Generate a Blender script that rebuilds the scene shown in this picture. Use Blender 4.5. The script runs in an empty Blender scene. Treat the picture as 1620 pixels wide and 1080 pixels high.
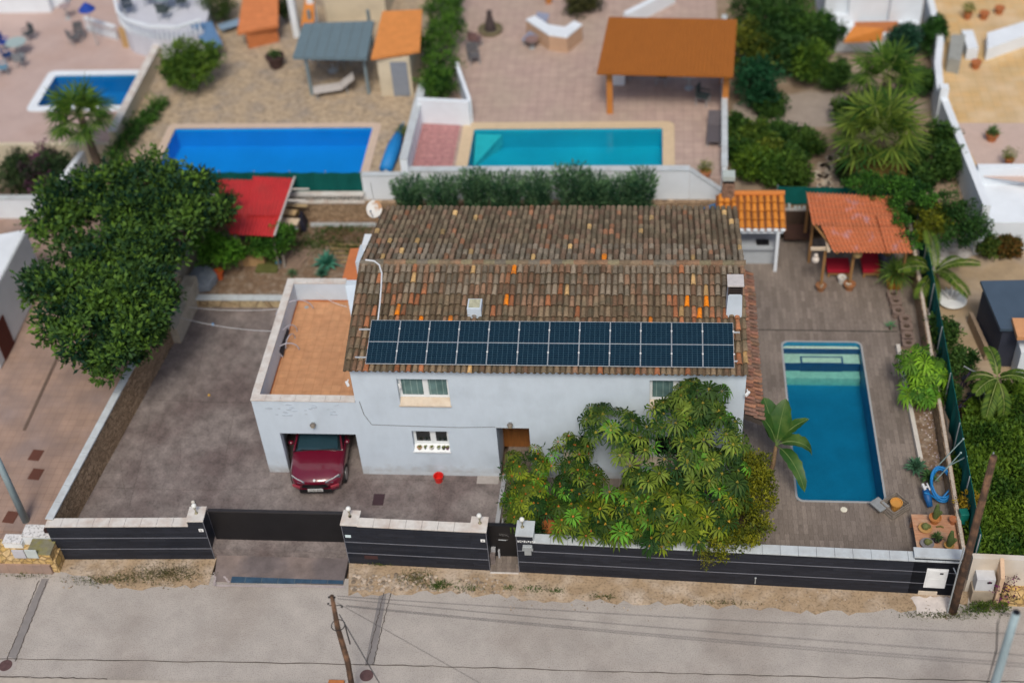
import bpy, math, random
import numpy as np
from mathutils import Vector, Matrix
random.seed(7); rng = np.random.default_rng(7)
R = math.radians
scene = bpy.context.scene

# ---------------------------------------------------------------- camera
CAM = np.array([9.85112828, -31.30868844, 35.0])
ROT = np.array([[0.99491909, 0.08012165, -0.06096331],
                [0.00917343, -0.67515476, -0.73761907],
                [-0.10025893, 0.73331205, -0.67245935]])
FPX = 2162.97
cd = bpy.data.cameras.new("camera"); cam = bpy.data.objects.new("camera", cd)
scene.collection.objects.link(cam)
cam.matrix_world = Matrix([[ROT[0][0], -ROT[1][0], -ROT[2][0], CAM[0]],
                           [ROT[0][1], -ROT[1][1], -ROT[2][1], CAM[1]],
                           [ROT[0][2], -ROT[1][2], -ROT[2][2], CAM[2]], [0, 0, 0, 1]])
cd.sensor_width = 36.0; cd.lens = 36.0 * FPX / 1620.0
cd.clip_end = 2000.0
cd.dof.use_dof = True; cd.dof.focus_distance = 42.6
cd.dof.aperture_fstop = 0.048 / 0.42          # a wide opening: the far gardens fall out of focus as in the photograph
scene.camera = cam
scene.view_settings.view_transform = 'Standard'; scene.view_settings.look = 'None'
scene.view_settings.gamma = 1.0; scene.view_settings.use_curve_mapping = False
scene.view_settings.exposure = 0.10
scene.render.resolution_x = 1024; scene.render.resolution_y = 682

# ---------------------------------------------------------------- overcast light
SUN_EL, SUN_AZ = R(54), R(176)                # high over the street, through cloud
w = bpy.data.worlds.new("World"); scene.world = w; w.use_nodes = True
nt = w.node_tree; nt.nodes.clear()
sky = nt.nodes.new('ShaderNodeTexSky'); sky.sky_type = 'NISHITA'; sky.sun_disc = False
sky.sun_elevation = SUN_EL; sky.sun_rotation = SUN_AZ
sky.air_density = 1.0; sky.dust_density = 4.0; sky.ozone_density = 1.0
bg = nt.nodes.new('ShaderNodeBackground'); bg.inputs[1].default_value = 0.098
wo = nt.nodes.new('ShaderNodeOutputWorld')
nt.links.new(sky.outputs[0], bg.inputs[0]); nt.links.new(bg.outputs[0], wo.inputs[0])
sl = bpy.data.lights.new("sun", 'SUN'); sl.energy = 1.9; sl.angle = R(15); sl.color = (1.0, 0.93, 0.82)
so = bpy.data.objects.new("sun", sl); scene.collection.objects.link(so)
sd = Vector((math.sin(SUN_AZ) * math.cos(SUN_EL), math.cos(SUN_AZ) * math.cos(SUN_EL), math.sin(SUN_EL)))
so.rotation_euler = sd.to_track_quat('Z', 'Y').to_euler(); so.location = (0, -40, 60)

# ---------------------------------------------------------------- helpers
def _ray(px, py):
    return ROT.T @ np.array([px - 810.0, py - 540.0, FPX])
def at(px, py, z=0.0):
    d = _ray(px, py); p = CAM + d * ((z - CAM[2]) / d[2]); return Vector((p[0], p[1], p[2]))
def aty(px, py, y):
    d = _ray(px, py); p = CAM + d * ((y - CAM[1]) / d[1]); return Vector(p)

def mat(name, col, rough=0.75, v=0.18, s=3.0, col2=None, s2=0.6, amt=0.5, bump=0.0, bs=None, attr=False,
        stretch=None, metal=0.0, spec=0.4, sharp=(0.45, 0.7), coat=0.0, transl=0.0):
    m = bpy.data.materials.new(name); m.use_nodes = True; n = m.node_tree.nodes; l = m.node_tree.links
    b = n['Principled BSDF']; b.inputs['Roughness'].default_value = rough; b.inputs['Metallic'].default_value = metal
    b.inputs['Specular IOR Level'].default_value = spec; b.inputs['Coat Weight'].default_value = coat
    g = n.new('ShaderNodeNewGeometry'); src = g.outputs['Position']
    if stretch:
        mp = n.new('ShaderNodeMapping'); l.new(src, mp.inputs[0])
        mp.inputs['Scale'].default_value = stretch[:3]
        if len(stretch) > 3: mp.inputs['Rotation'].default_value = (0, 0, stretch[3])
        src = mp.outputs[0]
    no = n.new('ShaderNodeTexNoise'); no.inputs['Scale'].default_value = s; no.inputs['Detail'].default_value = 6
    no.inputs['Roughness'].default_value = 0.65
    l.new(src, no.inputs['Vector'])
    if attr:
        a = n.new('ShaderNodeAttribute'); a.attribute_name = 'Col'; c0 = a.outputs['Color']
    else:
        rg = n.new('ShaderNodeRGB'); rg.outputs[0].default_value = (*col, 1); c0 = rg.outputs[0]
    if col2:
        n2 = n.new('ShaderNodeTexNoise'); n2.inputs['Scale'].default_value = s2; n2.inputs['Detail'].default_value = 5
        l.new(g.outputs['Position'], n2.inputs['Vector'])
        mr = n.new('ShaderNodeMapRange'); mr.inputs[1].default_value = sharp[0]; mr.inputs[2].default_value = sharp[1]
        mr.inputs[4].default_value = amt
        l.new(n2.outputs['Fac'], mr.inputs[0])
        mx = n.new('ShaderNodeMix'); mx.data_type = 'RGBA'
        l.new(mr.outputs[0], mx.inputs[0]); l.new(c0, mx.inputs[6]); mx.inputs[7].default_value = (*col2, 1)
        c0 = mx.outputs[2]
    mr2 = n.new('ShaderNodeMapRange'); mr2.inputs[1].default_value = 0.25; mr2.inputs[2].default_value = 0.75
    mr2.inputs[3].default_value = 1 - v; mr2.inputs[4].default_value = 1 + v
    l.new(no.outputs['Fac'], mr2.inputs[0])
    vm = n.new('ShaderNodeVectorMath'); vm.operation = 'SCALE'
    l.new(c0, vm.inputs[0]); l.new(mr2.outputs[0], vm.inputs['Scale'])
    l.new(vm.outputs[0], b.inputs['Base Color'])
    if bump > 0:
        bp = n.new('ShaderNodeBump'); bp.inputs['Strength'].default_value = bump; bp.inputs['Distance'].default_value = 0.03
        nb = n.new('ShaderNodeTexNoise'); nb.inputs['Scale'].default_value = bs or s * 3; nb.inputs['Detail'].default_value = 4
        l.new(src, nb.inputs['Vector']); l.new(nb.outputs['Fac'], bp.inputs['Height']); l.new(bp.outputs[0], b.inputs['Normal'])
    if transl > 0:
        tr = n.new('ShaderNodeBsdfTranslucent'); l.new(vm.outputs[0], tr.inputs[0])
        ms = n.new('ShaderNodeMixShader'); ms.inputs[0].default_value = transl
        l.new(b.outputs[0], ms.inputs[1]); l.new(tr.outputs[0], ms.inputs[2])
        l.new(ms.outputs[0], n['Material Output'].inputs[0])
    return m

def brickmat(name, c1, c2, mortar, bw, bh, msize=0.01, rot=0.0, off=0.5, rough=0.7, plane='xy', v=0.25, s=6.0, bias=0.0,
             stain=None, bump=0.3, samt=0.5, fstretch=None):
    """rectangular slabs bw x bh metres laid on world xy (or xz on upright faces)"""
    m = bpy.data.materials.new(name); m.use_nodes = True; n = m.node_tree.nodes; l = m.node_tree.links
    b = n['Principled BSDF']; b.inputs['Roughness'].default_value = rough; b.inputs['Specular IOR Level'].default_value = 0.35
    g = n.new('ShaderNodeNewGeometry'); mp = n.new('ShaderNodeMapping'); l.new(g.outputs['Position'], mp.inputs[0])
    if plane == 'xz': mp.inputs['Rotation'].default_value = (R(-90), 0, rot)
    elif plane == 'yz':
        mp.inputs['Rotation'].default_value = (0, R(90), 0)
    else: mp.inputs['Rotation'].default_value = (0, 0, rot)
    br = n.new('ShaderNodeTexBrick'); l.new(mp.outputs[0], br.inputs['Vector'])
    br.inputs['Scale'].default_value = 1.0; br.inputs['Brick Width'].default_value = bw; br.inputs['Row Height'].default_value = bh
    br.inputs['Mortar Size'].default_value = msize; br.inputs['Mortar Smooth'].default_value = 0.2; br.inputs['Bias'].default_value = bias
    br.offset = off; br.offset_frequency = 2
    br.inputs['Color1'].default_value = (*c1, 1); br.inputs['Color2'].default_value = (*c2, 1); br.inputs['Mortar'].default_value = (*mortar, 1)
    no = n.new('ShaderNodeTexNoise'); no.inputs['Scale'].default_value = s; no.inputs['Detail'].default_value = 6
    if fstretch:
        m2 = n.new('ShaderNodeMapping'); m2.inputs['Scale'].default_value = fstretch; l.new(mp.outputs[0], m2.inputs[0]); l.new(m2.outputs[0], no.inputs['Vector'])
    else: l.new(g.outputs['Position'], no.inputs['Vector'])
    c0 = br.outputs['Color']
    if stain:
        n2 = n.new('ShaderNodeTexNoise'); n2.inputs['Scale'].default_value = 0.5; n2.inputs['Detail'].default_value = 5
        l.new(g.outputs['Position'], n2.inputs['Vector'])
        mr = n.new('ShaderNodeMapRange'); mr.inputs[1].default_value = 0.42; mr.inputs[2].default_value = 0.68; mr.inputs[4].default_value = samt
        l.new(n2.outputs['Fac'], mr.inputs[0])
        mx = n.new('ShaderNodeMix'); mx.data_type = 'RGBA'
        l.new(mr.outputs[0], mx.inputs[0]); l.new(c0, mx.inputs[6]); mx.inputs[7].default_value = (*stain, 1); c0 = mx.outputs[2]
    mr2 = n.new('ShaderNodeMapRange'); mr2.inputs[1].default_value = 0.25; mr2.inputs[2].default_value = 0.75
    mr2.inputs[3].default_value = 1 - v; mr2.inputs[4].default_value = 1 + v; l.new(no.outputs['Fac'], mr2.inputs[0])
    vm = n.new('ShaderNodeVectorMath'); vm.operation = 'SCALE'; l.new(c0, vm.inputs[0]); l.new(mr2.outputs[0], vm.inputs['Scale'])
    l.new(vm.outputs[0], b.inputs['Base Color'])
    bp = n.new('ShaderNodeBump'); bp.inputs['Strength'].default_value = bump; bp.inputs['Distance'].default_value = 0.02; bp.invert = True
    l.new(br.outputs['Fac'], bp.inputs['Height']); l.new(bp.outputs[0], b.inputs['Normal'])
    return m

def stonemat(name, c1, c2, mortar, scale=3.0, stretch=(1, 1, 1), edge=0.06, rough=0.85):
    m = bpy.data.materials.new(name); m.use_nodes = True; n = m.node_tree.nodes; l = m.node_tree.links
    b = n['Principled BSDF']; b.inputs['Roughness'].default_value = rough; b.inputs['Specular IOR Level'].default_value = 0.25
    g = n.new('ShaderNodeNewGeometry'); mp = n.new('ShaderNodeMapping'); mp.inputs['Scale'].default_value = stretch
    l.new(g.outputs['Position'], mp.inputs[0])
    v1 = n.new('ShaderNodeTexVoronoi'); v1.inputs['Scale'].default_value = scale; l.new(mp.outputs[0], v1.inputs['Vector'])
    v2 = n.new('ShaderNodeTexVoronoi'); v2.feature = 'DISTANCE_TO_EDGE'; v2.inputs['Scale'].default_value = scale; l.new(mp.outputs[0], v2.inputs['Vector'])
    sp = n.new('ShaderNodeSeparateColor'); l.new(v1.outputs['Color'], sp.inputs[0])
    mx = n.new('ShaderNodeMix'); mx.data_type = 'RGBA'; l.new(sp.outputs[0], mx.inputs[0])
    mx.inputs[6].default_value = (*c1, 1); mx.inputs[7].default_value = (*c2, 1)
    mr = n.new('ShaderNodeMapRange'); mr.inputs[1].default_value = edge * 0.5; mr.inputs[2].default_value = edge; l.new(v2.outputs['Distance'], mr.inputs[0])
    m2 = n.new('ShaderNodeMix'); m2.data_type = 'RGBA'; l.new(mr.outputs[0], m2.inputs[0]); m2.inputs[6].default_value = (*mortar, 1)
    no = n.new('ShaderNodeTexNoise'); no.inputs['Scale'].default_value = 8; no.inputs['Detail'].default_value = 6; l.new(g.outputs['Position'], no.inputs['Vector'])
    mr2 = n.new('ShaderNodeMapRange'); mr2.inputs[1].default_value = .3; mr2.inputs[2].default_value = .7; mr2.inputs[3].default_value = .7; mr2.inputs[4].default_value = 1.3
    l.new(no.outputs['Fac'], mr2.inputs[0])
    vm = n.new('ShaderNodeVectorMath'); vm.operation = 'SCALE'; l.new(mx.outputs[2], vm.inputs[0]); l.new(mr2.outputs[0], vm.inputs['Scale'])
    l.new(vm.outputs[0], m2.inputs[7]); l.new(m2.outputs[2], b.inputs['Base Color'])
    bp = n.new('ShaderNodeBump'); bp.inputs['Strength'].default_value = 0.6; bp.inputs['Distance'].default_value = 0.04
    l.new(mr.outputs[0], bp.inputs['Height']); l.new(bp.outputs[0], b.inputs['Normal'])
    return m

def V(*a): return Vector(a)
class MB:
    def __init__(s): s.v = []; s.f = []; s.c = []; s.col = (1, 1, 1); s.mi = []; s.m = 0
    def add(s, vs, fs, col=None):
        o = len(s.v); s.v += [tuple(p) for p in vs]; s.c += [col or s.col] * len(vs)
        s.f += [tuple(i + o for i in f) for f in fs]; s.mi += [s.m] * len(fs); return s
    def poly(s, pts, col=None): return s.add(pts, [tuple(range(len(pts)))], col)
    def box(s, x0, y0, z0, x1, y1, z1, col=None):
        return s.add([(x0,y0,z0),(x1,y0,z0),(x1,y1,z0),(x0,y1,z0),(x0,y0,z1),(x1,y0,z1),(x1,y1,z1),(x0,y1,z1)],
                     [(3,2,1,0),(4,5,6,7),(0,1,5,4),(1,2,6,5),(2,3,7,6),(3,0,4,7)], col)
    def obox(s, c, sz, rz=0, col=None, rot=None):
        hx, hy, hz = sz[0]/2, sz[1]/2, sz[2]/2
        Mx = rot or Matrix.Rotation(rz, 3, 'Z'); c = Vector(c)
        vs = [c + Mx @ V(x, y, z) for x, y, z in ((-hx,-hy,-hz),(hx,-hy,-hz),(hx,hy,-hz),(-hx,hy,-hz),(-hx,-hy,hz),(hx,-hy,hz),(hx,hy,hz),(-hx,hy,hz))]
        return s.add(vs, [(3,2,1,0),(4,5,6,7),(0,1,5,4),(1,2,6,5),(2,3,7,6),(3,0,4,7)], col)
    def prism(s, pts, z0, z1, col=None):
        n = len(pts)
        a = sum(pts[i][0]*pts[(i+1)%n][1]-pts[(i+1)%n][0]*pts[i][1] for i in range(n))
        if a < 0: pts = pts[::-1]
        vs = [(p[0], p[1], z0) for p in pts] + [(p[0], p[1], z1) for p in pts]
        fs = [tuple(range(n))[::-1], tuple(range(n, 2*n))] + [(i, (i+1)%n, (i+1)%n+n, i+n) for i in range(n)]
        return s.add(vs, fs, col)
    def slab(s, pts, th, col=None):               # any quad/polygon in space, thickened downwards
        n = len(pts); vs = [tuple(p) for p in pts] + [(p[0], p[1], p[2]-th) for p in pts]
        return s.add(vs, [tuple(range(n)), tuple(range(n, 2*n))[::-1]] + [((i+1)%n, i, i+n, (i+1)%n+n) for i in range(n)], col)
    def wall(s, p, q, th, z0, z1, z1b=None, z0b=None, col=None):   # upright wall between two plan points
        p, q = V(p[0], p[1]), V(q[0], q[1]); d = (q-p).normalized(); nn = V(-d.y, d.x)*th/2
        z1b = z1 if z1b is None else z1b; z0b = z0 if z0b is None else z0b
        a, b, c, e = p-nn, q-nn, q+nn, p+nn
        vs = [(a.x,a.y,z0),(b.x,b.y,z0b),(c.x,c.y,z0b),(e.x,e.y,z0),(a.x,a.y,z1),(b.x,b.y,z1b),(c.x,c.y,z1b),(e.x,e.y,z1)]
        return s.add(vs, [(3,2,1,0),(4,5,6,7),(0,1,5,4),(1,2,6,5),(2,3,7,6),(3,0,4,7)], col)
    def tube(s, pts, r, n=8, col=None, closed=False):
        pts = [Vector(p) for p in pts]; k = len(pts); rs = r if hasattr(r, '__len__') else [r]*k
        vs, fs = [], []
        for i, p in enumerate(pts):
            a = pts[(i-1) % k] if (closed or i > 0) else p; b = pts[(i+1) % k] if (closed or i < k-1) else p
            d = (b-a).normalized(); u = d.cross(V(0,0,1))
            if u.length < .05: u = d.cross(V(0,1,0))
            u.normalize(); w_ = d.cross(u)
            for j in range(n):
                t = 2*math.pi*j/n; vs.append(p + (u*math.cos(t) + w_*math.sin(t))*rs[i])
        for i in range(k if closed else k-1):
            for j in range(n):
                i2 = (i+1) % k; fs.append((i*n+j, i*n+(j+1)%n, i2*n+(j+1)%n, i2*n+j))
        if not closed: fs += [tuple(range(n))[::-1], tuple(range((k-1)*n, k*n))]
        return s.add(vs, fs, col)
    def lathe(s, c, prof, n=16, col=None):
        vs, fs = [], []
        for r_, z in prof:
            for j in range(n):
                t = 2*math.pi*j/n; vs.append((c[0]+r_*math.cos(t), c[1]+r_*math.sin(t), c[2]+z))
        for i in range(len(prof)-1):
            for j in range(n): fs.append((i*n+j, i*n+(j+1)%n, (i+1)*n+(j+1)%n, (i+1)*n+j))
        fs += [tuple(range(n))[::-1], tuple(range((len(prof)-1)*n, len(prof)*n))]
        return s.add(vs, fs, col)
    def ball(s, c, r, n=10, sz=1.0, col=None):
        k = n//2; return s.lathe(c, [(max(.001, r*math.sin(math.pi*i/k)), -r*sz*math.cos(math.pi*i/k)) for i in range(k+1)], n, col)
    def build(s, name, mats, parent=None, smooth=False, bevel=0.0):
        me = bpy.data.meshes.new(name)
        base = wl(parent) if parent else None
        if base is None:
            a = np.array(s.v); mn, mx = a.min(0), a.max(0); base = V((mn[0]+mx[0])/2, (mn[1]+mx[1])/2, mn[2])
        me.from_pydata([(p[0]-base[0], p[1]-base[1], p[2]-base[2]) for p in s.v], [], s.f)
        if not isinstance(mats, (list, tuple)): mats = [mats]
        for m_ in mats: me.materials.append(m_)
        if any(s.mi): me.polygons.foreach_set('material_index', s.mi)
        if any(c != (1, 1, 1) for c in s.c):
            ca = me.color_attributes.new('Col', 'FLOAT_COLOR', 'POINT')
            ca.data.foreach_set('color', np.array([(c[0], c[1], c[2], 1) for c in s.c], dtype=np.float32).ravel())
        if smooth: me.polygons.foreach_set('use_smooth', [True]*len(me.polygons))
        me.validate(); me.update()
        o = bpy.data.objects.new(name, me); scene.collection.objects.link(o)
        if parent: o.parent = parent
        else: o.location = base
        if bevel > 0:
            md = o.modifiers.new('bevel', 'BEVEL'); md.width = bevel; md.segments = 2; md.limit_method = 'ANGLE'
        return o

def wl(o):
    p = Vector((0, 0, 0))
    while o: p = p + o.location; o = o.parent
    return p
def thing(name, label, cat, loc, group=None, rz=0.0):
    o = bpy.data.objects.new(name, None); o.empty_display_size = 0.3; scene.collection.objects.link(o)
    o.location = Vector(loc); o.rotation_euler = (0, 0, rz); o['label'] = label; o['category'] = cat
    if group: o['group'] = group
    return o
def tag(o, label, cat, group=None, kind=None):
    if label: o['label'] = label
    if cat: o['category'] = cat
    if group: o['group'] = group
    if kind: o['kind'] = kind
    return o
def struct(name, mb, m, **k):
    o = mb.build(name, m, **k); o['kind'] = 'structure'; return o
def copytree(o, loc=None, rz=None, label=None, group=None, scale=None):
    r = o.copy(); scene.collection.objects.link(r)
    if loc is not None: r.location = loc
    if rz is not None: r.rotation_euler = (0, 0, rz)
    if scale is not None: r.scale = (scale,)*3
    if label: r['label'] = label
    if group: r['group'] = group
    for ch in list(o.children):
        c = ch.copy(); scene.collection.objects.link(c); c.parent = r
        for g in list(ch.children):
            d = g.copy(); scene.collection.objects.link(d); d.parent = c
    return r

# leaves: numpy cloud of folded diamond leaves with per-leaf colour
def leafmesh(name, P, D, L, W, cols, m, parent=None, base=None, curl=0.25):
    """P base points (n,3), D unit directions (n,3), L lengths, W widths"""
    n = len(P); up = rng.normal(size=(n, 3)); S = np.cross(D, up); S /= np.linalg.norm(S, axis=1)[:, None] + 1e-9
    N = np.cross(S, D)
    L = np.broadcast_to(L, (n,))[:, None]; W = np.broadcast_to(W, (n,))[:, None]
    a = P; b = P + D*L*.5 - S*W*.5 + N*L*curl*.4; c = P + D*L - N*L*curl*.3; d = P + D*L*.5 + S*W*.5 + N*L*curl*.4
    vs = np.stack([a, b, c, d], 1).reshape(-1, 3)
    return quads(name, vs, np.repeat(cols, 4, 0), m, parent, base)
def quads(name, vs, cols, m, parent=None, base=None):
    nq = len(vs)//4
    if base is None: base = wl(parent) if parent else V(float((vs[:,0].min()+vs[:,0].max())/2), float((vs[:,1].min()+vs[:,1].max())/2), float(vs[:,2].min()))
    vs = vs - np.array(base)
    me = bpy.data.meshes.new(name); me.vertices.add(len(vs)); me.vertices.foreach_set('co', vs.astype(np.float32).ravel())
    me.loops.add(nq*4); me.loops.foreach_set('vertex_index', np.arange(nq*4, dtype=np.int32))
    me.polygons.add(nq); me.polygons.foreach_set('loop_start', np.arange(0, nq*4, 4, dtype=np.int32)); me.polygons.foreach_set('loop_total', np.full(nq, 4, dtype=np.int32))
    me.materials.append(m)
    ca = me.color_attributes.new('Col', 'FLOAT_COLOR', 'POINT')
    cc = np.ones((len(vs), 4), np.float32); cc[:, :3] = cols; ca.data.foreach_set('color', cc.ravel())
    me.update(calc_edges=True)
    o = bpy.data.objects.new(name, me); scene.collection.objects.link(o)
    if parent: o.parent = parent
    else: o.location = base
    return o
def rdir(n):
    d = rng.normal(size=(n, 3)); return d/np.linalg.norm(d, axis=1)[:, None]
def cloud(blobs, nclump, nleaf, cr, c_dark, c_light, up=0.3, hollow=0.55, floor=None, frac_light=0.25):
    """leaf positions grouped in clumps over ellipsoids; returns P, D, cols"""
    ws = np.array([b[3]*b[4] for b in blobs]); ws = ws/ws.sum(); P, D, Cc = [], [], []
    cd_, cl_ = np.array(c_dark), np.array(c_light)
    for k in range(nclump):
        b = blobs[rng.choice(len(blobs), p=ws)]
        u = rdir(1)[0]; u[2] = u[2]*0.9 + 0.12; rr = hollow + (1-hollow)*rng.random()**.6
        c = np.array(b[:3]) + u*np.array([b[3], b[4], b[5]])*rr
        r_ = cr*(0.6+0.8*rng.random()); q = rdir(nleaf)*(rng.random(nleaf)**.5)[:, None]*r_
        q[:, 2] *= 0.75; pts = c + q
        d = q/r_ + rdir(nleaf)*.7; d[:, 2] += up; d /= np.linalg.norm(d, axis=1)[:, None]
        t = rng.random()**(1.0/ max(frac_light, .05) * .35); t = np.clip(t + rng.normal(size=nleaf)*.15, 0, 1)
        P.append(pts); D.append(d); Cc.append(cd_ + (cl_-cd_)*t[:, None]*(0.8+0.4*rng.random((nleaf, 1))))
    P, D, Cc = np.concatenate(P), np.concatenate(D), np.concatenate(Cc)
    if floor is not None: k = P[:, 2] > floor; P, D, Cc = P[k], D[k], Cc[k]
    return P, D, np.clip(Cc, 0, 1)
# ---------------------------------------------------------------- materials
WHITE = mat('white_render', (.56, .65, .745), .85, .05, 2.2, col2=(.40, .47, .54), s2=.7, amt=.55, bump=.25, bs=40, spec=.2, stretch=(1.4, 1.4, .7), sharp=(.52, .78))
WHITE2 = mat('white_paint_far', (.72, .78, .84), .85, .06, 1.2, col2=(.5, .54, .58), s2=.7, amt=.25, spec=.2)
CREAM = mat('cream_render', (.60, .53, .40), .85, .08, 1.5, col2=(.42, .37, .28), s2=.8, amt=.5, spec=.2)
COPING = mat('stained_coping', (.62, .60, .57), .7, .12, 5, col2=(.40, .27, .20), s2=2.2, amt=.45, spec=.3)
COPING_GREY = mat('grey_coping', (.50, .55, .58), .7, .1, 5, col2=(.34, .34, .34), s2=2.0, amt=.4, spec=.3)
SLATE = brickmat('slate_cladding', (.010, .014, .024), (.020, .024, .036), (.006, .008, .013), 1.2, .14, .006, plane='xz', rough=.55, v=.45, s=5, fstretch=(.6, 7, 1))
TRIM = mat('grey_trim', (.19, .20, .235), .5, .1)
BLACK = mat('black_metal', (.008, .008, .010), .45, .3, 2)
BROWN_STONE = stonemat('brown_ledge_stone', (.27, .185, .115), (.42, .30, .195), (.12, .08, .05), 3.2, (1.2, 1.2, 4.2), .05)
def _speckle(m, dens=30.0, dark=.55):
    n = m.node_tree.nodes; l = m.node_tree.links; b = n['Principled BSDF']; src = b.inputs['Base Color'].links[0].from_socket
    g = n.new('ShaderNodeNewGeometry'); no = n.new('ShaderNodeTexNoise'); no.inputs['Scale'].default_value = dens; no.inputs['Detail'].default_value = 3
    l.new(g.outputs['Position'], no.inputs['Vector']); mr = n.new('ShaderNodeMapRange')
    mr.inputs[1].default_value = .36; mr.inputs[2].default_value = .5; mr.inputs[3].default_value = dark; mr.inputs[4].default_value = 1.04
    l.new(no.outputs['Fac'], mr.inputs[0]); vm = n.new('ShaderNodeVectorMath'); vm.operation = 'SCALE'
    l.new(src, vm.inputs[0]); l.new(mr.outputs[0], vm.inputs['Scale']); l.new(vm.outputs[0], b.inputs['Base Color'])
YARD = mat('stamped_concrete', (.215, .185, .175), .6, .46, 2.4, col2=(.115, .085, .082), s2=.45, amt=.7, bump=.6, bs=9, spec=.35, sharp=(.44, .62), stretch=(1, .8, 1, .35))

YARD2 = mat('stamped_concrete_dark', (.13, .11, .11), .6, .35, 1.6, col2=(.24, .19, .17), s2=.7, amt=.8, bump=.4, bs=9, spec=.35)
ROAD = mat('worn_road_concrete', (.41, .38, .35), .88, .14, 1.4, col2=(.26, .22, .19), s2=.2, amt=.8, bump=.35, bs=60, spec=.2, sharp=(.48, .72))
_speckle(ROAD, 26, .80)
PATCH = mat('road_patch', (.235, .22, .215), .85, .12, 3, bump=.3, bs=50)
CRACK = mat('joint_dark', (.10, .085, .075), .9, .3, 4)
DIRT = mat('dry_verge', (.37, .275, .18), .95, .25, 1.8, col2=(.52, .44, .36), s2=1.3, amt=.8, bump=.6, bs=20, spec=.1)
_speckle(DIRT, 12, .72)
GROUNDM = mat('earth', (.28, .20, .14), .95, .3, 1.5, bump=.4, bs=10, spec=.1)
DECK = brickmat('wood_look_tiles', (.265, .222, .190), (.175, .145, .122), (.09, .075, .065), .62, .155, .004, rot=R(90), off=.37, rough=.6, v=.35, s=3, fstretch=(2, 22, 2), stain=(.12, .10, .088), samt=.45, bump=.15)
SOIL = mat('garden_soil', (.10, .065, .04), .95, .4, 5, col2=(.19, .14, .09), s2=2, amt=.7, bump=.8, bs=15, spec=.1)
LITTER = mat('leaf_litter', (.20, .135, .09), .95, .5, 9, col2=(.34, .28, .22), s2=3.5, amt=.8, bump=.9, bs=30, spec=.1)
TERR = brickmat('terrace_tiles', (.54, .285, .145), (.49, .25, .125), (.43, .21, .10), .33, .33, .010, off=0, rough=.6, v=.16, s=4)
POOLBLUE = brickmat('pool_mosaic', (.009, .24, .45), (.008, .21, .41), (.02, .28, .47), .05, .05, .004, off=0, rough=.4, v=.12, s=1.5)
POOLPALE = brickmat('pale_step_mosaic', (.80, .80, .62), (.72, .73, .57), (.6, .62, .5), .05, .05, .004, off=0, rough=.4, v=.15, s=6)
POOLNAVY = mat('navy_tile', (.008, .07, .20), .4, .2)
_speckle(YARD, 13, .80)
def water(name, tint, gl=.18, bs=5.0, bst=.12):
    m = bpy.data.materials.new(name); m.use_nodes = True; n = m.node_tree.nodes; l = m.node_tree.links; n.remove(n['Principled BSDF'])
    t = n.new('ShaderNodeBsdfTransparent'); t.inputs[0].default_value = (*tint, 1)
    gs = n.new('ShaderNodeBsdfGlossy'); gs.inputs['Roughness'].default_value = .06
    fr = n.new('ShaderNodeFresnel'); fr.inputs[0].default_value = 1.33
    g = n.new('ShaderNodeNewGeometry'); no = n.new('ShaderNodeTexNoise'); no.inputs['Scale'].default_value = bs; no.inputs['Detail'].default_value = 4
    l.new(g.outputs['Position'], no.inputs['Vector'])
    bp = n.new('ShaderNodeBump'); bp.inputs['Strength'].default_value = bst; bp.inputs['Distance'].default_value = .05
    l.new(no.outputs['Fac'], bp.inputs['Height']); l.new(bp.outputs[0], gs.inputs['Normal']); l.new(bp.outputs[0], fr.inputs['Normal'])
    ms = n.new('ShaderNodeMixShader'); l.new(fr.outputs[0], ms.inputs[0]); l.new(t.outputs[0], ms.inputs[1]); l.new(gs.outputs[0], ms.inputs[2])
    l.new(ms.outputs[0], n['Material Output'].inputs[0]); return m
WATER = water('pool_water', (.93, .97, .98), bst=.35)
_n = WATER.node_tree.nodes.new('ShaderNodeVolumeAbsorption'); _n.inputs['Color'].default_value = (.35, .84, .86, 1); _n.inputs['Density'].default_value = 1.0
WATER.node_tree.links.new(_n.outputs[0], WATER.node_tree.nodes['Material Output'].inputs['Volume'])
GLASS = mat('window_glass', (.055, .115, .125), .08, .3, 2, spec=.9)
GLASS_DARK = mat('dark_glass', (.012, .018, .022), .05, .3, 2, spec=.9)
PVC = mat('white_frame', (.74, .78, .80), .4, .04)
BEIGE = mat('beige_sill', (.60, .52, .42), .7, .1, 4, col2=(.45, .33, .22), s2=3, amt=.4)
WOODDOOR = mat('varnished_door', (.26, .10, .025), .5, .3, 2, stretch=(8, 1, 1))
WOOD = mat('oiled_timber', (.30, .16, .06), .7, .25, 3, stretch=(6, 6, 1))
PALEWOOD = mat('bleached_plank', (.55, .45, .33), .8, .15, 3)
GREYWOOD = mat('weathered_timber', (.24, .21, .18), .85, .3, 4)
TILE = mat('clay_tile', (1, 1, 1), .85, .38, 14, col2=(.105, .10, .07), s2=2.6, amt=.55, attr=True, bump=.35, bs=30, spec=.15, sharp=(.48, .68))
UNDER = mat('tile_bed', (.055, .045, .038), .95, .3, 5)
RED = mat('red_sheet', (.50, .030, .030), .5, .14, 1.5, col2=(.40, .05, .04), s2=.8, amt=.5)
TERRSHEET = mat('terracotta_sheet', (.52, .185, .085), .6, .14, 2.0, col2=(.50, .30, .32), s2=1.7, amt=.8, sharp=(.60, .72))
TERRACOTTA = mat('terracotta', (.42, .15, .05), .8, .15, 6)
ORANGE = mat('orange_tile', (.56, .20, .035), .75, .12, 4)
METAL = mat('galvanised', (.42, .46, .48), .45, .1, 3, metal=.4)
GREENMESH = mat('green_netting', (.004, .095, .085), .8, .16, 2.5, stretch=(1, 1, .3), spec=.15)
def plain(name, c, r=.6, **k): return mat(name, c, r, k.pop('v', .1), k.pop('s', 4), **k)
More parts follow.
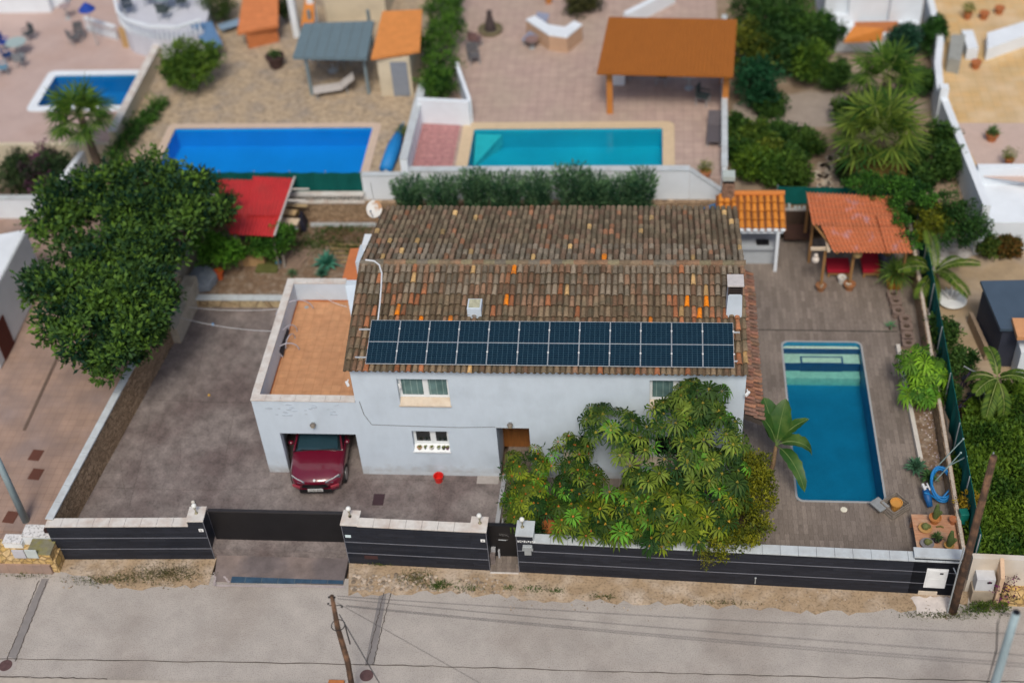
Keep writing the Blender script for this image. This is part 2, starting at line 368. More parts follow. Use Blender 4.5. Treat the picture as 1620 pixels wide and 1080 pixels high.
GREYP = plain('grey_plastic', (.30, .33, .36)); WHITEP = plain('white_plastic', (.75, .77, .78), .4)
LEAF = mat('leaf', (1, 1, 1), .62, .15, 6, attr=True, spec=.22, transl=.28)
BARK = mat('bark', (.13, .095, .07), .9, .35, 6, stretch=(1, 1, .3), bump=.5)

def _splash(m):          # rain-splashed dirt along the foot of the render
    n = m.node_tree.nodes; l = m.node_tree.links; b = n['Principled BSDF']; src = b.inputs['Base Color'].links[0].from_socket
    g = n.new('ShaderNodeNewGeometry'); sp = n.new('ShaderNodeSeparateXYZ'); l.new(g.outputs['Position'], sp.inputs[0])
    no = n.new('ShaderNodeTexNoise'); no.inputs['Scale'].default_value = 3.5; no.inputs['Detail'].default_value = 6; l.new(g.outputs['Position'], no.inputs['Vector'])
    ad = n.new('ShaderNodeMath'); ad.operation = 'MULTIPLY_ADD'; l.new(no.outputs['Fac'], ad.inputs[0]); ad.inputs[1].default_value = -.9; l.new(sp.outputs['Z'], ad.inputs[2])
    mr = n.new('ShaderNodeMapRange'); mr.inputs[1].default_value = -.5; mr.inputs[2].default_value = .05; mr.inputs[3].default_value = .55; mr.inputs[4].default_value = 0; l.new(ad.outputs[0], mr.inputs[0])
    mx = n.new('ShaderNodeMix'); mx.data_type = 'RGBA'; l.new(mr.outputs[0], mx.inputs[0]); l.new(src, mx.inputs[6]); mx.inputs[7].default_value = (.30, .27, .24, 1); l.new(mx.outputs[2], b.inputs['Base Color'])
_splash(WHITE)
def hline(px, py, p, q):           # height where the line of sight meets the upright plane over p-q
    d = _ray(px, py); n_ = np.array([-(q[1]-p[1]), q[0]-p[0], 0]); t = ((p[0]-CAM[0])*n_[0] + (p[1]-CAM[1])*n_[1])/(d@n_)
    return float((CAM + d*t)[2])

# ---------------------------------------------------------------- the setting
mb = MB()
for x0, y0, x1, y1 in ((-400, -300, 14.5, 500), (18, -300, 400, 500), (14.5, -300, 18, -1.2), (14.5, 7.3, 18, 500)): mb.poly([(x0, y0, -.75), (x1, y0, -.75), (x1, y1, -.75), (x0, y1, -.75)])
struct('ground', mb, GROUNDM)
mb = MB(); mb.poly([(-90, -30, -.5), (110, -30, -.5), (110, -4.45, -.5), (-90, -3.9, -.5)]); struct('road', mb, ROAD)
# gutter strip and joints beyond the carriageway
g1 = at(0, 1042, -.5).y; g2 = at(0, 1068, -.5).y
mb = MB()
def crackline(p, q, w_, z, jit=.02, n=40):
    p, q = V(p[0], p[1]), V(q[0], q[1]); d = (q-p).normalized(); nn = V(-d.y, d.x)
    a = []
    for i in range(n+1):
        c = p.lerp(q, i/n) + nn*random.uniform(-jit, jit); ww = w_*random.uniform(.5, 1.2); a.append((c+nn*ww/2, c-nn*ww/2))
    for i in range(n):
        mb.poly([(a[i][1].x, a[i][1].y, z), (a[i+1][1].x, a[i+1][1].y, z), (a[i+1][0].x, a[i+1][0].y, z), (a[i][0].x, a[i][0].y, z)])
def pxl(a, z=-.5): p = at(a[0], a[1], z); return (p.x, p.y)
for a, b in (((-300, 1037), (560, 1050)), ((560, 1050), (1200, 1068)), ((1200, 1068), (1900, 1085)), ((-100, 1068), (170, 1073)), ((62, 918), (10, 1046)), ((75, 918), (24, 1046)),
             ((607, 938), (580, 1052)), ((618, 938), (590, 1052))):
    crackline(pxl(a), pxl(b), .035, -.488)
struct('road_joints', mb, CRACK)
mb = MB()
for q in (((66, 915), (78, 915), (22, 1048), (8, 1048)), ((601, 936), (612, 936), (592, 1052), (577, 1052))):
    mb.poly([(*pxl(a), -.492) for a in q][::-1])
struct('road_patch', mb, PATCH)
mb = MB(); mb.prism([pxl((-400, 1066)), pxl((0, 1073)), pxl((520, 1082)), pxl((520, 1120)), pxl((-400, 1120))], -.56, -.44); struct('far_pavement', mb, mat('pale_kerb', (.42, .38, .33), .9, .15, 4))
mb = MB(); p = at(533, 1077, -.44); mb.box(p.x-.24, p.y-.5, -.45, p.x+.24, p.y+.0, -.36); tag(mb.build('terracotta_slab', TERRACOTTA), 'terracotta edging slab at the near road edge beside the leaning timber pole', 'slab')

# dry verge under the front wall, with a ragged road edge
def ragged(pts, step=.25, jit=.12):
    out = []
    for i in range(len(pts)-1):
        p, q = Vector(pts[i]), Vector(pts[i+1]); n = max(1, int((q-p).length/step))
        for k in range(n): c = p.lerp(q, k/n); out.append((c.x + random.uniform(-jit, jit)*.4, c.y + random.uniform(-jit, jit)))
    return out + [tuple(pts[-1])]
def vg(name, edge, back, z=-.49, m_=None):
    e = ragged([pxl(a) for a in edge]); pts = e + back[::-1]; mb = MB(); mb.prism(pts, -.55, z); return struct(name, mb, m_ or DIRT)
vg('verge', [(90, 905), (140, 915), (200, 930), (330, 925)], [(-9.9, -3.3), (-4.5, -3.3)])
vg('verge', [(552, 940), (700, 937), (850, 948), (1000, 952), (1200, 962), (1330, 970), (1450, 963), (1530, 958)], [(.0, -3.4), (5.3, -3.55), (12, -3.7), (19.9, -4.0)])
mb = MB(); mb.prism(ragged([pxl(a) for a in ((1440, 945), (1448, 958), (1453, 975), (1492, 978), (1500, 962), (1508, 945), (1440, 945))], .1, .05)[:-1], -.5, -.47)
struct('concrete_splash', mb, mat('white_splash', (.62, .57, .54), .9, .15, 5))
# driveway apron
mb = MB(); a = [(-4.5, -2.9, -.27), (.02, -2.9, -.27), (-.02, -4.42, -.462), (-4.35, -4.42, -.462)]
mb.slab([V(*p) for p in a][::-1], .25); struct('driveway_apron', mb, YARD2)
p1, p2, p3, p4 = (at(*q, -.45) for q in ((368, 909), (543, 911), (543, 923), (365, 920)))
mb = MB(); mb.slab([V(p4.x, p4.y, -.448), V(p3.x, p3.y, -.448), V(p2.x, p2.y, -.435), V(p1.x, p1.y, -.435)], .1)
struct('slate_strip', mb, brickmat('blue_slate_tiles', (.035, .075, .125), (.045, .085, .135), (.10, .13, .15), .55, .6, .012, off=0, rough=.45))
mb = MB()
for a, b in (((340, 905), (545, 906)), ((340, 926), (545, 928)), ((352, 906), (362, 922)), ((340, 905), (340, 926))):
    crackline(pxl(a, -.45), pxl(b, -.45), .09, -.438, .02, 14)
struct('apron_edge_mortar', mb, mat('pale_mortar', (.40, .35, .35), .9, .2, 8))

# plots
mb = MB(); mb.prism([(-9.75, -3.45), (4.9, -3.45), (4.9, .1), (.3, .1), (.3, 9.1), (-8.75, 9.1), (-8.7, 6.6)], -.6, 0); struct('yard_paving', mb, YARD)
mb = MB()
def jag(pts, z, w_=.012):
    for a, b in zip(pts[:-1], pts[1:]): crackline(pxl(a, 0), pxl(b, 0), w_, z, .015, 18)
jag([(180, 633), (260, 633), (330, 636), (397, 637)], .006, .025)
jag([(285, 700), (286, 728), (282, 746)], .006); jag([(240, 545), (300, 560)], .006); jag([(575, 752), (600, 800)], .006)
jag([(700, 752), (690, 835)], .006); jag([(150, 770), (300, 775), (440, 772)], .006); jag([(190, 730), (200, 790)], .006); jag([(560, 757), (780, 762)], .006)
jag([(330, 480), (320, 560), (300, 640)], .006); jag([(370, 650), (350, 760)], .006); jag([(240, 640), (225, 720), (205, 800)], .006)
struct('paving_joints', mb, mat('faint_joint', (.09, .075, .07), .9, .2, 4))
PX0, PX1, PY0, PY1 = 14.79, 17.62, -.80, 6.97
fy = lambda x: -3.5 - .0345*(x-5.7)
mb = MB()
mb.prism([(4.9, -1.9), (5.95, -1.9), (5.95, .02), (4.9, .02)], -.6, 0)
mb.prism([(4.95, .02), (5.9, .02), (5.9, 1.6), (4.95, 1.6)], -.6, 0.0)
mb.prism([(5.95, fy(5.95)), (PX0-.03, fy(PX0)), (PX0-.03, .02), (5.95, .02)], -.6, 0)
mb.prism([(12.6, .02), (PX0-.03, .02), (PX0-.03, 13.2), (12.6, 13.2)], -.6, 0)
mb.prism([(PX0-.029, PY1+.03), (PX1+.029, PY1+.03), (PX1+.029, 13.2), (PX0-.029, 13.2)], -.6, 0)
mb.prism([(PX0-.029, fy(PX0)), (PX1+.029, fy(PX1)), (PX1+.029, PY0-.03), (PX0-.029, PY0-.03)], -.6, 0)
mb.prism([(PX1+.03, fy(PX1)), (20.05, fy(20.05)), (20.45, 13.2), (PX1+.03, 13.2)], -.6, 0)
struct('pool_deck', mb, DECK)
mb = MB(); mb.box(4.9, -3.6, -.6, 5.95, -1.9, -.32); mb.box(4.98, -2.35, -.32, 5.9, -1.9, -.16); struct('entrance_step', mb, DECK)
mb = MB(); mb.wall((4.84, -3.3), (4.95, -.02), .14, 0, .16); mb.wall((5.02, -3.3), (5.04, -1.9), .06, -.3, .04)
tag(mb.build('low_kerb', mat('kerb_pale', (.36, .37, .39), .8, .1)), 'low pale kerb between the driveway yard and the entrance path', 'kerb')
mb = MB(); mb.prism([(6.1, fy(6.1)+.2), (13.2, fy(13.2)+.2), (13.2, -.9), (6.1, -.9)], 0, .07); struct('planting_bed', mb, SOIL)
for q in ((1190, 521.5, 1420, 524.5),):
    a, b = at(q[0], q[1], 0), at(q[2], q[3], 0); mb = MB(); mb.wall((a.x, a.y), (b.x, b.y), .05, .0, .006); struct('deck_drain', mb, mat('drain', (.05, .045, .04), .8))

# ---------------------------------------------------------------- swimming pool of the house
def rrect(x0, y0, x1, y1, r, n=5):
    o = []
    for cx, cy, a0 in ((x1-r, y0+r, -90), (x1-r, y1-r, 0), (x0+r, y1-r, 90), (x0+r, y0+r, 180)):
        for i in range(n+1): t = R(a0+90*i/n); o.append((cx+r*math.cos(t), cy+r*math.sin(t)))
    return o
def pool(label, x0, y0, x1, y1, zc, depth, coping, cw, floor, watermat, wl_=.12, r=.25, steps=None, group=None, ch=.03, wallm=None, copz=None):
    t = thing('swimming_pool', label, 'pool', ((x0+x1)/2, (y0+y1)/2, zc), group)
    R0 = rrect(x0, y0, x1, y1, r); n = len(R0)
    mb = MB(); mb.add([(p[0], p[1], zc) for p in R0] + [(p[0], p[1], zc-depth) for p in R0],
                      [((i+1) % n, i, i+n, (i+1) % n+n) for i in range(n)] + [tuple(range(n, 2*n))])
    # the square corners outside the rounded rim
    mb.build('basin', floor, t)
    Ro = rrect(x0-cw, y0-cw, x1+cw, y1+cw, r+cw*.5); mb = MB(); z1 = zc+ch
    mb.add([(p[0], p[1], z1) for p in R0] + [(p[0], p[1], z1) for p in Ro] + [(p[0], p[1], zc-.02) for p in Ro] + [(p[0], p[1], zc-.02) for p in R0],
           [f for i in range(n) for j in [(i+1) % n] for f in ((i, i+n, j+n, j), (i+n, i+2*n, j+2*n, j+n), (i+3*n, i, j, j+3*n))])
    mb.build('coping', coping, t)
    mb = MB()
    if steps: mb.prism([(x0-.01, y0-.01), (x1+.01, y0-.01), (x1+.01, y1+.01), (x0-.01, y1+.01)], zc-depth-.05, zc-wl_)
    else: mb.poly([(p[0], p[1], zc-wl_) for p in R0])
    mb.build('water', watermat, t)
    if steps: steps(t)
    return t
def msteps(t):
    ya = at(1300, 553, -.18).y; yb = at(1300, 576, -.40).y; yc = at(1300, 580, -.54).y; yd = at(1300, 598, -.75).y
    mb = MB(); mb.box(PX0+.02, ya+.05, -1.3, PX1-.02, 6.95, -.18); mb.box(PX0+.02, yb+.05, -1.3, PX1-.02, ya, -.40); mb.box(PX0+.02, yd, -1.3, PX1-.02, yb, -.75)
    mb.build('step', POOLPALE, t)
    mb = MB(); mb.box(PX0+.7, yc, -.74, PX1-.7, yb+.3, -.34); mb.build('bench', POOLPALE, t)
    mb = MB(); mb.box(PX0+.02, ya, -1.3, PX1-.02, ya+.05, -.175); mb.box(PX0+.02, yb, -1.3, PX1-.02, yb+.05, -.395)
    mb.box(PX0+.64, yc-.05, -.74, PX1-.64, yc, -.33); mb.box(PX0+.64, yc, -.74, PX0+.70, yb+.3, -.33); mb.box(PX1-.70, yc, -.74, PX1-.64, yb+.3, -.33); mb.box(PX0+.64, yb+.3, -.42, PX1-.64, yb+.35, -.33)
    mb.build('step_nosing', POOLNAVY, t)
    for x in (PX0+.75, PX1-.75): mb = MB(); mb.ball((x, ya+.1, -.17), .035, 8); mb.build('pool_light', WHITEP, t)
RIM = mat('pool_rim', (.34, .36, .37), .6, .08)
pool('rectangular blue pool with pale entry steps set in the wood look deck', PX0, PY0, PX1, PY1, 0, 1.12, RIM, .07, POOLBLUE, WATER, .06, .22, msteps, ch=.012)
p = at(1335, 806, 0); mb = MB(); mb.lathe((p.x, p.y, .0), [(.11, .002), (.11, .02), (.09, .028)], 20); tag(mb.build('skimmer_lid', mat('lid', (.72, .70, .58), .6)), 'round cream skimmer lid in the deck below the pool', 'lid')

# ---------------------------------------------------------------- front wall
Z0 = -.52
def front_segment(label, A, B, ztop, zend, cop, pier_specs, extra=None):
    A, B = V(A[0], A[1], 0), V(B[0], B[1], 0); d = (B-A).normalized(); nn = V(-d.y, d.x, 0)
    t = thing('front_wall', label, 'wall', ((A.x+B.x)/2, (A.y+B.y)/2, Z0))
    off = nn*.14
    a0 = A + d*(pier_specs[0] if pier_specs[0] else 0); b0 = B - d*(pier_specs[1] if pier_specs[1] else 0)
    mb = MB(); mb.wall(a0+off, b0+off, .28, Z0, ztop, zend); mb.build('wall_panel', SLATE, t)
    L = (b0-a0).length; n = max(1, round(L/.55))
    mb = MB()
    for i in range(n):
        q0, q1 = a0+d*(L*i/n+.004), a0+d*(L*(i+1)/n-.004); zz = ztop+(zend-ztop)*i/n; zz2 = ztop+(zend-ztop)*(i+1)/n
        mb.wall(q0+off-nn*.0, q1+off, .36, zz+.001, zz+.055, zz2+.055)
    mb.build('coping', cop, t, bevel=.006)
    for z in (.62, .06):
        mb = MB(); mb.wall(a0-nn*.004, b0-nn*.004, .012, z-.012, z+.012); mb.build('trim_line', TRIM, t)
    for k, wd in enumerate(pier_specs[:2]):
        if not wd: continue
        c = (A + d*wd/2) if k == 0 else (B - d*wd/2); zt = pier_specs[2+k]
        pm = MB(); c2 = c + nn*.28; hw = wd/2 - .002
        pm.wall(c-d*hw+nn*.28, c+d*hw+nn*.28, .56, Z0, zt); pr = pm.build('pier', SLATE, t)
        cm = MB(); cm.wall(c-d*(hw+.03)+nn*.28, c+d*(hw+.03)+nn*.28, .63, zt+.001, zt+.06)
        # vertical return of the cap down to the lower coping
        s_ = 1 if k == 0 else -1; e_ = c + d*s_*(hw+.018)
        cm.wall(e_-d*.012+nn*.16, e_+d*.012+nn*.16, .35, ztop+.06 if k == 0 else zend+.06, zt)
        cm.build('cap', cop, pr, bevel=.006)
        e2 = c - d*s_*(hw+.006)
        mb = MB(); mb.wall(e2-d*.008+nn*.0, e2+d*.008+nn*.0, .02, Z0, zt); mb.build('trim_line', TRIM, t)
        for z in (.62, .06):
            mb = MB(); mb.wall(c-d*hw-nn*.004, c+d*hw-nn*.004, .012, z-.012, z+.012); mb.build('trim_line', TRIM, t)
    if extra: extra(t, A, B, d, nn)
    return t
WL0, WL1 = (-9.87, -3.68), (-4.55, -3.49); WM0, WM1 = (.04, -3.52), (4.73, -3.67); WR0, WR1 = (5.7, -3.71), (19.45, -4.18)
hL = hline(300, 830, WL0, WL1)-.05; hM = hline(600, 832, WM0, WM1)-.05; hR0 = hline(880, 858, WR0, WR1)-.05; hR1 = hline(1400, 882, WR0, WR1)-.05
print('HEIGHTS', hL, hM, hR0, hR1)
front_segment('dark slate front wall left of the driveway gate', WL0, WL1, hL, hL, COPING, (0, .52, 0, 1.44))
front_segment('dark slate front wall between driveway gate and entrance gate', WM0, WM1, hM, hM, COPING, (.52, .5, 1.46, 1.44))
def rext(t, A, B, d, nn):
    q0, q1 = V(*aty(1448, 880, -4.1)[:2], 0), B
    s0 = A + d*((q0-A).dot(d)); zt = hline(1500, 883, WR0, WR1)-.03
    mb = MB(); mb.wall(s0+nn*.17, q1+nn*.17, .34, Z0, zt); mb.build('end_block', SLATE, t)
    mb = MB(); mb.wall(s0+nn*.17-d*.03, q1+nn*.17+d*.03, .38, zt, zt+.06); mb.build('end_cap', COPING_GREY, t)
    for z in (.62, .06):
        mb = MB(); mb.wall(s0-nn*.006, q1-nn*.006, .012, z-.012, z+.012); mb.build('trim_line', TRIM, t)
    mb = MB(); mb.wall(B+d*.004-nn*.006, B+d*.014-nn*.006, .02, Z0, zt); mb.build('trim_line', TRIM, t)
front_segment('long dark slate front wall below the umbrella trees and pool deck', WR0, WR1, hR0, hR1, COPING_GREY, (.52, 0, 1.36, 0), rext)

# gates
t = thing('driveway_gate', 'wide black sliding gate across the driveway', 'gate', (-2.25, -3.0, -.28))
mb = MB(); mb.box(-4.5, -3.04, -.26, .02, -2.99, 1.42); mb.build('gate_panel', BLACK, t)
mb = MB(); mb.box(-4.5, -3.07, 1.42, .02, -2.96, 1.47); mb.box(-4.5, -3.07, -.28, .02, -2.96, -.2); mb.build('gate_frame', mat('gate_edge', (.03, .028, .03), .5), t)
mb = MB()
for i in range(11): x = -4.4+i*.43; mb.box(x, -3.0415, -.2, x+.006, -3.04, 1.42)
mb.build('gate_ribs', BLACK, t)
t = thing('entrance_gate', 'narrow black pedestrian gate with a chrome bar handle', 'gate', (5.2, -3.2, -.5))
mb = MB(); mb.box(4.74, -3.2, -.45, 5.68, -3.15, 1.2); mb.box(4.74, -3.24, 1.2, 5.68, -3.11, 1.25); mb.build('gate_panel', BLACK, t)
mb = MB(); mb.tube([(5.0, -3.27, .62), (5.05, -3.29, .63), (5.3, -3.29, .61), (5.36, -3.26, .6)], .018, 6); mb.build('handle', mat('chrome', (.7, .7, .7), .2, metal=1), t)
mb = MB(); mb.box(4.73, -3.75, -.6, 5.7, -3.2, -.46); struct('gate_step', mb, DECK)
mb = MB(); mb.box(4.75, -3.79, -.6, 5.68, -3.75, -.455); struct('step_edge', mb, COPING)

# lamps on the piers
def pier_lamp(x, y, z, label):
    t = thing('globe_lamp', label, 'lamp', (x, y, z), 'globe lamps on the wall piers')
    mb = MB(); mb.lathe((x, y, z), [(.06, 0), (.06, .015), (.022, .03), (.018, .24), (.05, .26), (.055, .30)], 12); mb.build('stem', mat('brass_stem', (.33, .30, .20), .5, metal=.3), t, smooth=True)
    mb = MB(); mb.ball((x, y, z+.37), .085, 14); mb.build('globe', mat('opal_globe', (.72, .74, .72), .3), t, smooth=True)
pier_lamp(-4.82, -3.2, 1.5, 'white globe lamp on the pier left of the driveway gate')
pier_lamp(.28, -3.2, 1.52, 'white globe lamp on the pier right of the driveway gate')
pier_lamp(4.52, -3.35, 1.5, 'white globe lamp on the pier left of the entrance gate, above a number plate')
pier_lamp(5.88, -3.4, 1.42, 'white globe lamp on the pier right of the entrance gate')
p = at(554, 818, 1.53); mb = MB(); mb.ball((p.x, p.y, 1.56), .04, 8); tag(mb.build('gate_beacon', BLACK), 'tiny dark beacon on the pier right of the driveway gate', 'beacon')
p = at(748, 829, 1.5); mb = MB(); mb.lathe((4.28, -3.45, 1.16), [(.05, 0), (.06, .1), (.05, .12)], 10); mb.ball((4.28, -3.45, 1.32), .08, 8); tag(mb.build('small_ornament', mat('ornament', (.25, .2, .12), .7)), 'small brown ornament on the wall end beside the entrance gate pier', 'ornament')
# plates
def plate(px, py, A, B, w_, h_, m_, name, label, txt=None, cat='sign', thick=.02, dark=(.03, .03, .035)):
    z = hline(px, py, A, B); d_ = _ray(px, py); k = (z-CAM[2])/d_[2]; x, y = (CAM+d_*k)[:2]
    t = thing(name, label, cat, (x, y-.012, z-h_/2)); ang = math.atan2(B[1]-A[1], B[0]-A[0]); t_ = Matrix.Rotation(ang, 3, 'Z')
    mb = MB(); mb.obox((x, y-.012-thick/2, z), (w_, thick, h_), rot=t_); mb.build('plate', m_, t, bevel=.003)
    if txt:
        cu = bpy.data.curves.new('marking', 'FONT'); cu.body = txt; cu.size = h_*.75; cu.align_x = 'CENTER'; cu.align_y = 'CENTER'; cu.extrude = .002
        tmp = bpy.data.objects.new('tmp', cu); me = bpy.data.meshes.new_from_object(tmp); bpy.data.objects.remove(tmp)
        o = bpy.data.objects.new('marking', me); scene.collection.objects.link(o); me.materials.append(BLACK); o.parent = t
        o.location = (0, -thick-.004, h_/2); o.rotation_euler = (R(90), 0, ang)
    return t
plate(318.5, 837.5, WL0, WL1, .16, .13, WHITEP, 'number_plate', 'small white number plate on the pier left of the driveway gate', '6')
plate(551, 847, WM0, WM1, .19, .11, mat('pale_blue', (.62, .76, .80), .5), 'wall_plate', 'small pale blue plate on the pier right of the driveway gate')
plate(764, 854, WM0, WM1, .15, .12, WHITEP, 'number_plate', 'small white number plate on the pier left of the entrance gate', '6')
# letter box (T shape) and name letters
z = hline(834.5, 868, WR0, WR1); x = float(aty(834.5, 868, -3.74)[0])
t = thing('letter_box', 'grey metal letter box on the wall right of the entrance gate', 'letter box', (x, -3.8, z-.25))
mb = MB(); mb.box(x-.10, -3.80, z-.22, x+.12, -3.72, z+.08); mb.build('box_body', METAL, t, bevel=.006)
mb = MB(); mb.add([(x-.17, -3.82, z+.02), (x+.19, -3.82, z+.02), (x+.19, -3.72, z+.02), (x-.17, -3.72, z+.02), (x-.14, -3.82, z+.2), (x+.16, -3.82, z+.2), (x+.16, -3.72, z+.22), (x-.14, -3.72, z+.22)], [(3,2,1,0),(4,5,6,7),(0,1,5,4),(1,2,6,5),(2,3,7,6),(3,0,4,7)]); mb.build('hood', METAL, t, bevel=.006)
z = hline(832, 855.5, WR0, WR1); xs = [float(aty(820+i*3.25, 855+i*.2, -3.72)[0]) for i in range(9)]
t = thing('name_letters', 'row of small white raised letters on the pier right of the entrance gate', 'lettering', (xs[4], -3.73, z-.05))
for i, x in enumerate(xs):                      # strokes only: the letters are too small to read in the photograph
    mb = MB(); y = -3.722-.0345*(x-5.7); zz = z-.012*0
    mb.box(x-.026, y-.016, zz-.04, x-.012, y, zz+.04)
    if i % 2: mb.box(x-.012, y-.0155, zz+.026, x+.020, y, zz+.0395)
    if i % 3 != 1: mb.box(x-.012, y-.0155, zz-.006, x+.018, y, zz+.008)
    if i % 3 != 2: mb.box(x-.012, y-.0155, zz-.0395, x+.020, y, zz-.026)
    if i % 2 == 0: mb.box(x+.012, y-.0150, zz-.006, x+.022, y, zz+.038)
    mb.build('letter', WHITEP, t)
# white meter box and beige hatch on the right end
def hatch(pxs, m_, label, name, door=True):
    A_, B_ = WR0, WR1; pts = []
    for px, py in pxs:
        z = hline(px, py, A_, B_); d_ = _ray(px, py); k = (z-CAM[2])/d_[2]; q = CAM+d_*k; pts.append((q[0], q[1]-.02, z))
    x0 = (pts[0][0]+pts[3][0])/2; x1 = (pts[1][0]+pts[2][0])/2; z1 = (pts[0][2]+pts[1][2])/2; z0 = (pts[2][2]+pts[3][2])/2; y0 = pts[0][1]; y1 = pts[1][1]
    t = thing(name, label, 'hatch', ((x0+x1)/2, (y0+y1)/2, z0))
    mb = MB(); mb.wall((x0, y0), (x1, y1), .035, z0, z1); mb.build('frame', m_, t, bevel=.004)
    if door:
        mb = MB(); dx = (x1-x0)*.07; dz = (z1-z0)*.06
        mb.wall((x0+dx, y0-.02), (x1-dx, y1-.02), .02, z0+dz, (z0+z1)/2-.006); mb.wall((x0+dx, y0-.02), (x1-dx, y1-.02), .02, (z0+z1)/2+.006, z1-dz); mb.build('door', m_, t, bevel=.003)
        mb = MB(); mb.wall((x0+(x1-x0)*.62, y1-.034), (x0+(x1-x0)*.78, y1-.034), .012, z1-.2, z1-.14); mb.build('lock', BLACK, t)
    return t
hatch(((1467, 898), (1501, 900), (1494, 929), (1460, 927)), WHITEP, 'white two panel meter cabinet in the right end of the front wall', 'meter_cabinet')
hatch(((1453, 933), (1483, 935), (1481, 941), (1451, 940)), BEIGE, 'small beige hatch low in the wall under the white meter cabinet', 'wall_hatch', False)
mb = MB(); p = aty(591, 881, -3.54); mb.box(p[0]-.3, p[1]-.012, p[2]-.09, p[0]+.3, p[1]+.02, p[2]+.09); tag(mb.build('rust_plate', mat('rust', (.05, .022, .022), .8, .3)), 'dull rusty plate low in the middle stretch of front wall', 'plate')
p = aty(1195, 914, -3.93); mb = MB(); mb.tube([(p[0], p[1]-.03, p[2]+.07), (p[0], p[1]-.035, p[2]-.22)], .02, 6); mb.ball((p[0], p[1]-.05, p[2]+.07), .04, 8); tag(mb.build('water_tap', METAL), 'small metal standpipe on the long front wall', 'tap')

# left boundary wall
hW = hline(245, 512, (-8.42, 5.54), (-9.75, -3.6)); 
LW = [(-9.80, -3.45), (-8.66, 6.6)]
t = thing('boundary_wall', 'long brown ledge stone wall with white coping along the left side of the yard', 'wall', (-9.2, 1.5, 0))
mb = MB(); mb.wall(LW[0], LW[1], .2, -.1, hL+.06, 1.66); mb.build('wall_panel', BROWN_STONE, t)
mb = MB()
for i in range(14):
    a, b = V(*LW[0]).lerp(V(*LW[1]), i/14+.0008), V(*LW[0]).lerp(V(*LW[1]), (i+1)/14-.0008); za = hL+.065+(1.66-hL-.06)*i/14; zb = hL+.065+(1.66-hL-.06)*(i+1)/14
    mb.wall(a, b, .27, za, za+.05, zb+.05)
mb.build('coping', COPING_GREY, t, bevel=.006)
# lighter thick wall further back
t = thing('rendered_wall', 'thick pale rough wall between the stone wall and the back planter', 'wall', (-8.3, 7.7, 0))
pale = mat('pale_rough', (.46, .41, .33), .9, .2, 4, col2=(.18, .14, .09), s2=1.5, amt=.6)
mb = MB(); mb.wall((-8.52, 6.6), (-8.35, 9.3), .5, -.1, .75, 1.15); mb.build('wall_panel', pale, t)
mb = MB(); mb.wall((-8.9, 9.3), (-8.6, 14.2), .25, -.1, 1.3); mb.build('wall_panel', pale, t)
# raised planter across the back of the yard
RP = stonemat('planter_stone', (.42, .34, .21), (.34, .25, .15), (.17, .12, .07), 1.8, (1, 1, 1), .04)
mb = MB(); mb.prism([(-8.35, 8.95), (-.2, 8.95), (-.2, 14.0), (-8.6, 14.0)], -.1, .36); struct('back_garden_bed', mb, LITTER)
t = thing('retaining_wall', 'low stone faced retaining wall with white coping in front of the back garden bed', 'wall', (-6.5, 8.8, 0))
mb = MB(); mb.box(-8.3, 8.72, -.05, -3.3, 8.95, .38); mb.build('wall_panel', RP, t); mb = MB()
for i in range(8): mb.box(-8.3+i*.62+.004, 8.68, .381, -8.3+(i+1)*.62-.004, 9.0, .44)
mb.build('coping', COPING_GREY, t, bevel=.006)
# back boundary
t = thing('back_wall', 'brown ledge stone back wall with a pierced white block course on its left half', 'wall', (2, 14.1, 0))
mb = MB(); mb.wall((-8.6, 14.1), (20.6, 14.1), .24, -.1, 1.22); mb.build('wall_panel', BROWN_STONE, t)
mb = MB(); mb.box(-8.6, 13.95, 1.222, -2.05, 14.25, 1.27); mb.box(-8.6, 13.95, 1.58, -2.05, 14.25, 1.64)
for i in range(22):
    x = -8.5+i*.3; mb.box(x-.02, 14.02, 1.27, x+.02, 14.18, 1.58); mb.obox((x+.15, 14.1, 1.425), (.36, .1, .04), rot=Matrix.Rotation(R(44 if i % 2 else -44), 3, 'Y')) 
mb.build('pierced_course', COPING, t)
mb = MB(); mb.box(-4.4, 13.5, .36, -1.6, 13.56, .52); tag(mb.build('bed_edging', COPING_GREY), 'thin pale edging strip at the foot of the back wall', 'edging')
mb = MB(); mb.box(-8.6, 13.0, .36, -4.0, 13.9, .40)
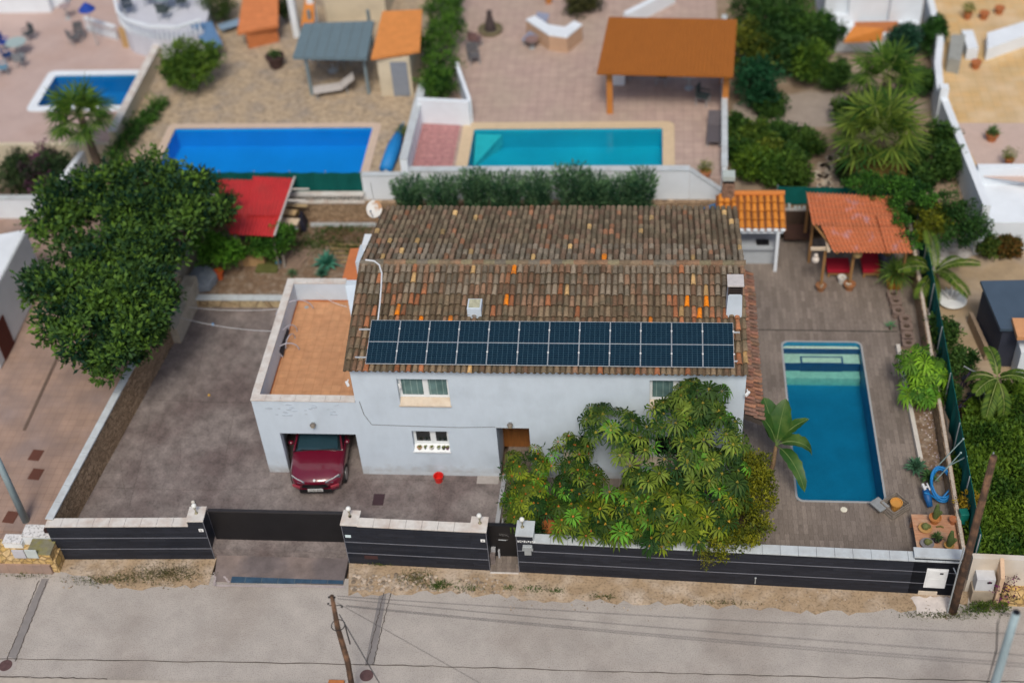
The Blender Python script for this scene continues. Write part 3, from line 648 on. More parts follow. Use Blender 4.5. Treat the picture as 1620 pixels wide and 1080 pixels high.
# right boundary wall and green netting fence
RW = [at(1519, 862, 0), at(1440, 405, 0)]
RWp = [(19.62, -3.7), (20.1, 12.9)]
t = thing('side_wall', 'low brown stone wall with pale rope like edge along the pool deck', 'wall', (20, 5, 0))
mb = MB(); mb.wall(RWp[0], RWp[1], .16, 0, .72, .95); mb.build('wall_panel', BROWN_STONE, t)
mb = MB(); mb.wall((19.62, -3.7), (20.1, 12.9), .10, .722, .77, 1.0, .952); mb.build('wall_edge', mat('rope_edge', (.52, .45, .38), .9, .3, 12), t)
def netting(label, p, q, z0, z1, nposts, wave=.03, z0b=None, z1b=None, thick=.02):
    t = thing('netting_fence', label, 'fence', ((p[0]+q[0])/2, (p[1]+q[1])/2, z0)); p, q = V(p[0], p[1]), V(q[0], q[1]); d = (q-p).normalized(); nn = V(-d.y, d.x)
    n = max(6, int((q-p).length/.25)); mb = MB(); vs = []; z1b = z1 if z1b is None else z1b
    for i in range(n+1):
        c = p.lerp(q, i/n); wv = wave*math.sin(i*1.7)+random.uniform(-.01, .01); tp = z1+(z1b-z1)*i/n - abs(math.sin(i*.9))*wave
        c1 = c+nn*wv; vs += [(c1.x, c1.y, z0), (c1.x, c1.y, (z0+tp)/2), (c.x, c.y, tp)]
    fs = []
    for i in range(n): fs += [(3*i, 3*i+3, 3*i+4, 3*i+1), (3*i+1, 3*i+4, 3*i+5, 3*i+2)]
    mb.add(vs, fs); o = mb.build('netting', GREENMESH, t); s_ = o.modifiers.new('thickness', 'SOLIDIFY'); s_.thickness = thick
    for i in range(nposts):
        c = p.lerp(q, i/max(1, nposts-1)) + nn*.05; zt = z1+(z1b-z1)*i/max(1, nposts-1)
        mb = MB(); mb.tube([(c.x, c.y, z0), (c.x, c.y, zt+.04)], .022, 6); mb.build('post', METAL, t)
    return t
netting('dark green netting fence leaning along the right side of the pool deck', (19.98, -3.6), (20.42, 13.0), .3, 1.75, 8, .04, z1b=1.75)
netting('dark green netting fence above the back wall behind the red roofed shelter', (-11.2, 14.45), (-2.1, 14.35), 1.2, 2.52, 7, .05)
netting('green netting screen behind the terracotta roofed gazebo', (14.9, 13.95), (19.6, 13.8), 1.2, 2.05, 4, .02)
# ---------------------------------------------------------------- the house
HX0, HX1, HY1 = .21, 12.88, 8.2
EAVE, RIDGE, BACK = (-.27, 5.12), (3.95, 6.20), (8.5, 5.02)
H = thing('house', 'white two storey house with an old clay tile roof, garage and roof terrace', 'house', (6, 4, 0))
def front(mb, x0, x1, z0, z1, y0, y1, ops):
    xs = sorted({x0, x1, *[o[0] for o in ops], *[o[1] for o in ops]}); zs = sorted({z0, z1, *[o[2] for o in ops], *[o[3] for o in ops]})
    xs = [x for x in xs if x0 <= x <= x1]; zs = [z for z in zs if z0 <= z <= z1]
    vs, fs = [], []
    def q(a, b, c, d): n = len(vs); vs.extend([a, b, c, d]); fs.append((n, n+1, n+2, n+3))
    hole = lambda x, z: any(o[0] < x < o[1] and o[2] < z < o[3] for o in ops)
    for i in range(len(xs)-1):
        for j in range(len(zs)-1):
            if hole((xs[i]+xs[i+1])/2, (zs[j]+zs[j+1])/2): continue
            a, b, c, d = xs[i], xs[i+1], zs[j], zs[j+1]
            q((a, y0, c), (b, y0, c), (b, y0, d), (a, y0, d)); q((b, y1, c), (a, y1, c), (a, y1, d), (b, y1, d))
    for o in ops:
        a, b, c, d = o[:4]
        q((a, y0, c), (a, y0, d), (a, y1, d), (a, y1, c)); q((b, y0, d), (b, y0, c), (b, y1, c), (b, y1, d))
        q((a, y0, d), (b, y0, d), (b, y1, d), (a, y1, d))
        if c > z0+.01: q((b, y0, c), (a, y0, c), (a, y1, c), (b, y1, c))
    mb.add(vs, fs)
W1 = (1.70, 3.38, 3.42, 4.60); W2 = (1.93, 3.16, 1.21, 2.18); DR = (4.80, 5.90, 0.0, 2.40); W3 = (9.86, 11.45, 3.45, 4.67); W4 = (8.9, 10.9, .75, 2.1); W5 = (7.0, 7.9, .9, 2.1)
mb = MB(); front(mb, HX0, HX1, 0, 5.02, 0, .25, [W1, W2, DR, W3, W4, W5])
# gable ends and back
def gz(y): return EAVE[1]-.09 + (y-EAVE[0])*(RIDGE[1]-EAVE[1])/(RIDGE[0]-EAVE[0]) if y < RIDGE[0] else RIDGE[1]-.09-(y-RIDGE[0])*(RIDGE[1]-BACK[1])/(BACK[0]-RIDGE[0])
for x0, x1 in ((HX0, HX0+.25), (HX1-.25, HX1)):
    pr = [(.252, 0), (HY1, 0), (HY1, gz(HY1)), (RIDGE[0], gz(RIDGE[0])), (.252, gz(.25))]
    mb.add([(x0, y, z) for y, z in pr] + [(x1, y, z) for y, z in pr], [(0,1,2,3,4)[::-1], (5,6,7,8,9)] + [(i, (i+1) % 5, (i+1) % 5+5, i+5) for i in range(5)])
mb.box(HX0+.252, HY1-.25, 0, HX1-.252, HY1, 4.95)
# porch box behind the door opening
mb.box(DR[0]-.15, .252, 0, DR[0], 1.5, 2.6); mb.box(DR[1], .252, 0, DR[1]+.15, 1.5, 2.6); mb.box(DR[0]+.001, .252, 2.401, DR[1]-.001, 1.5, 2.55)
mb.build('wall', WHITE, H)
def window(o, depth, curtain=None, glassm=GLASS, sill=BEIGE, nm='window', shutter=False, f_=.055):
    x0, x1, z0, z1 = o; y = depth
    fr = MB(); fw = f_; sh = .0
    zb = z0 + .18
    for a, b, c, d in ((x0+.002, x0+fw, zb, z1-.002), (x1-fw, x1-.002, zb, z1-.002), (x0+fw, x1-fw, z1-fw, z1-.002), (x0+fw, x1-fw, zb, zb+fw)): fr.box(a, y, c, b, y+.06, d)
    xm = (x0+x1)/2+.05; fr.box(xm-.06, y-.01, zb+fw, xm+.06, y+.055, z1-fw)
    for a, b in ((x0+fw, xm-.06), (xm+.06, x1-fw)):     # sashes
        g_ = .035
        fr.box(a, y+.005, zb+fw, a+g_, y+.05, z1-fw); fr.box(b-g_, y+.005, zb+fw, b, y+.05, z1-fw)
        fr.box(a+g_, y+.005, zb+fw, b-g_, y+.05, zb+fw+g_); fr.box(a+g_, y+.005, z1-fw-g_, b-g_, y+.05, z1-fw)
    w_ = fr.build(nm, PVC, H)
    for a, b in ((x0+fw, xm-.06), (xm+.06, x1-fw)):
        p = MB(); p.box(a+.035, y+.025, zb+fw+.035, b-.035, y+.035, z1-fw-.035); p.build('pane', glassm, w_)
    s_ = MB(); s_.slab([V(x0+.002, -.05, z0+.03), V(x1-.002, -.05, z0+.03), V(x1-.002, y-.002, zb-.001), V(x0+.002, y-.002, zb-.001)], .04)
    s_.box(x0-.03, -.075, z0-.015, x1+.03, -.04, z0+.03); s_.build('sill', sill, w_)
    if curtain:
        c = MB(); n = 46; vs = []
        for i in range(n+1):
            x = x0+.1+(x1-x0-.2)*i/n; yy = y+.012+.006*math.sin(i*1.35)+.004*math.sin(i*.6); vs += [(x, yy, zb+.12), (x, yy, z1-.1)]
        c.add(vs, [(2*i, 2*i+2, 2*i+3, 2*i+1) for i in range(n)]); c.build('curtain', curtain, w_)
    return w_
CURT = brickmat('net_curtain', (.10, .18, .18), (.13, .22, .22), (.20, .30, .29), .21, 3, .018, plane='xz', off=0, rough=.25, v=.25, s=3)
CURT.node_tree.nodes['Principled BSDF'].inputs['Specular IOR Level'].default_value = .8
window(W1, .20, CURT); window(W2, .20, None, GLASS_DARK, PVC)
window(W3, .20, CURT); window(W4, .18, None, GLASS_DARK); window(W5, .18, None, GLASS_DARK)
d = MB(); d.box(DR[0]+.002, 1.38, .02, DR[1]-.002, 1.46, 2.39)
for z in (.35, 1.0, 1.65): d.box(DR[0]+.2, 1.365, z, DR[1]-.2, 1.38, z+.5)
dr = d.build('front_door', WOODDOOR, H, bevel=.006); d = MB(); d.ball((DR[0]+.12, 1.33, 1.05), .035, 8); d.build('handle', METAL, dr)
d = MB(); d.box(DR[0]-.02, -.006, 2.40, DR[1]+.02, .0, 2.45); d.box(HX0+.0, -.004, 0, 4.75, -.0005, .16); d.build('wall_trim', plain('wall_trim', (.50, .56, .62), .85), H)
# garage and roof terrace
GX0, GY1, FL, PT = -3.32, 6.25, 2.68, 3.52
OP = (-2.62, .0, 0.0, 1.97)
g = MB(); front(g, GX0, HX0-.002, 0, PT, 0, .24, [OP])
g.box(GX0, .242, 0, GX0+.24, GY1, PT); g.box(GX0+.242, GY1-.22, 0, HX0-.002, GY1, PT); g.box(GX0+.242, .242, 2.35, HX0-.002, GY1-.222, FL-.02)
g.box(HX0-.21, .242, 0, HX0-.01, GY1-.25, 2.34)
g.box(GX0+.241, .7, 0, OP[0]-.2, .9, 2.34)
g.build('garage_wall', WHITE, H)
g = MB(); g.box(GX0+.242, .242, FL-.018, HX0-.003, GY1-.222, FL); g.build('terrace_floor', TERR, H)
g = MB(); g.box(GX0+.03+.242, .243, FL+.001, GX0+.25+.01, GY1-.223, FL+.07); g.box(GX0+.26, GY1-.24, FL+.001, HX0-.004, GY1-.223, FL+.07); g.build('skirting', TERRACOTTA, H)
for nm, b in (('parapet_coping', (GX0-.02, -.03, HX0-.01, .26)), ('parapet_coping', (GX0-.03, .262, GX0+.25, GY1+.02)), ('parapet_coping', (GX0+.252, GY1-.24, -1.15, GY1+.03))):
    g = MB(); x0, y0, x1, y1 = b; L = max(x1-x0, y1-y0); n = max(2, round(L/.5))
    for i in range(n):
        if x1-x0 > y1-y0: g.box(x0+L*i/n+.003, y0, PT+.001, x0+L*(i+1)/n-.003, y1, PT+.05)
        else: g.box(x0, y0+L*i/n+.003, PT+.001, x1, y0+L*(i+1)/n-.003, PT+.05)
    g.build(nm, COPING, H, bevel=.005)
g = MB(); p = at(485, 486, FL); g.lathe((p.x, p.y, FL+.001), [(.08, 0), (.08, .006), (.05, .008)], 14); g.build('floor_drain', METAL, H)
g = MB()
for k in range(26):
    c = aty(random.choice([random.uniform(425, 470), random.uniform(470, 535)]), random.uniform(640, 657), 0); w_, h_ = random.uniform(.05, .18), random.uniform(.02, .07); n_ = 7
    ring_ = [(c.x+w_*math.cos(6.283*i/n_)*random.uniform(.6, 1.1), c.z+h_*math.sin(6.283*i/n_)*random.uniform(.6, 1.1)) for i in range(n_)]; yy_ = -.0015-.0004*k
    g.add([(x, yy_, z) for x, z in ring_]+[(x, .01, z) for x, z in ring_], [tuple(range(n_))]+[((i+1) % n_, i, i+n_, (i+1) % n_+n_) for i in range(n_)])
g.build('bare_patches', mat('bare_render', (.46, .535, .62), .9, .15, 9), H)
# chimney breast bump on the west gable, with its orange roof behind
g = MB(); g.box(-1.05, GY1+.03, 0, HX0-.002, 8.0, 3.3); g.build('stair_block', WHITE, H)
g = MB(); g.slab([at(551, 474, FL+.02), at(561, 530, FL+.02), at(578, 500, 3.5), at(572, 444.5, 3.55), at(545, 445.5, 3.50)], .03); g.build('stair_slope', WHITE, H)
g = MB(); a = [V(-1.34, GY1+.02, 3.50), V(-.55, GY1+.02, 3.52), V(-.72, 8.05, 3.58), V(-1.32, 8.05, 3.55)]; g.slab(a, .1); g.build('porch_roof', mat('orange_lean_to', (.52, .17, .06), .75, .12, 3), H)
# west chimney: a slim upright along the gable edge with a higher rear part
zq = min((k*.02 for k in range(180, 400)), key=lambda z: (at(562, 414, z)-V(*at(568, 443, 3.6)[:2], z)).length)
print('WCH', zq)
def pr4(q, z): return [tuple(at(px, py, z)[:2]) for px, py in q]
c = MB(); c.prism(pr4(((562, 414), (575, 413), (586, 387), (570, 387)), zq), 3.6, zq); ch = c.build('chimney', WHITE, H, bevel=.01)
c = MB(); c.prism(pr4(((572, 387), (585, 387), (588, 370), (577, 370)), zq+.3), zq+.002, zq+.3); c.build('chimney_cap', WHITE2, ch, bevel=.01)
# roof: bed, barrel tiles, ridge
def tiles(mb, O, U, Vd, N, ncol, pitch, nrow, L, colf, over=.05, r=.084):
    seg = 6
    for i in range(ncol):
        wob = random.uniform(-.010, .010); csl = random.uniform(-.035, .035)
        for j in range(nrow):
            c = colf(i, j); sg = N*(.018*math.sin(i*.23)*math.sin(j*.7+i*.05)); cs = Vd*csl; top = O + U*((i+.5)*pitch+wob) + Vd*(j*L-.02) + sg + cs; jit = random.uniform(-.02, .02); dz = random.uniform(0, .028); rv = random.uniform(.9, 1.08)
            bot = O + U*((i+.5)*pitch+wob+jit) + Vd*((j+1)*L+over) + sg + (cs if j < nrow-1 else cs*.3)
            vs = []
            for (ctr, rr, h) in ((top, r*.74*rv, .008+dz*.3), (bot, r*1.04*rv, .072+dz)):
                for k in range(seg+1):
                    t = math.pi*k/seg; vs.append(ctr - U*rr*math.cos(t) + N*(rr*.80*math.sin(t)+h))
            n = seg+1; fs = [(k, k+1, n+k+1, n+k)[::-1] for k in range(seg)]
            cb = tuple(x*.5 for x in c)
            mb.add(vs, fs, c)
            # clay thickness seen at the open lower end
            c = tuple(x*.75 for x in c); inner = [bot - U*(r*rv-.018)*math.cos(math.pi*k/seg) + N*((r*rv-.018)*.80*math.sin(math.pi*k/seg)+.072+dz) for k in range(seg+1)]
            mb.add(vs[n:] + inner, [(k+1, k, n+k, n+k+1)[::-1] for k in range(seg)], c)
        # channel tiles between the covers
        for j in range(nrow):
            c = colf(i, j, True); a = O + U*(i*pitch) + Vd*(j*L); b = O + U*(i*pitch) + Vd*((j+1)*L+over*.5); w2 = pitch*.30
            mb.add([a-U*w2+N*.035, a+N*.004, a+U*w2+N*.035, b-U*w2+N*.05, b+N*.02, b+U*w2+N*.05], [(0,3,4,1), (1,4,5,2)], c)
def tcol(front_):
    def f(i, j, trough=False):
        q = random.random(); b = random.uniform(.62, 1.38)
        b *= 1.30; c_ = f0(i, j, q, b, trough); return (c_[0]*1.12, c_[1]*.98, c_[2]*.84)
    def f0(i, j, q, b, trough):
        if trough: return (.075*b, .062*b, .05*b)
        hot = max(math.exp(-((i-9)/5.5)**2), math.exp(-((i-56)/6.0)**2), .55*math.exp(-((i-24)/3.0)**2)) * (1.0 if j >= 3 else .15)
        if front_:
            if q < .045*hot + .002: return (.74, .25, .02)
            if q < .06*hot + .010: return (.34*b, .25*b, .13*b)
            if q < .05 + .34*hot: return (.27*b, .125*b, .07*b)
            if q < .40: return (.165*b, .115*b, .085*b)
            if j < 3: return (.155*b, .145*b, .125*b)
            return (.14*b, .118*b, .088*b)
        if q < .002: return (.7, .24, .02)
        if q < .022: return (.38*b, .29*b, .15*b)
        if q < .075: return (.21*b, .12*b, .08*b)
        if q < .35: return (.135*b, .105*b, .085*b)
        if j < 3: return (.15*b, .145*b, .13*b)
        return (.125*b, .112*b, .088*b)
    return f
RX0, RX1 = .13, 12.93; NC = 65; pitch = (RX1-RX0)/NC
def slope(y0, z0, y1, z1):
    d_ = V(0, y1-y0, z1-z0); L = d_.length; d_.normalize(); return d_, L
vd, Lf = slope(RIDGE[0], RIDGE[1], EAVE[0], EAVE[1]); Nf = V(0, vd.z, -vd.y).normalized(); Nf = Nf if Nf.z > 0 else -Nf
vb, Lb = slope(RIDGE[0], RIDGE[1], BACK[0], BACK[1]); Nb = V(0, vb.z, -vb.y).normalized(); Nb = Nb if Nb.z > 0 else -Nb
mb = MB()
for y0, z0, y1, z1 in ((-.06, EAVE[1]+.054, RIDGE[0], RIDGE[1]), (RIDGE[0], RIDGE[1], BACK[0]-.05, BACK[1])):
    mb.slab([V(RX0+.03, y0, z0), V(RX1-.03, y0, z0), V(RX1-.03, y1, z1), V(RX0+.03, y1, z1)], .08)
rf = mb.build('roof', UNDER, H)
mb = MB(); tiles(mb, V(RX0, RIDGE[0], RIDGE[1]), V(1, 0, 0), vd, Nf, NC, pitch, 10, (Lf-.04)/10, tcol(True)); mb.build('roof_tiles', TILE, rf, smooth=False)
mb = MB(); tiles(mb, V(RX0, RIDGE[0], RIDGE[1]), V(1, 0, 0), vb, Nb, NC, pitch, 11, (Lb-.04)/11, tcol(False)); mb.build('roof_tiles', TILE, rf)
mb = MB(); n = 34; Lr = (RX1-RX0)/n
for i in range(n):
    b = random.uniform(.75, 1.2); c = random.choice([(.20*b, .15*b, .10*b), (.26*b, .16*b, .10*b), (.22*b, .19*b, .12*b), (.17*b, .15*b, .12*b)])
    x0 = RX0+i*Lr; r0 = .12; vs = []
    for x, rr, h in ((x0, .105, .045), (x0+Lr+.03, .125, .06)):
        for k in range(7): t = math.pi*k/6; vs.append((x, RIDGE[0]-rr*math.cos(t), RIDGE[1]+h+rr*.7*math.sin(t)))
    mb.add(vs, [(k, k+1, 7+k+1, 7+k) for k in range(6)], c)
mb.box(RX0, RIDGE[0]-.13, RIDGE[1]-.03, RX1, RIDGE[0]+.13, RIDGE[1]+.045, (.24, .18, .13)); mb.build('ridge_tiles', TILE, rf)
# narrow lean-to tile canopy along the east gable
LT = MB(); O = V(12.9, 7.6, 3.05); U = V(0, -1, 0); vd2 = V(.62, 0, -.32).normalized(); N2 = V(.32, 0, .62).normalized()
LTb = MB(); LTb.slab([V(12.9, .1, 3.0), V(13.5, .1, 2.69), V(13.5, 7.6, 2.69), V(12.9, 7.6, 3.0)], .1); lt = LTb.build('side_canopy', UNDER, H)
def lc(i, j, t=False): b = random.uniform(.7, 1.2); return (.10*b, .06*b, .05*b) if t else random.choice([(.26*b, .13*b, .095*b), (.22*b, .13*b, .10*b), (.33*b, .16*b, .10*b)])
tiles(LT, O, U, vd2, N2, 40, .187, 2, .33, lc, r=.075); LT.build('canopy_tiles', TILE, lt)
# cable run, lamps, cameras
CAB = plain('cable', (.16, .17, .18)); 
t = MB(); t.tube([(.35, -.012, 3.55), (.42, -.012, 2.95), (.62, -.012, 2.47), (2.0, -.012, 2.43), (3.6, -.012, 2.40), (4.78, -.012, 2.45)], .011, 5); tag(t.build('wall_cable', CAB), 'thin grey cable running across the white front wall between the two storeys', 'cable')
def wall_lamp(px, py, label):
    p = aty(px, py, -.08); t = thing('wall_lamp', label, 'lamp', (p.x, 0, p.z-.1), 'brown glass wall lamps')
    m_ = MB(); m_.box(p.x-.05, -.05, p.z-.05, p.x+.05, -.001, p.z+.06); m_.build('bracket', METAL, t)
    m_ = MB(); m_.lathe((p.x, -.12, p.z-.1), [(.05, 0), (.085, .04), (.09, .1)], 12); m_.build('shade', mat('amber_shade', (.40, .36, .25), .3), t, smooth=True)
    m_ = MB(); m_.lathe((p.x, -.12, p.z+.001), [(.10, 0), (.10, .015), (.04, .06)], 12); m_.build('lid', mat('lamp_lid', (.16, .14, .12), .5), t, smooth=True)
wall_lamp(495, 671, 'round wall lamp above the garage opening'); wall_lamp(807, 671, 'round wall lamp above the front door')
def seccam(x, y, z, rz, label):
    t = thing('security_camera', label, 'camera', (x, y, z)); t.rotation_euler = (0, 0, 0)
    m_ = MB(); m_.obox((x, y-.1, z), (.09, .22, .09), rz); m_.build('camera_body', WHITEP, t, bevel=.02)
    m_ = MB(); m_.tube([(x, y-.05, z), (x, y+.08, z+.02)], .02, 6); m_.build('bracket', WHITEP, t)
seccam(.12, -.1, 4.55, .5, 'white security camera at the left corner of the house front')
seccam(12.93, -.12, 4.35, -.6, 'white security camera at the right corner of the house front')
p = aty(628, 611, .0); m_ = MB(); m_.obox((p.x+.08, .02, p.z), (.07, .16, .07), .4); m_.box(p.x+.05, -.01, p.z-.25, p.x+.065, .06, p.z+.0); tag(m_.build('window_sensor', WHITEP), 'small white sensor fixed inside the left reveal of the upper left window', 'sensor')

# roof hardware
def onroof(px, py, h=0.0):
    d_ = _ray(px, py); P0 = np.array([0, EAVE[0], EAVE[1]+h]); n_ = np.array(Nf); k = ((P0-CAM)@n_)/(d_@n_); return Vector(CAM+d_*k)
def onback(px, py, h=0.0):
    d_ = _ray(px, py); P0 = np.array([0, BACK[0], BACK[1]+h]); n_ = np.array(Nb); k = ((P0-CAM)@n_)/(d_@n_); return Vector(CAM+d_*k)
a = onroof(577, 577, .2); b = onroof(1162, 579, .2); c = onroof(588, 506, .2); dd = onroof(1160, 511, .2)
print('PANELS', a, b, c, dd)
x0, x1 = (a.x+c.x)/2, (b.x+dd.x)/2; ang = math.atan2(RIDGE[1]-EAVE[1], RIDGE[0]-EAVE[0]); ylo = (a.y+b.y)/2; yhi = (c.y+dd.y)/2
pw = (x1-x0)/12; ph = math.hypot(yhi-ylo, (yhi-ylo)*math.tan(ang)); ctr = (V(0, (a.y+b.y)/2, (a.z+b.z)/2)+V(0, (c.y+dd.y)/2, (c.z+dd.z)/2))/2
def cellmat():
    m = bpy.data.materials.new('solar_cells'); m.use_nodes = True; n = m.node_tree.nodes; l = m.node_tree.links; b = n['Principled BSDF']
    b.inputs['Roughness'].default_value = .2; b.inputs['Specular IOR Level'].default_value = .22
    tc = n.new('ShaderNodeTexCoord'); mp = n.new('ShaderNodeMapping'); l.new(tc.outputs['Object'], mp.inputs[0])
    cw_, chh = (pw-.03)/6, (ph-.03)/20
    mp.inputs['Location'].default_value = ((pw-.03)/2, (ph-.03)/2, 0)
    br = n.new('ShaderNodeTexBrick'); l.new(mp.outputs[0], br.inputs['Vector']); br.offset = 0
    br.inputs['Scale'].default_value = 1; br.inputs['Brick Width'].default_value = cw_; br.inputs['Row Height'].default_value = chh; br.inputs['Mortar Size'].default_value = .0042; br.inputs['Mortar Smooth'].default_value = 0
    br.inputs['Color1'].default_value = (.003, .014, .028, 1); br.inputs['Color2'].default_value = (.004, .019, .036, 1); br.inputs['Mortar'].default_value = (.055, .115, .16, 1)
    l.new(br.outputs[0], b.inputs['Base Color']); return m
CELL = cellmat(); ALU = mat('panel_frame', (.55, .60, .64), .35, .05, metal=.3)
ps = thing('solar_panel', '', 'solar panel', (0, 0, 0), 'row of solar panels on the front roof slope')
m_ = MB(); hw, hh = pw/2-.005, ph/2; f_ = .015
f_ = .010
m_.box(-hw, -hh, -.035, -hw+f_, hh, .004); m_.box(hw-f_, -hh, -.035, hw, hh, .004); m_.box(-hw+f_, -hh, -.035, hw-f_, -hh+f_, .004); m_.box(-hw+f_, hh-f_, -.035, hw-f_, hh, .004); m_.build('panel_frame', ALU, ps)
m_ = MB(); m_.box(-hw+f_, -hh+f_, -.03, hw-f_, hh-f_, 0); gl = m_.build('cell_face', CELL, ps)
m_ = MB(); m_.box(-hw+f_, -.011, .0005, hw-f_, .011, .0025); m_.build('centre_strip', ALU, ps)
m_ = MB()
for y in (-hh*.42, hh*.6): m_.box(hw-.02, y-.022, .004, hw+.03, y+.022, .018)
m_.build('clamp', WHITEP, ps)
names = ['leftmost', 'second from left', 'third from left', 'fourth from left', 'fifth from left', 'sixth from left', 'sixth from right', 'fifth from right', 'fourth from right', 'third from right', 'second from right', 'rightmost']
for i in range(12):
    o = ps if i == 0 else copytree(ps)
    o.location = (x0+pw*(i+.5), ctr.y, ctr.z); o.rotation_euler = (ang, 0, 0); o['label'] = 'dark blue solar panel, %s in the roof row of twelve' % names[i]
for yy, lb in ((ylo+.32*(yhi-ylo)*.55, 'lower'), (ylo+.82*(yhi-ylo), 'upper')):
    zz = ctr.z + (yy-ctr.y)*math.tan(ang) - .075; m_ = MB(); m_.box(x0-.38, yy-.022, zz-.02, x1+.2, yy+.022, zz+.02)
    tag(m_.build('mounting_rail', ALU), '%s aluminium rail under the solar panels, its end sticking out to the left' % lb, 'rail')
m_ = MB(); m_.tube([onroof(*q, .16) for q in ((578, 411), (592, 413), (600, 419), (604, 432), (603, 455), (601, 480), (598, 506))], .028, 8)
tag(m_.build('roof_conduit', mat('white_pipe', (.62, .66, .70), .5, .08)), 'white conduit curving down the roof tiles to the solar panels', 'pipe')
# vent box
p = onroof(751, 502, .05); t = thing('roof_vent', 'white box vent with a mossy top in the middle of the front roof slope', 'vent', (p.x, p.y+.25, p.z))
m_ = MB(); m_.box(p.x-.23, p.y, p.z-.1, p.x+.23, p.y+.5, p.z+.38); m_.build('vent_box', WHITE, t, bevel=.01)
m_ = MB(); m_.box(p.x-.18, p.y+.05, p.z+.382, p.x+.18, p.y+.45, p.z+.40); m_.build('vent_top', mat('mossy_top', (.42, .42, .30), .8, .35, 9), t)
# east chimney
p = onroof(1161, 503, 0); c = MB(); cx, cy = p.x, p.y
zt = 6.60
c.add([(cx-.26, cy, p.z-.1), (cx+.26, cy-.0, p.z-.1), (cx+.26, cy+.55, p.z-.1), (cx-.26, cy+.55, p.z-.1), (cx-.22, cy+.05, zt), (cx+.22, cy+.05, zt), (cx+.22, cy+.5, zt), (cx-.22, cy+.5, zt)], [(3,2,1,0),(4,5,6,7),(0,1,5,4),(1,2,6,5),(2,3,7,6),(3,0,4,7)])
ce = c.build('chimney', WHITE, H, bevel=.012)
c = MB(); c.box(cx-.2, cy+.08, zt+.001, cx+.2, cy+.47, zt+.36); c.build('flue', BLACK, ce)
c = MB()
for sx in (-1, 1): c.box(cx+sx*.21-.02, cy+.04, zt+.001, cx+sx*.21+.02, cy+.1, zt+.36)
for k in range(4): c.box(cx-.2, cy+.045, zt+.04+k*.08, cx+.2, cy+.07, zt+.055+k*.08)
c.build('flue_grille', mat('sooty', (.06, .045, .04), .8), ce)
c = MB(); c.box(cx-.26, cy+.0, zt+.362, cx+.26, cy+.56, zt+.43); c.build('chimney_cap', mat('cap_grey', (.52, .50, .50), .8, .12, 8), ce, bevel=.01)
# satellite dish
q = onback(602, 340, 0); t = thing('satellite_dish', 'rusty white satellite dish at the back left corner of the tiled roof', 'satellite dish', (q.x-.25, q.y+.1, 4.6))
m_ = MB(); m_.tube([(q.x-.1, q.y+.2, 4.5), (q.x-.15, q.y+.2, 5.3)], .025, 8); m_.tube([(q.x-.15, q.y+.2, 5.2), (q.x+.12, q.y-.25, 4.98)], .018, 6); m_.build('mast', METAL, t)
dm = mat('dish', (.62, .62, .60), .6, .1, 4, col2=(.42, .20, .07), s2=2.4, amt=.9, sharp=(.47, .56)); cc = V(q.x-.22, q.y+.05, 5.38); dn = V(-.12, -.75, .62).normalized(); du = dn.cross(V(0, 0, 1)).normalized(); dv = dn.cross(du)
m_ = MB(); vs = [cc-dn*.07]; nn_ = 24
for k in (1, 2, 3):
    for j in range(nn_): tt = 2*math.pi*j/nn_; rr = .30*k/3; vs.append(cc + du*rr*math.cos(tt) + dv*rr*1.08*math.sin(tt) - dn*(.07*(1-(k/3)**2)))
fs = [(0, 1+j, 1+(j+1) % nn_) for j in range(nn_)] + [(1+k*nn_+j, 1+(k+1)*nn_+j, 1+(k+1)*nn_+(j+1) % nn_, 1+k*nn_+(j+1) % nn_) for k in (0, 1) for j in range(nn_)]
m_.add(vs, fs); o = m_.build('reflector', dm, t, smooth=True); sm = o.modifiers.new('thickness', 'SOLIDIFY'); sm.thickness = .02
m_ = MB(); m_.tube([cc+dv*.30, cc+dn*.35+dv*.12], .012, 6); m_.obox(cc+dn*.36+dv*.1, (.06, .1, .06)); m_.build('feed_arm', METAL, t)
m_ = MB(); m_.tube([(q.x-.28, q.y+.55, 4.7), (q.x-.32, q.y+.55, 6.2)], .012, 6); tag(m_.build('aerial_mast', METAL), 'thin bare aerial mast standing behind the satellite dish', 'aerial')
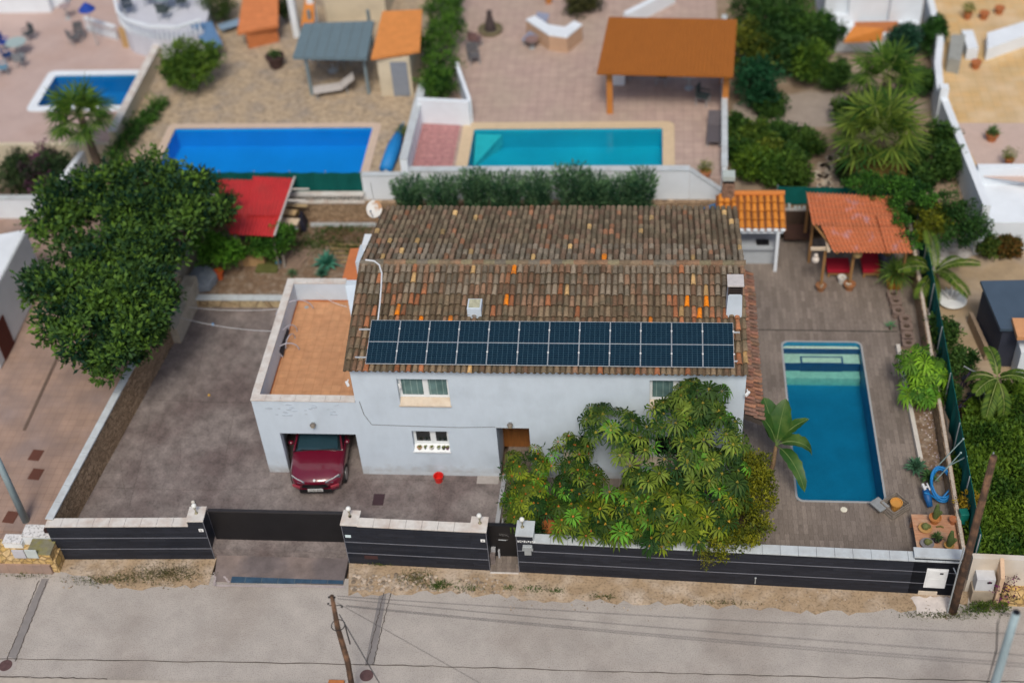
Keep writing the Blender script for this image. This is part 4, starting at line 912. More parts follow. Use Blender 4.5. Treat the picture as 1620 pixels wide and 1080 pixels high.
# ---------------------------------------------------------------- parked car
def car():
    n0 = at(500, 777, .35); rz = R(3.0)
    t = thing('parked_car', 'dark red hatchback car parked nose out under the garage opening', 'car', (0, 0, 0))
    PAINT = mat('red_car_paint', (.13, .006, .022), .25, .06, 2, coat=1.0, spec=.6); TYRE = mat('tyre', (.012, .012, .012), .8); RIM2 = plain('alloy', (.45, .46, .48), .3, metal=.7)
    CG = mat('car_glass', (.010, .018, .022), .04, .1, 2, spec=.9); DK = mat('car_black', (.008, .008, .010), .35)
    # body loft: stations along y (nose at -2.2), each a half profile (x,z) from sill to centre line
    st = [(-2.24, [(.50, .34), (.62, .42), (.62, .55), (.55, .64), (.30, .68), (0, .70)]),
          (-2.12, [(.74, .26), (.84, .42), (.84, .60), (.74, .74), (.40, .79), (0, .81)]),
          (-1.85, [(.84, .22), (.92, .45), (.92, .68), (.82, .83), (.45, .89), (0, .91)]),
          (-1.40, [(.87, .22), (.93, .50), (.935, .76), (.85, .90), (.50, .97), (0, .985)]),
          (-.95, [(.88, .22), (.935, .50), (.94, .82), (.87, .96), (.55, 1.03), (0, 1.045)]),
          (-.55, [(.88, .22), (.935, .50), (.94, .88), (.87, 1.0), (.55, 1.06), (0, 1.07)]),
          (.4, [(.88, .22), (.935, .50), (.94, .92), (.86, 1.02), (.5, 1.05), (0, 1.06)]),
          (1.5, [(.88, .22), (.93, .50), (.935, .95), (.85, 1.05), (.5, 1.06), (0, 1.07)]),
          (2.05, [(.80, .3), (.88, .52), (.88, .98), (.78, 1.06), (.45, 1.08), (0, 1.09)]),
          (2.2, [(.70, .35), (.78, .5), (.78, .85), (.7, .95), (.4, .97), (0, .98)])]
    mb = MB(); vs = []; k = len(st[0][1])
    for y, pr in st:
        full = [(-x, z) for x, z in pr] + [(x, z) for x, z in pr[:-1][::-1]]
        for x, z in full: vs.append((x, y + (abs(x)**2.2)*.20*(1 if y < -1.7 else 0), z))
    m = 2*k-1; fs = []
    for i in range(len(st)-1):
        for j in range(m-1): fs.append((i*m+j, i*m+j+1, (i+1)*m+j+1, (i+1)*m+j)[::-1])
    fs.append(tuple(range(m))); fs.append(tuple(range((len(st)-1)*m, len(st)*m))[::-1])
    for i in range(len(st)-1): fs.append((i*m, (i+1)*m, (i+1)*m+m-1, i*m+m-1))
    mb.add(vs, fs); b = mb.build('body', PAINT, t, smooth=True); sd_ = b.modifiers.new('smooth', 'SUBSURF'); sd_.levels = 1; sd_.render_levels = 2
    # greenhouse
    gh = [(-.98, .80, 1.035, .62, 1.05), (-.20, .74, 1.42, .55, 1.455), (.3, .74, 1.50, .52, 1.535), (1.2, .73, 1.50, .5, 1.53), (1.75, .72, 1.40, .48, 1.43), (2.12, .70, 1.08, .5, 1.09)]
    mb = MB(); vs = []
    for y, xb, zt, xt, zc in gh: vs += [(-.86, y, 1.0), (-xt*1.22, y, zt-.03), (-xt*.6, y, zc-.005), (0, y, zc), (xt*.6, y, zc-.005), (xt*1.22, y, zt-.03), (.86, y, 1.0)]
    fs = []
    for i in range(len(gh)-1):
        for j in range(6): fs.append((i*7+j, i*7+j+1, (i+1)*7+j+1, (i+1)*7+j)[::-1])
    fs += [tuple(range(7)), tuple(range(35, 42))[::-1]]; mb.add(vs, fs); mb.build('side_window', CG, t, smooth=False)
    mb = MB(); mb.add([(-.70, -.97, 1.065), (0, -1.02, 1.085), (.70, -.97, 1.065), (.62, -.22, 1.425), (0, -.22, 1.475), (-.62, -.22, 1.425)], [(0, 1, 4, 5), (1, 2, 3, 4)]); mb.build('windscreen', mat('windscreen_glass', (.018, .045, .06), .08, .1, spec=.6), t)
    mb = MB(); mb.tube([(-.58, -.98, 1.085), (-.1, -1.03, 1.10), (.62, -.97, 1.085)], .012, 5); mb.build('wiper', DK, t)
    mb = MB(); vs = []
    for y, xb, zt, xt, zc in gh[1:5]: vs += [(-xt*1.24, y, zt-.02), (-xt*.6, y, zc+.012), (0, y, zc+.018), (xt*.6, y, zc+.012), (xt*1.24, y, zt-.02)]
    mb.add(vs, [(i*5+j, i*5+j+1, (i+1)*5+j+1, (i+1)*5+j)[::-1] for i in range(3) for j in range(4)]); mb.build('roof', PAINT, t, smooth=True)
    for s in (-1, 1):
        mb = MB(); mb.tube([(s*.84, -.97, 1.02), (s*.70, -.20, 1.42)], .035, 6); mb.build('pillar', PAINT, t)
        mb = MB(); mb.add([(s*.36, -2.14, .735), (s*.80, -1.93, .80), (s*.86, -1.80, .745), (s*.83, -1.90, .66), (s*.60, -2.13, .655), (s*.36, -2.185, .685)], [(0, 1, 2, 3, 4, 5)]); mb.add([(s*.36, -2.12, .70), (s*.80, -1.9, .76), (s*.84, -1.8, .70), (s*.6, -2.05, .66)], [(0, 1, 2, 3)])
        hd = mb.build('headlight', mat('lamp_glass', (.10, .13, .16), .1, spec=.9), t)
        mb = MB(); mb.tube([(s*.40, -2.165, .742), (s*.62, -2.06, .788), (s*.81, -1.91, .815)], .014, 5); mb.build('light_strip', plain('light_strip', (.6, .62, .64), .3), hd)
        mb = MB(); mb.ball((s*.98, -.62, 1.08), .10, 10, .75); mb.tube([(s*.87, -.6, 1.0), (s*.95, -.62, 1.04)], .03, 6); mb.build('wing_mirror', PAINT, t, smooth=True)
        mb = MB(); mb.obox((s*.66, -2.155, .52), (.30, .06, .10), s*.42); mb.build('bumper_flare', mat('bumper_red', (.30, .035, .055), .3, coat=.6), t, bevel=.015)
        for y in (-1.42, 1.3):
            mb = MB(); pts = [(s*.74, y, .33), (s*.94, y, .33)]; mb.tube(pts, .335, 20); w_ = mb.build('wheel', TYRE, t, bevel=.03)
            mb = MB(); mb.tube([(s*.93, y, .33), (s*.952, y, .33)], .22, 16); mb.build('rim', RIM2, w_)
    mb = MB(); mb.add([(-.40, -2.235, .68), (0, -2.262, .69), (.40, -2.235, .68), (.46, -2.255, .56), (0, -2.285, .50), (-.46, -2.255, .56)], [(0, 5, 4, 3, 2, 1)]); mb.build('grille', DK, t)
    mb = MB(); mb.box(-.55, -2.272, .30, .55, -2.23, .44); mb.build('lower_intake', DK, t)
    mb = MB(); mb.box(-.26, -2.30, .40, .26, -2.275, .515)
    pl_ = mb.build('licence_plate', mat('plate_white', (.55, .56, .56), .5), t)
    mb = MB(); xs = -.20
    for i in range(7):
        x = -.205+i*.058+(.03 if i > 3 else 0)
        mb.box(x, -2.303, .425, x+.010, -2.3005, .49); mb.box(x+.010, -2.303, .48, x+.032, -2.3005, .49); mb.box(x+.026, -2.3028, .425+(i % 2)*.03, x+.036, -2.3005, .479)
        if i % 3: mb.box(x+.010, -2.303, .452, x+.026, -2.3005, .461)
    mb.build('plate_characters', BLACK, pl_)
    mb = MB(); mb.tube([(0, -2.15, .795), (0, -2.175, .82)], .042, 14); mb.build('emblem', plain('emblem', (.65, .68, .7), .3), t)
    t.location = (n0.x + 2.25*-math.sin(rz), n0.y + 2.25*math.cos(rz), 0); t.rotation_euler = (0, 0, rz)
    return t
car()

# ---------------------------------------------------------------- small things around the house
p = at(695, 757, 0); t = thing('bucket', 'bright red plastic bucket against the foot of the white wall', 'bucket', (p.x, -.26, 0)); c_ = (p.x, -.26, .0)
mb = MB(); mb.lathe(c_, [(.13, 0), (.17, .26), (.18, .27), (.155, .26), (.12, .05), (.001, .04)], 18); mb.build('bucket_body', plain('red_plastic', (.62, .02, .015), .4), t)
mb = MB(); mb.tube([(p.x-.17, -.26, .25), (p.x, -.10, .24), (p.x+.17, -.26, .25)], .008, 5); mb.build('handle', plain('red_handle', (.5, .02, .02), .4), t)
p = at(331, 626, 0); mb = MB(); mb.ball((p.x, p.y, .04), .045, 8); tag(mb.build('lemon', plain('yellow_fruit', (.65, .38, .05), .5)), 'single small yellow fruit lying on the open driveway yard', 'fruit')
p = at(306, 796, 0); mb = MB(); mb.ball((p.x, p.y, .06), .07, 10); tag(mb.build('stone', plain('white_stone', (.65, .63, .58), .8)), 'white round stone lying behind the left gate pier', 'stone')
def cover(px, py, z, sx, sy, m_, name, label, rnd=False, ring=None):
    p = at(px, py, z); t = thing(name, label, 'cover', (p.x, p.y, z))
    mb = MB()
    if rnd: mb.lathe((p.x, p.y, z), [(sx, .001), (sx, .014), (sx-.02, .016)], 24)
    else: mb.box(p.x-sx/2, p.y-sy/2, z+.001, p.x+sx/2, p.y+sy/2, z+.014)
    mb.build('lid', m_, t)
    if ring:
        mb = MB()
        if rnd: mb.lathe((p.x, p.y, z), [(sx*1.7, .001), (sx*1.7, .0075), (sx*1.02, .009)], 24)
        else: mb.box(p.x-sx*.75, p.y-sy*.7, z+.0005, p.x+sx*.75, p.y+sy*.7, z+.006)
        mb.build('surround', ring, t)
IRON = mat('rusted_iron', (.10, .055, .055), .7, .3, 8); PALEC = mat('pale_concrete', (.36, .33, .31), .9, .15, 6)
cover(599, 790, 0, .38, .5, mat('dark_lid', (.045, .022, .028), .6), 'inspection_cover', 'dark rectangular inspection cover in the yard right of the parked car')
cover(580, 1068, -.5, .21, .2, IRON, 'manhole_cover', 'round rusty manhole cover in the road beside the leaning timber pole', True, PALEC)
cover(9, 1052, -.5, .21, .2, IRON, 'manhole_cover', 'round manhole cover at the far left end of the road joint', True, PALEC)
cover(772, 758, 0, .75, .42, PALEC, 'paving_repair', 'pale rectangular slab in the yard at the foot of the entrance path')
# pots and plants
SOILC = mat('pot_soil', (.06, .04, .025), .95, .3, 10)
def potm(rgb): return mat('pot_%d' % int(rgb[0]*99+rgb[1]*999+rgb[2]*9999), rgb, .7, .12, 8)
def rosette(n, L, W, cols, elev=(15, 75), thick=.25):
    P = np.zeros((n, 3)); az = np.arange(n)*2.399963 + rng.normal(size=n)*.1; e = np.radians(elev[0] + (elev[1]-elev[0])*(np.arange(n)/n))
    D = np.stack([np.cos(az)*np.cos(e), np.sin(az)*np.cos(e), np.sin(e)], 1)
    vs, cc = [], []
    for i in range(n):
        S = np.cross(D[i], [0, 0, 1]); S /= np.linalg.norm(S)+1e-9; N = np.cross(S, D[i]); l_ = L*(.7+.3*rng.random()); w_ = W*(.8+.4*rng.random())
        c0 = np.array(cols[0])+(np.array(cols[1])-np.array(cols[0]))*rng.random()
        a = P[i]; k1 = a+D[i]*l_*.5; tip = a+D[i]*l_ - np.array([0, 0, l_*.18*math.cos(e[i])])
        vs += [a, k1-S*w_*.5+N*w_*thick, tip, k1-N*w_*.1, a, k1-N*w_*.1, tip, k1+S*w_*.5+N*w_*thick]; cc += [c0]*8
    return np.array(vs), np.array(cc)
def pot(loc, r_, h, rgb, plant, label, cat='potted plant', name='potted_plant', group=None, size=1.0, rim=True):
    t = thing(name, label, cat, loc, group); x, y, z = loc
    mb = MB(); mb.lathe((x, y, z), [(r_*.70, 0), (r_*.95, h*.85), (r_*1.08, h*.86), (r_*1.08, h), (r_*.92, h), (r_*.86, h*.86), (.001, h*.85)], 18); mb.build('pot', potm(rgb), t, smooth=False)
    if plant == 'cactus':
        mb = MB(); mb.tube([(x, y, z+h*.8), (x, y, z+h+.18*size), (x, y, z+h+.36*size)], [.05*size, .06*size, .03*size], 9); mb.tube([(x+.04, y, z+h), (x+.09*size, y, z+h+.15*size)], [.03*size, .035*size], 7)
        mb.build('cactus', mat('cactus_green', (.10, .14, .04), .8, .3, 20), t)
    elif plant == 'round':
        mb = MB(); mb.ball((x, y, z+h+.05*size), .10*size, 12); mb.ball((x+.09*size, y+.03, z+h+.03), .06*size, 9); mb.build('cactus', mat('round_cactus', (.14, .16, .05), .8, .4, 30), t)
    elif plant == 'agave':
        vs, cc = rosette(26, .34*size, .06*size, ((.05, .12, .04), (.16, .24, .08))); quads('leaves', vs + np.array([x, y, z+h*.9]), cc, LEAF, t)
    elif plant == 'bush':
        P, D, C_ = cloud([(x, y, z+h+.12*size, .16*size, .16*size, .16*size)], int(18*size)+6, 14, .10*size, (.05, .10, .02), (.30, .34, .06)); leafmesh('leaves', P, D, .07, .03, C_, LEAF, t)
    elif plant == 'rocks':
        mb = MB()
        for k in range(10): a_ = random.random()*6.28; q = random.random()*r_*.6; mb.ball((x+q*math.cos(a_), y+q*math.sin(a_), z+h*.9), r_*.2, 6, col=random.choice([(.5, .46, .4), (.3, .26, .2), (.6, .57, .5)]))
        mb.build('pebbles', mat('pebbles', (1, 1, 1), .8, attr=True), t)
    return t
zs_ = W2[2]+.18; ys_ = .07
for i, (px, r_, c_, k_, lb) in enumerate([(664, .085, (.40, .26, .16), 'round', 'brown bowl of cactus at the left end of the lower window sill'), (673, .04, (.2, .22, .2), 'round', 'tiny dark green pot second from left on the lower window sill'),
        (683, .08, (.60, .58, .55), 'round', 'white pot with a brown cactus in the middle of the lower window sill'), (694, .06, (.45, .48, .45), 'round', 'small grey pot right of the middle pot on the lower window sill'),
        (702, .06, (.06, .06, .05), 'round', 'black pot second from right on the lower window sill'), (708, .06, (.16, .06, .12), 'round', 'purple pot at the right end of the lower window sill')]):
    p = aty(px, 705, .08); pot((p.x, .02, W2[2]+.09), r_, .09, c_, k_, lb, group='small pots on the lower window sill', size=.45)
# folded tube recliner on the terrace
t = thing('folded_lounger', 'folded grey tube sun lounger leaning against the left parapet of the roof terrace', 'lounger', (*at(452, 540, FL)[:2], FL))
TB = plain('grey_tube', (.40, .40, .46), .4); TB2 = plain('black_webbing', (.02, .022, .03), .8)
b0 = at(447, 566, FL); b1 = at(463, 500, FL); dv_ = (b1-b0).normalized()
mb = MB(); mb.tube([b0+V(.0, 0, .05), b1+V(0, 0, .05)], .022, 7); mb.tube([b0+V(-.3, 0, .75), b1+V(-.25, -.2, .72)], .022, 7); mb.tube([b0+V(0, 0, .05), b0+V(-.3, 0, .75)], .022, 7)
mb.build('frame', TB, t)
def arc(c, r1, a0, a1, tilt, n=12):
    o = []
    for i in range(n+1):
        a_ = R(a0+(a1-a0)*i/n); q = V(math.cos(a_)*r1, 0, math.sin(a_)*r1); q = Matrix.Rotation(tilt, 3, 'Z') @ q; o.append(c+q)
    return o
for c, r1, a0, a1, tl in ((b1+V(.1, -.1, .05), .75, 10, 150, .5), (b0.lerp(b1, .45)+V(.05, 0, .1), .45, -10, 160, 1.0), (b0+V(.15, .2, .08), .42, 0, 200, .4), (b0+V(.15, .7, .05), .35, -20, 170, 1.3)):
    mb = MB(); mb.tube(arc(c, r1, a0, a1, tl), .02, 7); mb.build('curved_arm', TB, t)
mb = MB(); mb.slab([b0+V(.04, 0, .1), b0.lerp(b1, .6)+V(.04, 0, .1), b0.lerp(b1, .6)+V(-.22, 0, .68), b0+V(-.24, 0, .68)], .02); mb.build('webbing', TB2, t)
# clothes lines
def wire(pts, r_, label, name='wire', cat='wire', m_=None, sag=.0, group=None, n=14):
    a, b = V(*pts[0]), V(*pts[1]); P = [a.lerp(b, i/n) - V(0, 0, sag*4*(i/n)*(1-i/n)) for i in range(n+1)]
    mb = MB(); mb.tube(P, r_, 5); o = mb.build(name, m_ or plain('line_white', (.6, .62, .66), .6)); return tag(o, label, cat, group)
wire(((*at(300, 486, 1.2)[:2], 1.2), (-3.36, 5.0, 3.2)), .012, 'upper white clothes line from the back left wall to the garage parapet', 'clothes_line', 'clothes line', sag=.12)
wire(((*at(287, 503, 1.2)[:2], 1.2), (-3.36, 3.9, 3.1)), .012, 'lower white clothes line across the yard with a blue peg', 'clothes_line', 'clothes line', sag=.15)
p = at(337, 513, 1.55); mb = MB(); mb.box(p.x-.03, p.y-.03, p.z-.05, p.x+.03, p.y+.03, p.z+.05); tag(mb.build('clothes_peg', plain('blue_peg', (.1, .3, .6))), 'blue peg on the lower clothes line', 'peg')
wire((at(500, 462, PT), (*at(548, 482, FL+.2)[:2], FL+.1)), .012, 'thin white cord sagging across the back of the roof terrace', 'cord', 'cord', sag=.1)

# ---------------------------------------------------------------- back garden left: red roofed shelter
def corrug(name, c00, c10, c11, c01, nw, m_, parent, amp=.018, nv=1, stepz=0.0, th=.008, label=None, cat=None, per=8):
    """sheet between four corners; waves run from the c0* edge to the c1* edge"""
    nu = nw*per; vs = []; nvv = nv*3 if stepz else 1
    c00, c10, c11, c01 = map(Vector, (c00, c10, c11, c01))
    rows = []
    for j in range(nv if stepz else 1):
        rows += [(j/nv, 0), ((j+1)/nv, stepz)] if stepz else [(0, 0), (1, 0)]
    for v_, dz in rows:
        for i in range(nu+1):
            u = i/nu; a = c00.lerp(c10, u); b = c01.lerp(c11, u); p = a.lerp(b, v_); w_ = math.sin(u*nw*2*math.pi)
            if stepz: w_ = 1-abs(w_)*2*.9
            vs.append(p + V(0, 0, amp*w_ + dz))
    fs = [(r*(nu+1)+i, r*(nu+1)+i+1, (r+1)*(nu+1)+i+1, (r+1)*(nu+1)+i)[::-1] for r in range(len(rows)-1) for i in range(nu)]
    mb = MB(); mb.add(vs, fs); o = mb.build(name, m_, parent, smooth=False); s_ = o.modifiers.new('thickness', 'SOLIDIFY'); s_.thickness = th
    if label: tag(o, label, cat)
    return o
t = thing('red_shelter', 'shelter with a bright red corrugated roof in the back left garden', 'shelter', (-6.5, 12.5, .36))
zr = 2.35
def A(px, py, z): p = at(px, py, z); return (p.x, p.y, z)
corrug('roof_sheet', A(344, 283, zr), A(402, 285, zr), A(395, 340, zr-.08), A(352, 340, zr-.08), 8, RED, t)
corrug('roof_sheet', A(400, 279, zr+.05), A(463, 282, zr+.05), A(446, 341, zr-.02), A(391, 341, zr-.02), 9, RED, t)
corrug('roof_sheet', A(350, 334, zr-.11), A(392, 334, zr-.11), A(382, 370, zr-.2), A(364, 370, zr-.2), 7, RED, t)
corrug('roof_sheet', A(385, 334, zr-.06), A(447, 335, zr-.06), A(432, 374, zr-.16), A(376, 371, zr-.16), 10, RED, t)
for q in ((352, 290), (458, 288), (370, 366), (430, 370)):
    p = at(*q, zr-.2); mb = MB(); mb.tube([(p.x, p.y, .36), (p.x, p.y, zr-.2)], .05, 8); mb.build('post', GREYWOOD, t)
mb = MB(); mb.tube([A(434, 372, zr-.1), A(466, 280, zr+.1)], .05, 6); mb.build('roof_beam', mat('pale_beam', (.48, .46, .44), .8), t)
for i, (a_, b_, lb) in enumerate([((457, 299), (489, 299), 'upper short pale batten sticking out right of the red roof'), ((447, 317), (484, 317), 'thin white batten sticking out right of the red roof')]):
    mb = MB(); mb.tube([A(*a_, 2.3), A(*b_, 2.3)], .04, 4); tag(mb.build('batten', mat('pale_beam', (.52, .5, .47), .8)), lb, 'plank')
pl = [((441, 349), (472, 351), .22, (.62, .50, .36), 'wide pale plank stacked beside the red roofed shelter, lowest of the stack'), ((443, 334), (468, 336), .17, (.66, .46, .24), 'yellowish plank in the stack beside the red roofed shelter'),
      ((450, 324), (486, 325), .08, (.48, .36, .20), 'narrow tan plank sticking out furthest right of the stack'), ((433, 359), (471, 360), .07, (.62, .62, .60), 'thin white board at the foot of the plank stack')]
for i, (a_, b_, w_, rgb, lb) in enumerate(pl):
    z = 1.55-.12*i; mb = MB(); p, q = at(*a_, z), at(*b_, z); mb.wall((p.x, p.y), (q.x, q.y), w_*2, z-.04, z); tag(mb.build('plank', mat('plank%d' % i, rgb, .8, .15, 3)), lb, 'plank', 'planks beside the red shelter')
t = thing('trestle', 'wooden trestle frame with a dark tarp under the plank stack', 'trestle', A(465, 372, .4))
for q in ((470, 370), (440, 372)): p = at(*q, .4); mb = MB(); mb.tube([(p.x, p.y, .4), (p.x-.05, p.y+.05, 1.1)], .05, 6); mb.tube([(p.x+.1, p.y+.7, .4), (p.x, p.y+.6, 1.2)], .05, 6); mb.build('leg', mat('ochre_post', (.28, .19, .07), .8, .3), t)
p = at(479, 362, .5); mb = MB(); mb.add([(p.x-.05, p.y-.1, .36), (p.x+.15, p.y, .36), (p.x+.1, p.y+.7, .36), (p.x-.1, p.y+.7, .36), (p.x-.15, p.y+.1, .95), (p.x, p.y+.15, .92), (p.x-.05, p.y+.6, 1.0), (p.x-.2, p.y+.6, .98)], [(3,2,1,0),(4,5,6,7),(0,1,5,4),(1,2,6,5),(2,3,7,6),(3,0,4,7)]); mb.build('tarp', plain('dark_tarp', (.015, .015, .03), .7), t)
# hex cover, orange pot, garden clutter
p = at(321, 455, .3); t = thing('hexagonal_cover', 'grey plastic hexagonal lid leaning beside the back left planter', 'cover', (p.x, p.y, .2))
vs = []; 
for k in range(6): a_ = R(60*k+10); vs.append((p.x+.62*math.cos(a_), p.y+.15+.62*math.sin(a_), .78+.12*math.sin(a_)))
low = [(v_[0], v_[1], v_[2]-.3) for v_ in vs]; top = (p.x+.02, p.y+.2, .95)
mb = MB(); mb.add(vs+low+[top], [(i, (i+1) % 6, 12) for i in range(6)] + [((i+1) % 6, i, i+6, (i+1) % 6+6) for i in range(6)] + [(11, 10, 9, 8, 7, 6)]); mb.build('lid', mat('grey_blue_plastic', (.21, .245, .29), .6, .12, 2, stretch=(1, 6, 1)), t, bevel=.01)
mb = MB(); mb.lathe((p.x, p.y+.15, .0), [(.5, .0), (.55, .5)], 6); mb.build('tub', GREYP, t)
pot(A(348, 440, .36), .2, .38, (.60, .12, .03), 'soil', 'tall orange plastic pot beside the grey hexagonal lid', 'pot', 'garden_pot')
for i, (q, sz, rz, m_, lb, nm, ct) in enumerate([((402, 408), (1.1, 1.0, .5), .05, mat('straw_wood', (.42, .27, .13), .85, .3, 6), 'low tan wooden box with a dark base under the red roof', 'wooden_box', 'box'),
        ((425, 420), (.9, .9, .12), .0, mat('mossy_board', (.10, .11, .03), .9, .3), 'mossy board lying in front of the red roofed shelter', 'board', 'board')]):
    p = at(*q, .4); mb = MB(); mb.obox((p.x, p.y, .37+sz[2]/2), sz, rz); o = mb.build(nm, m_, bevel=.01); tag(o, lb, ct)
mb = MB(); 
p0, p1 = at(460, 425, .38), at(482, 395, .38)
for i in range(9): c = p0.lerp(p1, (i+.5)/9); mb.obox((c.x, c.y, .40), (.75, .16, .03), -.02)
mb.obox(((p0.x+p1.x)/2-.38, (p0.y+p1.y)/2, .42), (.06, 1.5, .05), -.45); mb.obox(((p0.x+p1.x)/2+.38, (p0.y+p1.y)/2, .42), (.06, 1.5, .05), -.45)
tag(mb.build('boardwalk', mat('weathered_slats', (.27, .19, .14), .85, .25, 5)), 'weathered slatted wooden boardwalk panel lying in the back garden', 'boardwalk')
mb = MB(); mb.tube([A(451, 424, .38), A(447, 402, .9)], .06, 6); tag(mb.build('leaning_post', GREYWOOD), 'short grey post leaning by the boardwalk', 'post')
p = at(441, 418, .4); mb = MB(); mb.ball((p.x, p.y, .5), .12, 8); mb.box(p.x-.06, p.y-.06, .36, p.x+.06, p.y+.06, .5); tag(mb.build('garden_toy', plain('bright_blue', (.08, .35, .6), .5)), 'small bright blue garden object by the leaning post', 'ornament')
for i in range(5):
    y_ = 366+i*7; mb = MB(); mb.tube([A(515+i*6, y_+20, .42), A(575, y_+22, .44)], .035, 6); tag(mb.build('cane', mat('cane', (.33, .24, .11), .8, .3)), ['farthest tan cane of the loose row lying in the back garden', 'second farthest tan cane lying in the back garden', 'middle tan cane of the loose row in the back garden', 'second nearest tan cane lying in the back garden', 'nearest tan cane of the loose row in the back garden'][i], 'cane', 'canes lying in the back garden')
t = thing('brush_pile', 'pile of dry brown prunings near the back wall', 'brush pile', A(548, 372, .36))
c = at(548, 376, .36); P = np.array([c.x, c.y, .45]) + rng.normal(size=(500, 3))*[.55, .35, .12]; D = rdir(500)*[1, 1, .35]; leafmesh('twigs', P, D, .35, .025, np.array([.22, .14, .08])*(.5+rng.random((500, 1))), LEAF, t)

# ---------------------------------------------------------------- poolside
t = thing('terracotta_shelter', 'gazebo with a faded terracotta sheet roof at the back of the pool deck', 'gazebo', (17.8, 11.2, 0))
zf, zb = 2.25, 2.75
Zm = 2.5
corrug('roof_sheet', A(1275, 304, zb), A(1410, 310, zb), A(1427, 360, Zm), A(1285, 357, Zm), 11, TERRSHEET, t, amp=.05, nv=6, stepz=.05, per=6)
corrug('roof_sheet', A(1296, 354, Zm+.01), A(1425, 357, Zm+.01), A(1443, 402, zf), A(1318, 400, zf), 10, TERRSHEET, t, amp=.05, nv=6, stepz=.05, per=6)
corrug('roof_sheet', A(1386, 340, Zm+.16), A(1424, 342, Zm+.16), A(1443, 401, zf+.05), A(1403, 401, zf+.05), 3, TERRSHEET, t, amp=.05, nv=8, stepz=.05, per=6)
for q in ((1436, 385), (1287, 345), (1280, 310), (1405, 318)):
    p = at(*q, 2.2); mb = MB(); mb.tube([(p.x, p.y, 0), (p.x, p.y, 2.2)], .06, 8); mb.build('post', WOOD, t)
mb = MB(); mb.tube([A(1284, 350, 2.42), A(1325, 401, 2.15)], .05, 6);  mb.build('beam', WOOD, t)
def lamp_post(base, top, label, kind):
    b = at(*base, 0); t = thing('timber_post', label, 'post', (b.x, b.y, 0)); zt = 2.0
    mb = MB(); mb.tube([(b.x, b.y, .1), (b.x+.02, b.y+.02, zt)], .06, 10); mb.build('post', WOOD, t)
    if kind:
        mb = MB(); mb.obox((b.x-.05, b.y, zt+.03), (1.0, .12, .10), .02); mb.obox((b.x+.08, b.y+.1, zt+.14), (.12, .8, .10), .02); mb.build('cross_beam', PALEWOOD, t)
    return b, zt
b, zt = lamp_post((1298, 458), None, 'timber post with a pale crossbeam beside the terracotta roof', True)
t = thing('hanging_lantern', 'round white lantern hanging left of the timber post', 'lantern', (b.x-.32, b.y, 1.4)); mb = MB(); mb.ball((b.x-.32, b.y, 1.50), .15, 14); mb.ball((b.x-.32, b.y, 1.70), .09, 12); mb.build('shade', plain('lantern_white', (.62, .56, .5), .6), t, smooth=True); mb = MB(); mb.tube([(b.x-.32, b.y, 1.75), (b.x-.32, b.y, 2.0)], .01, 5); mb.build('cord', BLACK, t)
pot((b.x, b.y-.02, 0), .20, .26, (.28, .13, .06), 'rocks', 'brown bowl of pebbles at the foot of the left timber post')
b, zt = lamp_post((1343, 456), None, 'timber post with a woven lamp in front of the terracotta roofed shelter', False)
t = thing('woven_lantern', 'round tan woven lantern on the right timber post', 'lantern', (b.x+.1, b.y-.1, 1.6)); mb = MB(); mb.ball((b.x+.12, b.y-.1, 1.78), .19, 16, .8); mb.build('shade', mat('woven', (.42, .30, .13), .8, .3, 30), t, smooth=True); mb = MB(); mb.tube([(b.x+.12, b.y-.05, 1.9), (b.x+.05, b.y, 2.0)], .01, 5); mb.build('cord', BLACK, t)
pot((b.x, b.y-.04, 0), .22, .28, (.32, .14, .06), 'rocks', 'brown bowl of pebbles at the foot of the right timber post')
pot(A(1331, 447, 0), .16, .30, (.62, .60, .56), 'rocks', 'white pot filled with soil beside the right timber post')
def cushion(name, a_, b_, z, label, cat, back=False):
    p, q = at(*a_, z), at(*b_, z); t = thing(name, label, cat, ((p.x+q.x)/2, (p.y+q.y)/2, 0)); x0, x1, y0, y1 = min(p.x, q.x), max(p.x, q.x), min(p.y, q.y), max(p.y, q.y)
    mb = MB(); mb.box(x0, y0, z-.16, x1, y1, z); mb.build('cushion', mat('red_cushion', (.34, .006, .022), .9, .12, 5), t, bevel=.05)
    mb = MB(); mb.box(x0+.04, y0+.04, .12, x1-.04, y1-.04, z-.165); mb.build('base', WOOD, t)
    for x in (x0+.08, x1-.08):
        for y in (y0+.08, y1-.08): mb = MB(); mb.box(x-.04, y-.04, 0, x+.04, y+.04, .119); mb.build('leg', WOOD, t)
cushion('daybed', (1306, 407), (1346, 428), .38, 'low red cushioned daybed left, between the two timber posts', 'daybed')
cushion('daybed', (1360, 398), (1394, 428), .40, 'red cushioned daybed right of the woven lantern', 'daybed')
p = at(1402, 420, 0); mb = MB(); mb.obox((p.x, p.y, .3), (.5, .7, .6), .1); mb.obox((p.x+.05, p.y+.3, .75), (.5, .12, .5), .1); tag(mb.build('armchair', mat('slate_cushion', (.09, .10, .16), .9), bevel=.04), 'slate blue armchair at the right end of the terracotta roofed shelter', 'chair')
t = thing('potted_yucca', 'large spiky green yucca in an orange pot beside the stone wall', 'potted plant', A(1415, 456, 0)); b = at(1413, 456, 0)
mb = MB(); mb.lathe((b.x, b.y, 0), [(.22, 0), (.3, .38), (.31, .42), (.26, .42), (.24, .36), (.001, .35)], 18); mb.build('pot', potm((.45, .19, .03)), t)
vs, cc = rosette(150, 1.0, .05, ((.06, .14, .03), (.22, .34, .06)), (-25, 80)); quads('leaves', vs+np.array([b.x, b.y, .75]), cc, LEAF, t)
pot(A(1404, 405, .5), .2, .3, (.3, .2, .08), 'bush', 'yellow flowering pot plant under the right edge of the terracotta roof', size=1.4)
